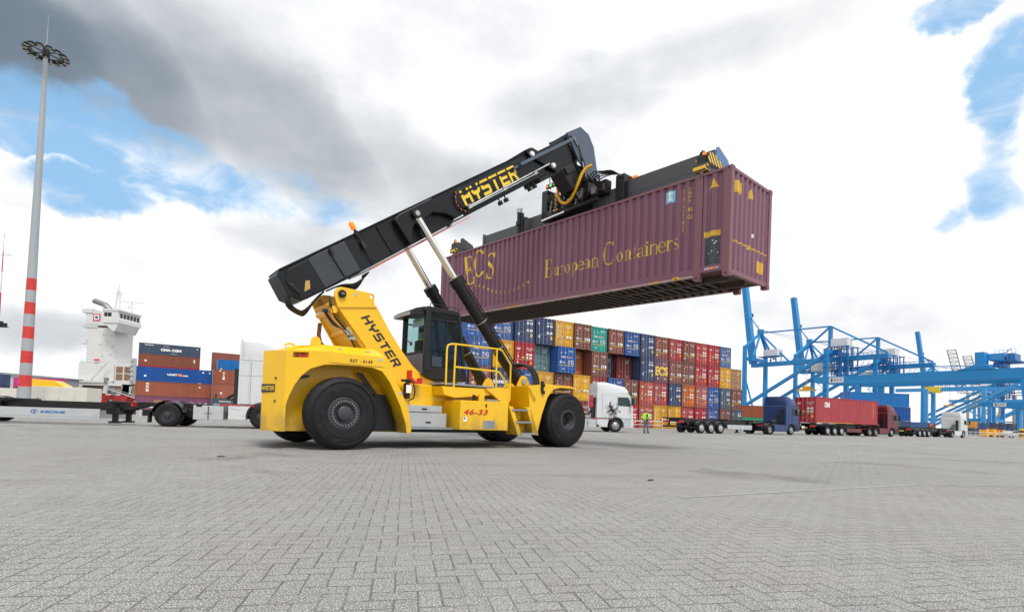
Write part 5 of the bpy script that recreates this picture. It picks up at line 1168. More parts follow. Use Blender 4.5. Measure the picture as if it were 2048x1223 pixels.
    for s in (-1, 1):
        g = MB(); g.prism([(wb+.62, .42), (xf-.12, .42), (xf-.16, .98), (wb+.70, .98)], 'y', s*1.245, s*1.25); g.build('step_well', 'lgrey' if colr == 'white' else 'blackp', low)
        g = MB(); g.box(x0+.02, xf-.1, s*1.247-.004, s*1.247+.004, 1.03, 1.06); g.box(x0+.42, x0+.43, s*1.247-.004, s*1.247+.004, 1.06, 2.9); g.build('panel_seam', 'bletter', cab)
    # behind the cab: rear wall ribs, air lines, catwalk
    g = MB(); g.box(x0-.03, x0, -1.1, 1.1, 1.1, 2.9)
    g.build('rear_panel', P, t, bevel=.02)
    g = MB()
    for k in range(4): g.box(x0-.05, x0-.03, -.5+.1*k-.0, .5-.1*k, 1.8+.28*k, 1.84+.28*k)
    g.build('panel_rib', P, t)
    g = MB(); 
    for k in range(5): g.pipe([(x0-.08, -.55+.1*k, 2.0), (x0-.25, -.55+.1*k, 1.5), (x0-.45, -.5+.1*k, 1.25), (x0-.7, -.45+.1*k, 1.3), (x0-.3, -.5+.1*k, 1.55)], .022, n=6)
    g.box(x0-.30, x0-.04, -.95, -.70, 1.05, 2.6); g.build('air_line', 'black', t)
    g = MB(); g.box(x0-1.2, x0-.1, -.5, .5, .99, 1.03); g.build('catwalk', 'alu', t)
    if style == 'man':
        g = MB(); g.box(x0-.55, x0-.30, -1.20, -1.05, 1.75, 2.75); g.box(x0-.55, x0-.30, -1.215, -1.2, 1.85, 2.25, 1); g.box(x0-.55, x0-.30, -1.215, -1.2, 2.3, 2.72, 1); g.build('intake_stack', ['blackp', 'red'], t, bevel=.02)
    if graphic:
        g = MB(); r2 = random.Random(4)
        for k in range(150):
            cx, cz = x0+1.15+r2.gauss(0, .19), 1.62+r2.gauss(0, .28); a = r2.uniform(0, 3.14); l_ = r2.uniform(.05, .15); w0 = r2.uniform(.014, .04)
            dx_, dz_ = math.cos(a)*l_, math.sin(a)*l_; nx, nz = -math.sin(a)*w0, math.cos(a)*w0; y = -1.256-.0003*k
            g.add([(cx-dx_, y, cz-dz_), (cx+nx, y, cz+nz), (cx+dx_, y, cz+dz_), (cx-nx*.4, y, cz-nz*.4)], [(0, 1, 2, 3)])
        g.build('painted_ornament', 'bletter', cab)
    return t
def chassis_trailer(loc, rz, label, length=13.0, guard='alu', text=None, axles=3, gooseneck=True, group=None, beam='blackp', low=0.0, rimc='lgrey'):
    """x forward; x = 0 at the rear bumper, kingpin near x = length-1"""
    t = thing('container_trailer', loc, rz, label, 'trailer', group)
    for s in (-1, 1):
        for k in range(axles):
            x = 2.3+1.32*k; truck_wheel(t, x, s*1.24, s, w_=.40, R=.50, rimc=rimc); fender(t, x, s*1.25, s, R=.56, a0=20, a1=160, w_=.45)
        mb = MB(); mb.prism([(x, z-low) for x, z in ((.1, 1.28), (length-2.9, 1.28), (length-2.5, 1.34), (length, 1.34), (length, 1.20), (length-2.4, 1.20), (length-3.2, .94 if low else .86), (6.0, .94 if low else .80), (.1, .98))], 'y', s*.50-.06, s*.50+.06); mb.build('frame_rail', beam, t)
        if guard:
            mb = MB(); mb.box(5.9, length-3.72, s*1.20-.02, s*1.20+.02, .42-low*.55, .84-low*.55); mb.box(5.9, length-3.72, s*1.223-.003, s*1.223+.003, .50-low*.55, .512-low*.55, 1)
            g_ = mb.build('side_guard', [guard, 'blue_d'], t, bevel=.01)
            if text and s < 0:
                mb = MB(); text_on(mb, text, (7.45, -1.226, .62-low*.55), (.86, 0, 0), (0, 0, .10), bold=.05, shear=.15); mb.build('lettering', 'blue_d', g_)
                mb = MB(); mb.pipe([(7.25+.1*math.cos(a), -1.226, .68-low*.55+.07*math.sin(a)) for a in [2*math.pi*i/14 for i in range(13)]], .014, n=6); mb.box(7.235, 7.265, -1.236, -1.222, .62-low*.55, .74-low*.55); mb.build('emblem', 'blue_d', g_)
        mb = MB(); mb.box(length-3.5, length-3.32, s*.62-.09, s*.62+.09, .16, 1.15-low); mb.box(length-3.6, length-3.22, s*.62-.16, s*.62+.16, .08, .16); mb.box(length-3.7, length-3.2, s*.62-.14, s*.62+.14, .45, .95-low*.6); mb.build('landing_leg', 'blackp', t, bevel=.01)
        mb = MB(); mb.box(-.03, .03, s*.85-.28, s*.85+.28, .90, 1.08); mb.build('tail_light', 'redlens', t)
    for x in (.12, 6.1, length-3.4, length-.12):
        mb = MB(); mb.box(x-.11, x+.11, -1.22, 1.22, 1.22-low, 1.345-low); 
        t2 = mb.build('bolster', beam, t, bevel=.01)
        for s in (-1, 1): mb = MB(); mb.tube((x, s*1.12, 1.345-low), (x, s*1.12, 1.40-low), .05, n=10); mb.build('twistlock', 'steel', t2)
    mb = MB(); mb.box(.0, .12, -1.2, 1.2, .50, .64); mb.box(.05, .2, -.6, -.5, .6, 1.0); mb.box(.05, .2, .5, .6, .6, 1.0); mb.build('bumper', 'blackp', t, bevel=.01)
    mb = MB(); mb.box(-.04, -.01, -.28, .28, .72, .84); mb.build('number_plate', 'yletter', t)
    for x in range(1, int(length)-1, 2): mb = MB(); mb.box(x, x+.08, -.46, .46, .96-low, 1.12-low) if x < length-3.5 else mb.box(x, x+.08, -.46, .46, 1.22-low, 1.32-low); mb.build('cross_member', beam, t)
    mb = MB()
    for k in range(axles): mb.tube((2.3+1.32*k, -1.0, .5), (2.3+1.32*k, 1.0, .5), .07)
    mb.build('axle', 'blackp', t)
    mb = MB(); mb.tube((6.8, -.2, .68), (7.8, -.2, .68), .18, n=14); mb.box(5.4, 5.9, -.8, -.5, .55, .9); mb.build('air_tank', 'blackp', t)
    return t
M['navyp'] = mat('deep blue lorry paint', (.006, .033, .14), .34, var=.08, coat=.15, scale=1)
M['maroonp'] = mat('maroon lorry paint', (.12, .008, .018), .34, var=.08, coat=.15, scale=1)
def along(p, rz, d, off=0): return (p[0]+d*math.cos(rz)-off*math.sin(rz), p[1]+d*math.sin(rz)+off*math.cos(rz), 0)
# left: white tractor with an empty trailer, parallel to the quay road
a1 = math.atan2(23.23-20.83, -11.37+20.43); n1 = (-math.sin(a1), math.cos(a1))
pt = (-14.49+n1[0]*1.1, 21.95+n1[1]*1.1, 0)
tractor(pt, a1, 'white', 'white lorry tractor with aluminium tanks, partly hidden by the yellow machine', wb=3.64, back=.92, fair=.06, t0=.96, low=.30, tw=.57, rimc='rim')
chassis_trailer(along(pt, a1, -11.9), a1, 'empty black container trailer with KRONE on its pale side guard', 13.2, 'alu', 'KRONE', low=.34)
# right of the machine: white tractor with black ornament
a2 = R_(7)
pw = (7.9-3.6*math.cos(a2)-1.2*math.sin(a2), 38.95-3.6*math.sin(a2)+1.2*math.cos(a2), 0)
pw = (pw[0], pw[1]+.4, 0)
tractor(pw, a2, 'white', 'white lorry tractor with black painted ornament on its door, beside the front tyre', style='man', wb=3.6, back=1.50, graphic=True, tank='alu')
# blue tractor with empty chassis
a3 = R_(31.5)
pb = (24.9, 52.3, 0)
tractor(pb, a3, 'navyp', 'dark blue lorry tractor pulling an empty chassis past the container stack', wb=3.7, tank='skirt')
chassis_trailer(along(pb, a3, -12.5), a3, 'empty black three-axle chassis coupled to the dark blue lorry', 13.3, 'lgrey')
# red container on a trailer
a4 = R_(27.5)
pr_ = (33.0, 58.4)
trl = chassis_trailer((pr_[0], pr_[1], 0), a4, 'dark trailer carrying the red container behind the maroon lorry', 12.6, 'maroonp')
container((pr_[0]-1.22*-math.sin(a4), pr_[1]-1.22*math.cos(a4), 1.36), a4, 'red', 'red', 'red container riding on the trailer of the maroon lorry', L=12.19)
cw = MB(); text_on(cw, 'OHI', (1.6, -.006, 1.75), (.95, 0, 0), (0, 0, .62), bold=.05)
rc_ = [o for o in bpy.data.objects if o.get('label', '').startswith('red container riding')][0]
cw.build('lettering', 'wletter', rc_); cw = MB(); cw.box(.3, 7.2, -.004, -.002, .05, .10); cw.build('yellow_line', 'ydecal', rc_)
cw = MB()
for i, ch in enumerate('OHLU4510236'): text_on(cw, ch, (11.2, -.006, 2.5-i*.16), (.12, 0, 0), (0, 0, .11), bold=.02)
cw.build('lettering', 'yletter', rc_)
tractor(along(pr_, a4, 11.9), a4, 'maroonp', 'maroon lorry tractor at the head of the red container trailer', wb=3.5, axles=2, tank='skirt')
# far white lorry with chassis
a5 = R_(29)
pq = (65.3, 78.6, 0)
tractor(pq, a5, 'white', 'far white lorry tractor under the blue gantry crane', wb=3.6, tank='skirt')
chassis_trailer(along(pq, a5, -12.2), a5, 'empty chassis trailer behind the far white lorry', 13.0, None)

# ================================================================== LEFT BACKGROUND
# lamp mast
def build_mast():
    t = thing('floodlight_mast', (-40.0, 42.6, 0), 0, 'tall tapering floodlight mast with red and white bands near its foot', 'light mast')
    bands = [0, 2.13, 3.07, 4.06, 5.05, 6.07, 7.06, 8.09, 9.07, 10.06, 11.05, 30.3]
    rad = lambda z: .43-.29*z/30.3
    mb = MB()
    for i, (a, b_) in enumerate(zip(bands, bands[1:])): mb.tube((0, 0, a), (0, 0, b_), rad(a), rad(b_), n=28, m=i % 2)
    mb.build('pole', [mat('mast grey', (.33, .36, .385), .5, var=.06, streak=5), mat('mast red', (.55, .035, .03), .5, var=.1, dirt=.2, dcol=(.3, .05, .05))], t, smooth=40)
    mb = MB(); mb.lathe([(.90, 30.1), (.96, 30.1), (.96, 30.2), (.90, 30.2), (.90, 30.1)], n=32, ax='z')
    for i in range(6): a = i*math.pi/3; mb.bar((0, 0, 30.15), (.93*math.cos(a), .93*math.sin(a), 30.15), .07, .07)
    mb.lathe([(.0, 29.8), (.26, 29.8), (.26, 30.4), (.0, 30.4)], n=20, ax='z'); mb.build('lamp_ring', 'blackp', t)
    for i in range(15):
        a = 2*math.pi*(i+.3)/15; mb = MB(); c = Vector((math.cos(a), math.sin(a), 0))
        mb.bar(c*1.0+Vector((0, 0, 30.12)), c*1.52+Vector((0, 0, 30.02)), .32, .20, w1=.40, h1=.14)
        f = mb.build('floodlight', 'blackp', t, bevel=.03)
        mb = MB(); mb.bar(c*1.15+Vector((0, 0, 29.97)), c*1.48+Vector((0, 0, 29.92)), .28, .02); mb.build('lamp_glass', 'steel', f)
    mb = MB(); mb.tube((0, 0, 30.4), (0, 0, 33.4), .03, .012, n=6); mb.build('lightning_rod', 'steel', t)
    mb = MB(); mb.tube((0, 0, 0), (0, 0, .25), .9, n=24); mb.build('base_plate', 'steel', t, smooth=40)
build_mast()

# far aerial mast at the picture's edge
t = thing('aerial_mast', (-85.8, 86, 0), 0, 'thin red and white aerial mast with a cross arm beyond the floodlight mast', 'mast')
mb = MB(); zz = [0, 8, 12, 15.5, 19, 22.5, 26]
for i, (a, b_) in enumerate(zip(zz, zz[1:])): mb.tube((0, 0, a), (0, 0, b_), .22-.006*a, .22-.006*b_, n=10, m=i % 2)
mb.build('pole', ['white', 'red'], t)
mb = MB(); mb.bar((-1.2, 0, 25.4), (1.8, 0, 25.3), .08, .08); mb.tube((0, 0, 26), (0, 0, 29), .04, n=6); mb.bar((1.0, 0, 24.9), (1.0, 0, 25.7), .05, .05); mb.build('cross_arm', 'steel', t)
mb = MB(); mb.box(-.3, 1.4, -.4, .4, 13.2, 13.3); mb.box(.3, .6, -.2, .2, 13.3, 14.2); mb.box(.9, 1.3, -.2, .2, 13.3, 13.9); mb.build('platform', 'blackp', t)
# cream cabinets beyond the trailer
def cabinet(px, L_, label, yaw=GA, H_=2.15, vents=True):
    t = thing('equipment_cabinet', px, yaw, label, 'cabinet')
    mb = MB(); mb.box(0, L_, 0, 2.0, .15, H_); mb.build('housing', 'cream', t, bevel=.03)
    mb = MB(); mb.box(.1, L_-.1, .1, 1.9, 0, .15); mb.build('plinth', 'lgrey', t)
    mb = MB()
    n = max(1, int(L_/.62))
    for k in range(n):
        for r in range(5): mb.box(.15+k*.62, .55+k*.62, -.012, -.002, .75+r*.06, .775+r*.06)
    if vents: mb.build('louvre_vent', mat('vent grey brown', (.30, .28, .24), .8), t)  # slats in a darker grey brown than the cream housing
    for k in range(int(L_/1.25)): mb = MB(); mb.box(1.2+k*1.25, 1.22+k*1.25, -.006, -.001, .3, H_-.1); mb.box(1.1+k*1.25, 1.14+k*1.25, -.03, -.001, 1.2, 1.35); mb.build('door_seam', 'lgrey', t)
A0 = R_(20)
cabinet((-47.4, 45.0, 0), 3.5, 'short cream equipment cabinet left of the floodlight mast', A0, 2.05, False)
cabinet((-42.4, 45.6, 0), 4.65, 'long cream equipment cabinet with vents right of the floodlight mast', R_(6), 2.3)
# yellow wedge-shaped machine cover
t = thing('machine_cover', (-57.8, 62, 0), R_(20), 'yellow wedge-shaped machine cover behind the cream cabinet', 'machine')
mb = MB(); mb.prism([(0, 1.0), (0, 3.7), (2.4, 3.6), (3.4, 3.0), (5.6, 1.2), (5.6, 1.0)], 'y', 0, 2.4); mb.build('cover', 'yellow', t, bevel=.05)
mb = MB(); mb.box(.2, 5.4, .2, 2.2, .3, 1.0); mb.build('skid', 'blackp', t)
for k in range(4): mb = MB(); mb.bar((2.5+.1*k, -.01, 3.3-.45*k), (4.0+.35*k, -.01, 2.55-.42*k), .03, .05); mb.build('cover_rib', 'yellow', t)
M['pinkp'] = None
PAL2 = {'pink': (.55, .03, .22)}
M['c_pink'] = worn_paint('pink container paint', (.55, .03, .22), .3); M['d_pink'] = M['c_pink']
g_ = 'containers beyond the lamp mast'
container((-138.6, 127.0, 5.18), R_(8), 'navy', None, 'upper navy container with its long side showing, behind the floodlight mast', g_, H=2.59)
container((-138.6, 127.0, 2.59), R_(8), 'navy', None, 'lower navy container beneath another, behind the floodlight mast', g_, H=2.59)
pk = container((-139.5, 145, 5.18), R_(4), 'pink', None, 'pink ONE container beside the yellow wedge-shaped cover', g_, H=2.59)
mb = MB(); text_on(mb, 'ONE', (8.3, -.006, 1.0), (3.0, 0, 0), (0, 0, 1.0), bold=.05); mb.build('lettering', 'wletter', pk)
container((-139.5, 145, 2.59), R_(4), 'rust brown', None, 'rust brown container under the pink one', g_, H=2.59)
container((-139.5, 145, 0), R_(4), 'brown', None, 'brown container at the foot of the pile under the pink one', g_, H=2.59)
container((-138.6, 127.0, 0), R_(8), 'navy', None, 'navy container at the foot of the navy pile behind the floodlight mast', g_, H=2.59)
t = thing('warehouse', (-200, 168, 0), R_(0), 'low grey warehouse roof beyond the navy containers', 'warehouse')
mb = MB(); mb.prism([(-6, 0), (-6, 9.5), (18, 10.8), (53, 8.9), (53, 0)], 'y', 0, 8); mb.build('wall', 'lgrey', t)
mb = MB(); mb.prism([(-7, 9.45), (18, 10.9), (54, 8.85), (54, 9.2), (18, 11.3), (-7, 9.85)], 'y', -.6, 8.6); mb.build('roof', 'greyc', t)

# stacks of boxes with their long sides to the yard
g_ = 'containers in the two side-on stacks'
F1 = Vector((-73.6, 101.3, 0))
def side_text(o, s, x, z, wd, h, m='wletter', **kw):
    mb = MB(); text_on(mb, s, (x, -.008, z), (wd, 0, 0), (0, 0, h), **kw); mb.build('lettering', m, o)
def tick(o, pts, m='wletter'):
    mb = MB()
    for x, z, w_, h in pts: mb.add([(x, -.008, z), (x+w_, -.008, z), (x+w_, -.008, z+h), (x, -.008, z+h)], [(0, 1, 2, 3)])
    mb.build('painted_mark', m, o)
L45 = dict(L=13.716, Wd=2.5)
c = container(F1, GA, 'purple', None, 'purple container at the bottom of the side-on stack under a brown one', g_, **L45); side_text(c, 'ECS', 3.2, 1.2, 1.3, .9, 'yworn'); tick(c, [(4.7, 1.4, .5, .3), (8.5, .7, .6, .2), (11.8, 1.5, .35, .35)])
c = container(F1+Vector((0, 0, 2.896)), GA, 'rust brown', None, 'rust brown container with a white and red upright mark, under the blue UNIT45 one', g_, **L45); tick(c, [(1.7, .9, .45, 1.7), (10.6, 2.0, .3, .3)]); tick(c, [(1.72, 1.3, .4, .45), (1.72, 2.0, .4, .3)], 'rletter')
mb = MB(); mb.box(12.8, 13.2, -.01, -.006, .3, .9); mb.build('dark_decal', 'bletter', c)
c = container(F1+Vector((0, 0, 5.792)), GA, 'blue', None, 'blue UNIT45 container on top of the rust brown one in the side-on stack', g_, **L45)
side_text(c, 'UNIT', 5.1, 1.35, 1.7, .42, bold=.05); side_text(c, '45', 6.85, 1.35, .75, .42, 'orange', bold=.05); side_text(c, '.com', 7.65, 1.32, 1.0, .28, bold=.04); tick(c, [(1.3, .9, .35, .35), (11.1, 2.2, .3, .3), (12.3, 2.2, .25, .25)]); mb = MB(); mb.box(10.4, 11.0, -.01, -.006, .02, .16); mb.build('yellow_band', 'ydecal', c)
# the higher row behind
B1 = Vector((-86.3, 119.2, 0)); hh = 2.59
cols = ['brown', 'rust brown', 'brown', 'red', 'rust brown', 'slate']
labs = ['brown container at the foot of the rear side-on stack', 'rust brown container low in the rear side-on stack', 'brown container halfway up the rear side-on stack', 'red container showing as a strip above the blue UNIT45 one', 'rust brown container directly under the CMA CGM one', 'dark slate CMA CGM container on top of the rear side-on stack']
for i in range(6):
    c = container(B1+Vector((0, 0, hh*i)), GA, cols[i], None, labs[i], g_, H=hh)
    if i == 5:
        side_text(c, 'CMA CGM', 4.2, .95, 4.1, .62, bold=.07); mb = MB(); mb.pipe([(5.2+1.3*math.cos(a), -.01, 1.25+.85*math.sin(a)) for a in [1.1+.1*k for k in range(10)]], .035, n=5); mb.pipe([(6.9+1.3*math.cos(a), -.01, 1.2+.8*math.sin(a)) for a in [4.2+.1*k for k in range(10)]], .035, n=5); mb.build('emblem', 'wletter', c); tick(c, [(1.1, 2.1, 1.7, .14), (11.4, 1.9, .25, .25)])
    if i == 4: tick(c, [(1.2, .9, .4, .4), (10.9, 1.2, .25, .8)])
    if i == 3: side_text(c, 'CAI', 1.2, 1.95, .9, .35)
# second side-on stack, nearer the machine
F2 = Vector((-59.9, 103.6, 0))
c = container(F2, GA, 'slate', None, 'dark slate container at the bottom of the stack beside the white lorry', g_, L=6.06); side_text(c, 'TRITON', 1.2, 2.1, 2.2, .35)
c = container(F2+gx*6.3, GA, 'tan', None, 'weathered tan container at the bottom of the stack beside the white lorry', g_, L=6.06)
c = container(F2+Vector((0, 0, 2.896)), GA, 'rust brown', None, 'rust brown container with a dark decal, second tier beside the white lorry', g_); mb = MB(); mb.box(.5, .9, -.01, -.006, .2, .8); mb.build('dark_decal', 'bletter', c); tick(c, [(1.4, .9, .35, .35)])
c = container(F2+Vector((0, 0, 5.792)), GA, 'rust brown', None, 'rust brown container with upright white lettering, third tier beside the white lorry', g_)
for i, ch in enumerate('CAI'): side_text(c, ch, 1.7, 2.0-i*.55, .4, .45, bold=.05)
tick(c, [(1.1, 2.5, .25, .25)])
c = container(Vector((-64.2, 112.5, 8.688)), GA, 'crane blue', None, 'bright blue container with a yellow spot, high on the stack beside the white lorry', g_); tick(c, [(.6, .6, .35, .35)], 'yletter')
c = container(Vector((-64.2, 112.5, 5.792)), GA, 'brown', None, 'brown container under the bright blue one', g_)
c = container(Vector((-64.2, 112.5, 2.896)), GA, 'brown', None, 'brown container low in the row under the bright blue one', g_)
c = container(Vector((-64.2, 112.5, 0)), GA, 'brown', None, 'brown container at the foot of the row under the bright blue one', g_)
for i, (z, l_) in enumerate(((0, 'foot'), (2.75, 'second tier'), (5.5, 'third tier'), (8.25, 'fourth tier'), (11.0, 'top'))):
    c = container(Vector((-69.2, 119.0, z)), GA, 'rust brown' if i == 4 else 'brown', None, '%s container at the %s of the rearmost stack beside the white lorry' % (('rust brown' if i == 4 else 'brown'), l_), g_, H=2.75)
    if i == 4: tick(c, [(2.0, .6, .4, .4)])
rail_fence((-30, 42, 0), (-11, 52, 0), 10, 'low white guard rail behind the white lorry and its trailer', .75)

# ================================================================== SHIP
def ship():
    # x along the hull towards the stern (right in the view), y away
    t = thing('container_ship', (-155.8, 181, 2.0), 0, 'white ship superstructure with funnel and bridge over a red hull', 'ship')
    t.scale = (1, 1, .78)
    def aff(x0, kx, x1, y0, ky, y1): return Matrix(((kx, 0, 0, x1-kx*x0), (0, ky, 0, y1-ky*y0), (0, 0, 1, 0), (0, 0, 0, 1)))
    TT, TB, TH_, TU = aff(4.4, .465, 4.4, 2.6, .70, 2.6), aff(14, .37, 12.6, -2.5, .54, -1.5), aff(2.4, .53, 2.4, 2, .70, 2), aff(-4, .79, -2.6, 0, 1, 0)
    hullm = mat('red hull paint', (.42, .03, .03), .5, var=.08, scale=.3, dirt=.3, dcol=(.25, .06, .04)); wm = mat('ship white', (.62, .63, .62), .45, var=.03, scale=.3, dirt=.15, dcol=(.55, .50, .42))
    mb = MB(TU); mb.prism([(-60, -3), (-60, 3.0), (-6, 3.0), (22, 3.0), (27, 3.0), (25, -3)], 'y', 0, 24); mb.build('hull', hullm, t)
    mb = MB(TU)
    for x0, x1 in ((-3, -2), (4.2, 5.6), (15.3, 17), (23.6, 27)): mb.prism([(x0, 3.0), (x1, 3.0), (x1+.8, 7.2), (x0+.8, 7.2)], 'y', .1, 1.0)
    mb.box(-4, 27.3, .1, 1.0, 7.2, 8.4); mb.box(-4, 27.3, .1, 1, 3.0, 3.6); mb.box(24, 27.3, .1, 1, 3, 8); mb.build('bulwark', wm, t)
    mb = MB(TU); mb.box(-3, 26, 3, 20, 3.0, 8.0); mb.build('deck_recess', mat('deck brown paint', (.35, .26, .20), .7), t)  # brown block behind the bulwark openings
    mb = MB(TU); mb.box(-4.5, 18, -.2, 18, 8.4, 9.3); mb.build('deck', wm, t)
    mb = MB(TH_); mb.box(2.4, 26.2, 2, 17, 9.3, 17.2); mb.box(2.8, 25, 2.2, 17, 17.2, 18); mb.build('lower_house', wm, t)
    mb = MB(TT); mb.box(4.4, 24.6, 2.6, 16, 18, 33.6); mb.box(0, 12, 2.3, 14, 33.6, 34.6); mb.box(3.0, 22, 2.4, 14, 34.6, 41.2); mb.box(0, 8.0, 2.0, 10, 40.2, 42.0); tower = mb.build('accommodation_tower', wm, t)
    mb = MB(TB); mb.box(15, 26, -1.0, 17, 34.6, 35.2); mb.prism([(14, 35.2), (26.5, 35.2), (29.4, 35.2), (29.4, 36.8), (28.8, 37.6), (28.0, 40.6), (14, 40.6)], 'y', -2.5, 18); mb.prism([(14, 35.2), (24, 31.6), (25.5, 31.6), (29, 35.2)], 'y', -2.0, 17); mb.box(13.5, 29.2, -2.8, 18.4, 40.6, 41.4); br = mb.build('bridge', wm, t)
    for k, x in enumerate((15.6, 18.9)): mb = MB(TB); mb.box(x, x+3.0+.6*k, -2.53, -2.5, 38.0, 39.8); mb.build('bridge_window', 'bletter', br)
    for k in range(6): mb = MB(TB); mb.box(29.1, 29.2, -1.0+k*3.0, .9+k*3.0, 37.7, 39.7); mb.build('bridge_window', 'bletter', br)
    # funnel pipe, emblem, mast, radar
    mb = MB(); mb.pipe([(9.3, 6, 40.5), (8.9, 6, 43.0), (7.2, 6, 45.0), (3.6, 6, 46.6)], 1.2, n=14); mb.build('funnel', mat('funnel grey', (.20, .21, .22), .4, .4), t, smooth=50)
    mb = MB(); mb.box(6.2, 8.8, 2.34, 2.38, 36.6, 39.8); mb.box(6.6, 8.4, 2.30, 2.34, 37.1, 39.3, 1); mb.add([(7.5+.65*math.cos(a), 2.29, 38.2+.65*math.sin(a)) for a in [2*math.pi*i/16 for i in range(16)]], [list(range(16))], 2); mb.build('funnel_emblem', ['red', 'wletter', 'blue_d'], tower)
    mb = MB()
    for dx in (-.9, .9): mb.bar((13.4+dx, 4, 41.4), (13.6+dx*.3, 4, 51.5), .3, .3)
    for k in range(6): mb.bar((12.2, 4, 42.8+k*1.5), (15.0, 4, 42.8+k*1.5), .18, .18)
    mb.bar((13.6, 4, 51), (13.6, 4, 54.5), .14, .14); mb.bar((11.4, 4, 50), (16, 4, 49.6), .16, .16); mb.build('signal_mast', wm, t)
    mb = MB(); mb.bar((17, 6, 41.4), (17, 6, 46.4), .3, .3); mb.bar((13.4, 6, 46.9), (21, 6, 46.3), .3, .35); mb.bar((15, 6, 44), (19, 6, 44), .2, .2); mb.bar((16, 6, 43), (16, 6, 45.6), .2, .2); mb.build('radar', wm, t)
    for x, z in ((16, 30), (22, 29.6), (14, 25.4), (23, 24.6), (22, 20.8), (16, 20.4), (17, 15.2)): mb = MB(TT if z > 18 else TH_); mb.box(x, x+1.5, 1.98 if z < 18 else 2.57, 2.6, z, z+.9); mb.build('porthole', 'lgrey', tower)
    for x in (15.6, 18.5):
        for z in (9.9, 13.2): mb = MB(); mb.box(x, x+2.4, 2.16, 2.2, z, z+2.9); mb.build('hatch_opening', mat('hatch brown', (.22, .13, .08), .8), t)
    mb = MB(); mb.box(15.2, 21.2, 2.2, 12, 8.4, 16.8); mb.build('aft_house', wm, t)
    mb = MB(TH_); mb.bar((13.5, -.6, 9.0), (24.2, -.6, 17.6), .5, .4); mb.bar((13.5, -.6, 9.8), (24.2, -.6, 18.4), .1, .1); mb.build('stair', wm, t)
    mb = MB(); mb.bar((15, -2, 6.2), (28, -2, 1.2), .8, .3); mb.bar((15, -2, 7.2), (28, -2, 2.2), .12, .12); mb.build('gangway', 'lgrey', t)
    mb = MB()
    for z, x0, x1, y in ((18.0, 1.8, 15.6, 1.8), (9.3, -2.6, 15, -.3), (41.4, 12.6, 18, -1.6), (34.6, 2, 8, 2.1), (42.0, 2.4, 8, 2.1)):
        for dz in (.6, 1.1): mb.bar((x0, y, z+dz), (x1, y, z+dz), .07, .07)
        for k in range(int((x1-x0)/2)+1): mb.bar((x0+2*k, y, z), (x0+2*k, y, z+1.1), .07, .07)
    mb.build('railing', wm, t)
    mb = MB(); mb.box(21.4, 22.2, 1.2, 3, 9, 20); 
    for k in range(5): mb.box(21.2, 22.4, .8, 1.2, 10+k*2.2, 10.3+k*2.2)
    mb.build('ladder_trunk', 'lgrey', t)
    mb = MB(); mb.box(2.6, 4.5, 2.0, 3.4, 26, 28.0); mb.build('side_balcony', wm, t)
    mb = MB(); mb.tube((8.2, 1.7, 18.8), (9.6, 1.7, 18.8), .4, n=10); mb.build('lifebuoy_box', 'redlens', t)
    mb = MB(); mb.box(13.6, 14.6, -.5, .5, 8.4, 10.8); mb.tube((8, .4, 3.8), (8, .4, 6.0), .7, n=12); mb.tube((16.8, -.2, 3.8), (16.8, -.2, 6.2), .8, n=12); mb.build('winch', 'greyc', t)
ship()
wt = MB().add([(-800, 172, .03), (-85, 172, .03), (-85, 700, .03), (-800, 700, .03)], [(0, 1, 2, 3)])
wm_ = mat('harbour water', (.05, .08, .09), .12, var=.2, scale=.05); tag(wt.build('water', wm_), kind='structure')

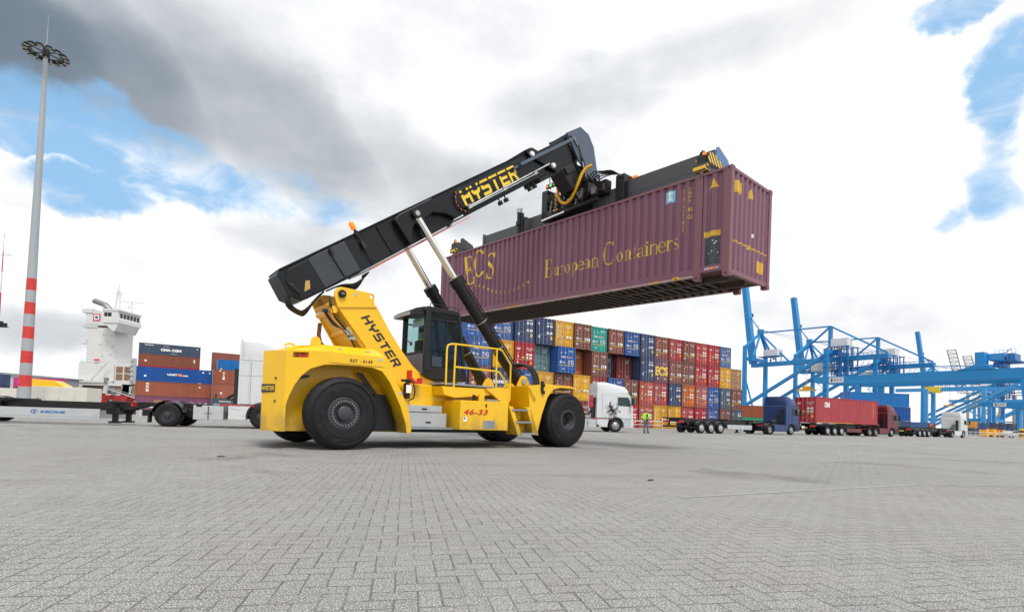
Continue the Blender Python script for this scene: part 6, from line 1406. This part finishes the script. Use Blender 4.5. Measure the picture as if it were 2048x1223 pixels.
# ================================================================== QUAY CRANES
dW = Vector((.537, -.843, 0))          # landward, across the quay; gx runs along the quay
Q0 = Vector((134.2, 300, 0))           # foot of the first waterside leg
M['blue_l'] = mat('crane light blue', (.05, .30, .62), .45, var=.08, scale=.1)
M['hazegrey'] = mat('pale grey crane', (.30, .30, .31), .6, var=.1, scale=.2)  # pale grey for the lattice cranes
def sts(t0, label, boom_up=True, full=True, group='ship to shore cranes', colr='blue_c', S=45.0):
    o = Q0+gx*t0; rz = math.atan2(dW.y, dW.x)
    t = thing('quay_crane', o, rz, label, 'crane', group)
    # local x landward, local y along the quay (0 .. 20.8)
    G = 36.4
    for x in (0, S):
        for y in (0, 20.8):
            mb = MB(); mb.bar((x, y, 1.5), (x, y, 47 if x == 0 else 41), 2.4, 2.0, up=(0, 1, 0), w1=1.9, h1=1.6); mb.build('leg', colr, t, bevel=.08)
            mb = MB(); 
            for k in (-3, -1, 1, 3): mb.tube((x-.5, y+k, .6), (x+.5, y+k, .6), .55, n=10)
            mb.box(x-.7, x+.7, y-4.2, y+4.2, .8, 2.2); mb.build('bogie', 'blackp', t)
        mb = MB(); mb.bar((x, 0, 10.5), (x, 20.8, 10.5), 1.8, 2.2); mb.bar((x, 0, G+3.2), (x, 20.8, G+3.2), 1.6, 2.0); mb.build('portal_beam', colr, t, bevel=.08)
    for y in (0, 20.8):
        mb = MB(); mb.bar((0, y, 12), (S, y, G+1.5), 1.6, 1.6); mb.build('diagonal_brace', colr, t, bevel=.05)
        mb = MB(); mb.bar((0, y, 11), (S, y, 11), 1.4, 1.8); mb.build('sill_beam', colr, t, bevel=.05)
        mb = MB(); mb.bar((0, y, 30), (2.5, y+(5 if y == 0 else -5), 10.5), .7, .7); mb.bar((0, y, 46.5), (3.0, 10.4, 55), 1.2, 1.2); mb.bar((S*.12, y, G+4), (3.0, 10.4, 55), .9, .9); mb.build('pylon_leg', colr, t)
    mb = MB(); mb.bar((-2, 10.4, G), (69, 10.4, G), 3.0, 2.4); g = mb.build('girder', colr, t, bevel=.25)
    mb = MB(); mb.bar((3, 10.4, 55.2), (S-3, 10.4, 54.0), .7, .7); mb.bar((S-3, 10.4, 54), (68, 10.4, G+1.6), .8, .8); mb.bar((3, 10.4, 55), (20, 10.4, G+1), .8, .8); mb.bar((S-3, 10.4, 54), (22, 10.4, G+1), .8, .8); mb.bar((S-3, 10.4, 54), (S-3, 10.4, G), 1.6, 1.6); mb.build('tie_bar', colr, t)
    mb = MB(); mb.box(1.5, 4.5, 9.4, 11.4, 54.2, 57.2); mb.bar((2.2, 9.6, 57), (2.0, 9.6, 59.5), .15, .15); mb.build('apex_sheave', colr, t)
    if boom_up:
        mb = MB(); mb.bar((-1.5, 10.4, G+1), (-7.5, 10.4, 86), 3.6, 3.2, up=(1, 0, 0), w1=3.3, h1=2.8); b = mb.build('boom', colr, t, bevel=.12)
        mb = MB(); mb.box(-5.2, -3.6, 12.2, 13.4, 66, 68); mb.build('boom_catch', 'blackp', b)
    mb = MB(); mb.box(7, 15, 7.4, 13.4, G+4.5, G+8.2); mb.build('machinery_house', 'white', t, bevel=.1)
    mb = MB(); 
    for k in range(3): mb.bar((8+3*k, 7.6, G+1), (8+3*k, 7.6, G+4.5), .3, .3); mb.bar((8+3*k, 13.2, G+1), (8+3*k, 13.2, G+4.5), .3, .3)
    mb.box(3, 15.6, 7, 13.8, G+4.2, G+4.45); mb.build('house_platform', 'blue_d', t)
    mb = MB(); mb.box(S-1, S+7, 6.4, 11.4, G+6.0, G+10.2); mb.build('machinery_house', 'white', t, bevel=.1)
    mb = MB()
    for xx in (S-2, S+1.5, S+5, S+8):
        for yy in (5, 10, 15): mb.bar((xx, yy, G-9+rnd.uniform(-1, 1)), (xx, yy, G+6), .45, .45)
    for zz in (-8, -4.5, 1.5, 5.8):
        for yy in (5, 15): mb.bar((S-2.4, yy, G+zz), (S+8.4, yy, G+zz), .35, .5)
        mb.bar((S+2, 5, G+zz), (S+2, 15, G+zz), .35, .4)
    mb.box(S-1, S+3, 6, 9, G+1.8, G+4.6); mb.box(S+4, S+7, 9, 13, G-4, G-1.4); mb.box(S-1.5, S+1.2, 11, 14, G-8, G-5.2); mb.box(S+3, S+4.4, 5.3, 7, G-7.6, G-3)
    mb.build('hoist_frame', 'blue_d', t)
    mb = MB(); mb.box(S-3, S-1, 6.3, 6.38, G+4.9, G+5.8); mb.box(S+2, S+5, 6.3, 6.38, G+4.9, G+5.6); mb.build('yellow_hook_block', 'yletter', t)
    mb = MB(); mb.box(S-10, S-2, 5, 16, G-6.0, G-2.2); mb.build('trolley_house', 'cream', t, bevel=.1)
    mb = MB()
    for k in range(13): mb.bar((S+k*2, 7, G-1), (S+k*2, 7, G+1.9), .12, .12)
    mb.bar((S, 7, G+1.9), (S+24, 7, G+1.9), .12, .12); mb.bar((S, 7, G+.6), (S+24, 7, G+.6), .12, .12)
    for k in range(9): mb.bar((S+k*2.6, 13, G-5+.2*k), (S+1.5+k*2.6, 13, G-1.5), .15, .15)
    mb.bar((S-2, 13, G-5.2), (S+22, 13, G-3.2), .4, .4); mb.build('walkway', 'blue_d', t)
    mb = MB()
    for k in range(12): z = 3+k*2.9; a_, b2 = (S-3.2, S+.2) if k % 2 else (S+.2, S-3.2); mb.bar((a_, -1.6, z), (b2, -1.6, z+2.9), .35, .22); mb.bar((a_, -1.9, z+1.1), (b2, -1.9, z+4.0), .1, .1)
    for k in range(13): mb.box(S-3.6, S+.6, -2.1, -1.1, 2.9+k*2.9, 3.0+k*2.9)
    mb.build('stair_tower', 'blue_l', t)
    mb = MB()
    for k in range(3): mb.bar((3, 9.6+.8*k, 57), (68-9*k, 9.6+.8*k, G+1.4), .14, .14); mb.bar((2.4, 9.6+.8*k, 57), (-4, 9.6+.8*k, 66), .16, .16)
    mb.build('stay_cable', 'blue_d', t)
    mb = MB()
    for k in range(34): mb.bar((-2+k*2, 8.7, G+1.2), (-2+k*2, 8.7, G+2.4), .1, .1)
    mb.bar((-2, 8.7, G+2.4), (66, 8.7, G+2.4), .1, .1); mb.bar((-2, 8.7, G+1.8), (66, 8.7, G+1.8), .1, .1); mb.build('handrail', 'blue_l', t)
    mb = MB(); mb.box(26, 34, 8, 12.8, 20.6, 21.4); mb.bar((30, 10.4, 21.4), (30, 10.4, G-1), .2, .2); mb.box(28.4, 31.6, 9, 11.8, 21.4, 23); mb.build('lifting_beam', 'yhose', t)
    return t
sts(0, 'blue quay crane with raised boom, the one just right of the long container stack')
sts(53.6, 'blue quay crane with raised boom behind the dark blue lorry')
sts(247, 'blue quay crane with raised boom far behind the middle of the gantry beam')
# older grey cranes with lattice booms
def lattice(mb, p, q, w_, n, r=.16):
    p, q = Vector(p), Vector(q)
    off = [Vector((a*w_/2, b_*w_/2, 0)) for a, b_ in ((-1, -1), (1, -1), (1, 1), (-1, 1))]
    for o in off: mb.bar(p+o, q+o, r*2, r*2)
    for k in range(n):
        a, b_ = p.lerp(q, k/n), p.lerp(q, (k+1)/n)
        for i in range(4): mb.bar(a+off[i], b_+off[(i+1) % 4], r, r); mb.bar(b_+off[i], b_+off[(i+1) % 4], r, r)
def grey_crane(px, Y, label, top):
    t = thing('lattice_crane', ((px-1024)/F*Y, Y, 0), R_(-40), label, 'crane', 'grey lattice cranes on the far quay')
    for x in (0, 26):
        for y in (0, 18): mb = MB(); mb.bar((x, y, 0), (x, y, 44), 2.4, 2.2); mb.build('leg', 'hazegrey', t)
    mb = MB()
    for y in (0, 18): mb.bar((0, y, 4), (26, y, 40), 1.2, 1.2); mb.bar((0, y, 14), (26, y, 14), 1.2, 1.2); mb.bar((26, y, 4), (0, y, 26), .8, .8)
    mb.bar((0, 0, 42), (0, 18, 42), 2, 2); mb.bar((26, 0, 42), (26, 18, 42), 2, 2); mb.build('portal_frame', 'hazegrey', t)
    mb = MB(); lattice(mb, (-4, 9, 44), (-14, 9, top), 7.5, 11, .42); mb.build('boom', 'hazegrey', t)
    mb = MB(); lattice(mb, (-4, 9, 44), (60, 9, 44), 5, 14, .35); mb.build('girder', 'hazegrey', t)
    mb = MB(); mb.box(10, 24, 3, 15, 46, 52); mb.build('machinery_house', 'lgrey', t)
grey_crane(1937, 560, 'grey lattice crane with raised boom, first of the pair behind the gantry beam', 92)
grey_crane(1968, 590, 'grey lattice crane with raised boom, second of the pair behind the gantry beam', 90)
# yard gantry
def gantry(o, label, Lb=72, H=18.2, th=3.4, legs=(16.2, 64.6), sign=True, cart=True, gap=19.5):
    o = Vector(o); t = thing('gantry_crane', o, math.atan2(dW.y, dW.x), label, 'crane', 'yard gantry cranes')
    for y in (0, gap):
        mb = MB(); mb.prism([(0, H+th*.35), (0, H+th), (Lb, H+th), (Lb, H), (15, H), (9, H+.3)], 'y', y-.9, y+.9); mb.build('girder', 'blue_c', t, bevel=.06)
        for i, x in enumerate(legs):
            mb = MB(); w0, w1 = (1.4, 1.8) if i == 0 else (1.6, 4.6)
            mb.prism([(x-w0/2, 1.6), (x+w0/2, 1.6), (x+w1/2, H), (x-w1/2, H)], 'y', y-.8, y+.8); mb.build('leg', 'blue_c', t, bevel=.06)
            mb = MB(); mb.box(x-.9, x+.9, y-3, y+3, .9, 2.2); 
            for k in (-2, 0, 2): mb.tube((x-.4, y+k, .5), (x+.4, y+k, .5), .5, n=10)
            mb.build('bogie', 'hazardb', t)
        mb = MB(); mb.box(0, Lb, y-1.5, y-1.4, H+th+.9, H+th+1.0)
        for k in range(int(Lb/2)): mb.bar((2*k, y-1.45, H+th-.1), (2*k, y-1.45, H+th+1), .08, .08)
        mb.build('railing', 'blue_l', t)
    for x in (0, Lb): mb = MB(); mb.bar((x, 0, H+th*.6), (x, gap, H+th*.6), 1.2, 1.8); mb.build('end_tie', 'blue_c', t)
    for x in legs: mb = MB(); mb.bar((x, 0, 2.6), (x, gap, 2.6), .9, 1.3); mb.bar((x, 0, H*.66), (x, gap, H*.66), .5, .6); mb.build('sill_beam', 'blue_c', t)
    if sign:
        mb = MB(); mb.box(5.9, 11.4, -1.02, -.91, H+.75, H+2.9); s_ = mb.build('sign_board', 'white', t)
        mb = MB(); text_on(mb, 'ECT', (7.9, -1.03, H+1.45), (2.9, 0, 0), (0, 0, .75), bold=.03, spacing=1.4); s2 = mb.build('lettering', 'bletter', s_)
        mb = MB(); mb.box(6.7, 7.0, -1.04, -1.03, H+1.1, H+2.6); mb.box(7.0, 7.4, -1.04, -1.03, H+1.4, H+2.3, 1); mb.build('emblem', ['bletter', 'rust'], s_)
    if cart:
        x = 51.5
        mb = MB(); mb.prism([(x-4.5, H+th), (x-1, H+th+1.2), (x, H+th+1.6), (x, H+th+5.6), (x+2.4, H+th+5.6), (x+2.4, H+th+1.6), (x+5, H+th)], 'y', -1.2, 3); mb.build('trolley_tower', 'blue_c', t, bevel=.06)
        mb = MB(); mb.box(x+2.4, x+6.5, 2, 12, H+th+3.0, H+th+5.2); mb.build('trolley_house', 'blue_l', t, bevel=.08)
        mb = MB(); mb.box(x+5, x+9.5, 1, 12, H+th+2.4, H+th+2.9); mb.box(x+7, x+9, 2, 8, H+th+2.9, H+th+4.9); mb.box(x+3.5, x+6, 3, 10, H+th+.9, H+th+2.4); mb.build('trolley_machinery', 'blue_d', t, bevel=.05)
        mb = MB()
        for k in range(6): mb.bar((x+4.5+k, 1, H+th+2.9), (x+4.5+k, 1, H+th+6.0), .1, .1)
        for dz in (4, 5, 6): mb.bar((x+4.5, 1, H+th+dz), (x+9.5, 1, H+th+dz), .1, .1)
        mb.bar((x+6, 3, H+th+5), (x+8, 3, H+th+6.6), .2, .2); mb.build('trolley_railing', 'blue_l', t)
    mb = MB()
    for k in range(int(H/1.4)): mb.box(legs[0]-1.4, legs[0]-.9, 19.0, 20.0, 2+k*1.4, 2.15+k*1.4)
    mb.bar((legs[0]-1.4, 19, 2), (legs[0]-1.4, 19, H), .08, .08); mb.bar((legs[0]-1.4, 20, 2), (legs[0]-1.4, 20, H), .08, .08); mb.build('ladder', 'blue_d', t)
    return t
gantry((124.9, 214, 0), 'large blue yard gantry crane with a white ECT sign at the end of its beam')
gantry((271, 300, 0), 'second blue yard gantry crane seen under the beam of the large one', Lb=60, H=15.2, legs=(16, 56), cart=False)
# extra quay cranes far away, lower beams
def far_crane(px, Y, hgt, label):
    t = thing('quay_crane', ((px-1024)/F*Y, Y, 0), R_(-52), label, 'crane', 'distant pale blue quay cranes')
    for x in (0, 30):
        for y in (0, 18): mb = MB(); mb.bar((x, y, 0), (x, y, hgt), 2.2, 2.0); mb.build('leg', 'blue_l', t)
    mb = MB(); 
    for y in (0, 18): mb.bar((0, y, 5), (62, y, hgt+12), 1.6, 1.6)
    mb.build('diagonal_brace', 'blue_l', t)
    mb = MB(); mb.bar((-20, 9, hgt), (60, 9, hgt), 2.6, 2.4); mb.bar((0, 0, hgt-2), (0, 18, hgt-2), 1.5, 1.5); mb.bar((30, 0, hgt-2), (30, 18, hgt-2), 1.5, 1.5); mb.build('girder', 'blue_l', t)
    mb = MB(); mb.box(-2, 6, 5, 13, hgt-2, hgt+2); mb.build('trolley', 'yletter', t)
    mb = MB(); mb.box(8, 14, 6, 12, hgt*.62, hgt*.62+.7); mb.bar((11, 9, hgt*.62), (11, 9, hgt), .2, .2); mb.build('lifting_beam', 'yhose', t)
far_crane(1853, 360, 30, 'pale blue quay crane with a yellow trolley behind the far white lorry')
far_crane(1950, 470, 30, 'pale blue quay crane seen through the legs of the second gantry')

# ================================================================== RIGHT BACKGROUND
g_ = 'containers beyond the lorries'
def at(px, Y): return Vector(((px-1024)/F*Y, Y, 0))
c = container(at(1476, 112), GA+R_(-32), 'rust brown', None, 'rust brown container above a green one, between the stack and the blue lorry', g_, H=2.59); c.location.z = 2.592
c = container(at(1497, 120)+Vector((0, 0, 2.592)), GA+R_(-32), 'navy', None, 'navy container behind the rear of the dark blue lorry', g_, H=2.59); 
c = container(at(1476, 112), GA+R_(-32), 'green', None, 'green container on the ground behind the dark blue lorry', g_, H=2.59); side_text(c, 'EVERGREEN', 2.2, .8, 5.5, .9, bold=.05)
c = container(at(1497, 120), GA+R_(-32), 'navy', None, 'navy container on the ground beneath another, behind the dark blue lorry', g_, H=2.59)
# blue group behind the red container
for z, cl, lab, yo in ((0, 'navy', 'navy container at the foot of the blue trio behind the maroon lorry', 0), (2.6, 'blue', 'middle blue container of the trio behind the maroon lorry', 0), (5.2, 'crane blue', 'top bright blue container of the trio behind the maroon lorry', -3)):
    container(at(1703+yo, 97)+Vector((0, 0, z)), R_(6), cl, None, lab, g_, H=2.59)
container(at(1776, 88), GA+math.pi/2-.5, 'green', 'plain', 'green container standing end-on beside the maroon lorry cab', g_, H=2.59).location.x += 2
c = container(at(1799, 104), R_(3), 'steel blue', None, 'steel blue container lying low beyond the far chassis', g_, H=2.59, L=6.06)
for i, (px, Y, cl, lab, z) in enumerate(((1844, 112, 'slate', 'dark slate container end beside the red pair', 0), (1858, 113, 'dark red', 'dark red container end beside the far white lorry', 0), (1872, 114, 'rust brown', 'rust brown container end half behind the far white lorry', 0), (1848, 150, 'steel blue', 'steel blue container beyond the slate one', 0), (1830, 128, 'red', 'red container low beyond the far chassis', 0))):
    container(at(px, Y)+Vector((0, 0, z)), math.pi/2-.45, cl, 'plain', lab, g_, H=2.59)
rr = random.Random(11); FARN = 0
cl_ = ['navy', 'blue', 'slate', 'steel blue', 'navy', 'dark red', 'blue', 'steel blue', 'crane blue', 'navy']
nmz = ['first', 'second', 'third', 'fourth', 'fifth', 'sixth', 'seventh', 'eighth', 'ninth', 'tenth', 'eleventh', 'twelfth']
for row, z in ((0, 0), (1, 2.6)):
    for i in range(10):
        if row and i in (2, 5, 8): continue
        if i == 2: continue
        container(at(1931+i*11.5, 212)+Vector((0, 0, z)), math.pi/2-.6, cl_[(i+3*row) % 10], 'plain', '%s container, %s in the %s row of the far yard' % (cl_[(i+3*row) % 10], nmz[i], ('lower', 'upper')[row]), 'containers of the far yard', H=2.59, L=6.06)
container(at(1957, 196)+Vector((0, 0, 2.592)), math.pi/2-.55, 'orange yellow', 'plain', 'bright orange container standing out in the far yard', 'containers of the far yard', H=2.59, L=6.06)
container(at(1957, 196), math.pi/2-.55, 'navy', 'plain', 'navy container beneath the bright orange one', 'containers of the far yard', H=2.59, L=6.06)
# lifting frames parked at the right
t = thing('parked_spreader', at(1975, 118), R_(-12), 'orange yellow lifting frames parked behind the guard rail', 'spreader')
mb = MB(); mb.box(0, 3.4, 0, 2.2, .5, 1.0); mb.box(-.2, .3, -.2, 2.4, 0, 1.6); mb.box(1.3, 1.7, -.2, 2.4, 0, 1.8); mb.box(3.0, 3.5, -.2, 2.4, 0, 1.6); mb.build('frame', 'yhose', t, bevel=.05)
mb = MB()
for k in range(5): mb.bar((.2+k*.7, .4, 1.0), (.4+k*.6, .6, 2.2+.3*(k % 2)), .1, .1)
mb.build('lifting_chain', 'rust', t)
# parked car
t = thing('parked_car', at(2016, 112), R_(8), 'silver car parked behind the guard rail near the striped post', 'car')
mb = MB(); prof = [(0, .35), (0, .85), (.25, .98), (.95, 1.02), (1.35, 1.42), (2.6, 1.45), (3.35, 1.02), (4.1, .90), (4.25, .70), (4.25, .35)]
mb.prism(prof, 'y', 0, 1.7); body_ = mb.build('body', 'alu', t, bevel=.06)
mb = MB(); mb.prism([(1.08, 1.03), (1.42, 1.36), (1.95, 1.38), (1.95, 1.03)], 'y', -.01, -.002); mb.prism([(2.02, 1.03), (2.02, 1.38), (2.55, 1.38), (3.1, 1.03)], 'y', -.01, -.002); mb.build('window', 'dglass', body_)
for x in (.85, 3.35):
    for s, y in ((-1, -.02), (1, 1.72)): truck_wheel(t, x, y, s, R=.32, w_=.22) if False else None
    for y in (-.02, 1.52):
        mb = MB(); mb.lathe([(0, 0), (.3, 0), (.32, .03), (.32, .19), (.3, .22), (0, .22)], (x, y, .32), n=20); w_ = mb.build('wheel', 'tyre', t, smooth=40)
        mb = MB(); mb.tube((x, y-.01, .32), (x, y+.0, .32), .19, n=16); mb.build('rim', 'alu', w_)
for y in (.25, 1.45): mb = MB(); mb.box(-.02, .0, y-.15, y+.15, .66, .8); mb.build('tail_light', 'redlens', t)
# striped post at the right edge, guard rails
t = thing('striped_post', at(2046, 104), 0, 'yellow and dark striped protective post at the foot of the gantry leg', 'post')
mb = MB(); mb.tube((0, 0, 0), (0, 0, 1.95), .55, n=20); mb.build('post', 'hazardb', t, smooth=40); mb = MB(); mb.tube((0, 0, 1.95), (0, 0, 2.0), .48, n=20); mb.build('cap', 'yletter', t)
rail_fence(at(1930, 106), at(2075, 98), 12, 'white guard rail along the far edge of the yard at the right', 1.0)
rail_fence(at(1799, 100), at(1850, 98), 4, 'short white guard rail behind the far chassis', 1.2)

# ================================================================== PEOPLE
def skinned(name, joints, edges, m_, parent=None, sub=2, root=0):
    """one continuous surface grown over a skeleton: joints = [(x, y, z, rx, ry)]"""
    me = bpy.data.meshes.new(name); me.from_pydata([j[:3] for j in joints], edges, [])
    o = link(name, me, parent)
    o.modifiers.new('skin', 'SKIN'); 
    if not me.skin_vertices: me.skin_vertices.new()
    for i, j in enumerate(joints):
        me.skin_vertices[0].data[i].radius = (j[3], j[4] if len(j) > 4 else j[3]); me.skin_vertices[0].data[i].use_root = (i == root)
    s = o.modifiers.new('sub', 'SUBSURF'); s.levels = sub; s.render_levels = sub
    dg = bpy.context.evaluated_depsgraph_get(); bpy.context.view_layer.update(); dg = bpy.context.evaluated_depsgraph_get()
    m2 = bpy.data.meshes.new_from_object(o.evaluated_get(dg)); o.modifiers.clear(); o.data = m2
    m2.materials.clear(); m2.materials.append(M[m_]); m2.shade_smooth(); return o
def hand(j, e, wrist, d, side, curl):
    """five bent fingers rooted in a palm; d = pointing direction, side = thumb side, curl = bending direction"""
    w_ = Vector(j[wrist][:3]); d, side, curl = Vector(d).normalized(), Vector(side).normalized(), Vector(curl).normalized()
    k = len(j); p = w_+d*.055; j.append((*p, .034, .02)); e.append((wrist, k)); palm = k
    k = len(j); p2 = w_+d*.09; j.append((*p2, .036, .017)); e.append((palm, k)); kn = k
    for i, (o, l_) in enumerate(((.030, .070), (.010, .080), (-.010, .075), (-.028, .058))):
        a = len(j); b0 = p2+side*o+d*.016; m1 = b0+d*l_*.45+curl*l_*.12; t1 = m1+d*l_*.25+curl*l_*.42
        j += [(*b0, .0095), (*m1, .0085), (*t1, .0075)]; e += [(kn, a), (a, a+1), (a+1, a+2)]
    a = len(j); b0 = p+side*.036; m1 = b0+side*.02+d*.03+curl*.01; t1 = m1+d*.03+curl*.02
    j += [(*b0, .012), (*m1, .010), (*t1, .008)]; e += [(palm, a), (a, a+1), (a+1, a+2)]
def person(loc, rz, label, seated=False):
    t = thing('person', loc, rz, label, 'person')
    # faces local -y; standing, both forearms raised in front, reading a paper
    J = [(0, 0, .93, .145, .11), (0, .0, 1.12, .15, .105), (0, .0, 1.34, .175, .115), (0, .01, 1.47, .09, .075), (0, -.005, 1.56, .052, .052), (0, -.03, 1.64, .07, .08), (0, -.03, 1.72, .078, .095), (0, -.02, 1.79, .05, .065)]
    E = [(0, 1), (1, 2), (2, 3), (3, 4), (4, 5), (5, 6), (6, 7)]
    for s in (-1, 1):
        k = len(J); J += [(s*.185, 0, 1.42, .07, .07), (s*.255, .01, 1.20, .052, .052), (s*.25, -.03, 1.10, .045, .045), (s*.15, -.22, 1.13, .036, .036), (s*.095, -.28, 1.15, .028, .024)]
        E += [(3, k), (k, k+1), (k+1, k+2), (k+2, k+3), (k+3, k+4)]
        hand(J, E, k+4, (-s*.7, -.65, .1), (0, -.2, 1), (-s*.5, .3, -.6))
        k = len(J)
        if not seated: J += [(s*.095, 0, .84, .095, .095), (s*.12, -.01, .50, .062, .066), (s*.125, .02, .46, .056, .06), (s*.14, .03, .10, .042, .045), (s*.15, -.02, .045, .045, .035), (s*.16, -.13, .03, .042, .025)]
        else: J += [(s*.10, -.05, .88, .095, .095), (s*.13, -.38, .92, .07, .07), (s*.13, -.44, .88, .062, .062), (s*.13, -.46, .50, .045, .045), (s*.13, -.50, .44, .045, .035), (s*.13, -.60, .43, .042, .025)]
        E += [(0, k)]+[(k+i, k+i+1) for i in range(5)]
    body = skinned('body', J, E, 'skin', t)
    fc = MB(); fc.prism([(-.018, 1.655), (.018, 1.655), (.006, 1.70), (-.006, 1.70)], 'y', -.135, -.10); fc.build('nose', 'skin', t, bevel=.005)
    for s in (-1, 1):
        fc = MB(); fc.lathe([(0, -.012), (.010, -.008), (.013, 0), (.010, .008), (0, .012)], (s*.030, -.112, 1.705), n=10); fc.build('eye', 'darkcl', t)
        fc = MB(); fc.lathe([(0, -.02), (.02, -.012), (.028, 0), (.02, .012), (0, .02)], (s*.08, -.02, 1.69), ax='x', n=10); fc.build('ear', 'skin', t, smooth=60)
    fc = MB(); fc.box(-.025, .025, -.122, -.11, 1.625, 1.635); fc.build('mouth', mat('lips', (.35, .12, .10), .5), t)
    JJ = [(0, 0, .86, .185, .14), (0, 0, 1.12, .18, .135), (0, 0, 1.34, .205, .145), (0, .005, 1.47, .11, .09), (0, .0, 1.52, .075, .075)]; EE = [(0, 1), (1, 2), (2, 3), (3, 4)]
    for s in (-1, 1):
        k = len(JJ); JJ += [(s*.19, 0, 1.42, .095, .095), (s*.265, .01, 1.20, .078, .078), (s*.26, -.03, 1.10, .07, .07), (s*.155, -.215, 1.13, .055, .055), (s*.125, -.25, 1.14, .048, .048)]; EE += [(3, k)]+[(k+i, k+i+1) for i in range(4)]
    skinned('jacket', JJ, EE, 'hivis', t, root=0)
    tp = MB(); tp.prism([(-.065, 1.46), (.065, 1.46), (.05, 1.2), (.08, .92), (-.06, .92), (-.05, 1.2)], 'y', -.172, -.12); tp.build('shirt', 'darkcl', t, bevel=.015)
    TJ = [(0, 0, .92, .16, .12)]; TE = []
    for s in (-1, 1):
        k = len(TJ)
        TJ += ([(s*.10, 0, .84, .11, .11), (s*.122, -.01, .50, .085, .085), (s*.14, .03, .13, .075, .08)] if not seated else [(s*.10, -.05, .88, .11, .11), (s*.13, -.40, .92, .085, .085), (s*.13, -.46, .55, .07, .07)])
        TE += [(0, k), (k, k+1), (k+1, k+2)]
    skinned('trousers', TJ, TE, 'denim', t)
    for s in (-1, 1):
        b_ = MB(); x, y, z = (s*.15, -.05, 0) if not seated else (s*.13, -.53, .40)
        b_.loft([[(x+dx*w_, y+dy, z+zz) for dx, dy in ((-.05, .09), (.05, .09), (.055, -.05), (.03, -.14), (-.03, -.14), (-.055, -.05))] for zz, w_ in ((0, 1.05), (.05, 1.05), (.085, .8))]); b_.loft([[(x+.05*math.cos(a)*k, y+.045+.05*math.sin(a)*k, z+zz) for a in [i*math.pi/4 for i in range(8)]] for zz, k in ((.06, 1.0), (.17, .95))])
        b_.build('boot', 'darkcl', t, smooth=50)
    hm = MB(); hm.lathe([(.118, 1.745), (.115, 1.78), (.10, 1.83), (.065, 1.865), (0, 1.875)], (0, -.03, 0), ax='z', n=24); hm.lathe([(.118, 1.745), (.13, 1.74), (.13, 1.75), (.118, 1.755)], (0, -.03, 0), ax='z', n=24); hm.prism([(-.09, -.13), (.09, -.13), (.06, -.19), (-.06, -.19)], 'z', 1.742, 1.752)
    if not seated: hm.build('helmet', 'helmet', t, smooth=50)
    else:
        hr_ = MB(); hr_.lathe([(.098, 1.70), (.10, 1.76), (.085, 1.82), (0, 1.85)], (0, -.005, 0), ax='z', n=20); hr_.build('hair', 'darkcl', t, smooth=50)
    return t
pp_ = person((10.34, 39.82, 0), R_(8), 'person in a lime jacket and coral helmet reading a sheet beside the white lorry')
cbd = MB(); cbd.prism([(-.12, -.34), (.12, -.34), (.12, -.30), (-.12, -.30)], 'z', 1.13, 1.15); cbd.bar((0, -.46, 1.20), (0, -.26, 1.12), .24, .008)
cb_ = cbd.build('paper_sheet', 'paper'); cb_.location = (10.34, 39.82, 0); cb_.rotation_euler = (0, 0, R_(8)); tag(cb_, 'white sheet of paper held by the person in the lime jacket', 'paper')
# driver in the cab, facing forward
dl = Matrix.Translation(RS.location) @ Matrix.Rotation(.6767, 4, 'Z') @ Vector((2.80, .02, 1.45))
person(dl, .6767+math.pi/2, 'person in a lime jacket seated at the wheel in the cab of the yellow machine', seated=True)

# small dry twigs lying on the paving
for (x, y, a), lab in zip(((1.95, 7.35, .3), (-5.0, 8.9, .1)), ('small dark twig on the paving in front of the front tyre', 'small dark twig on the paving in front of the rear tyre')):
    mb = MB(); mb.pipe([(x, y, .012), (x+.05*math.cos(a), y+.05*math.sin(a), .016), (x+.11*math.cos(a+.3), y+.11*math.sin(a+.3), .012)], .011, n=6); tag(mb.build('twig', 'under'), lab, 'twig', 'twigs on the paving')
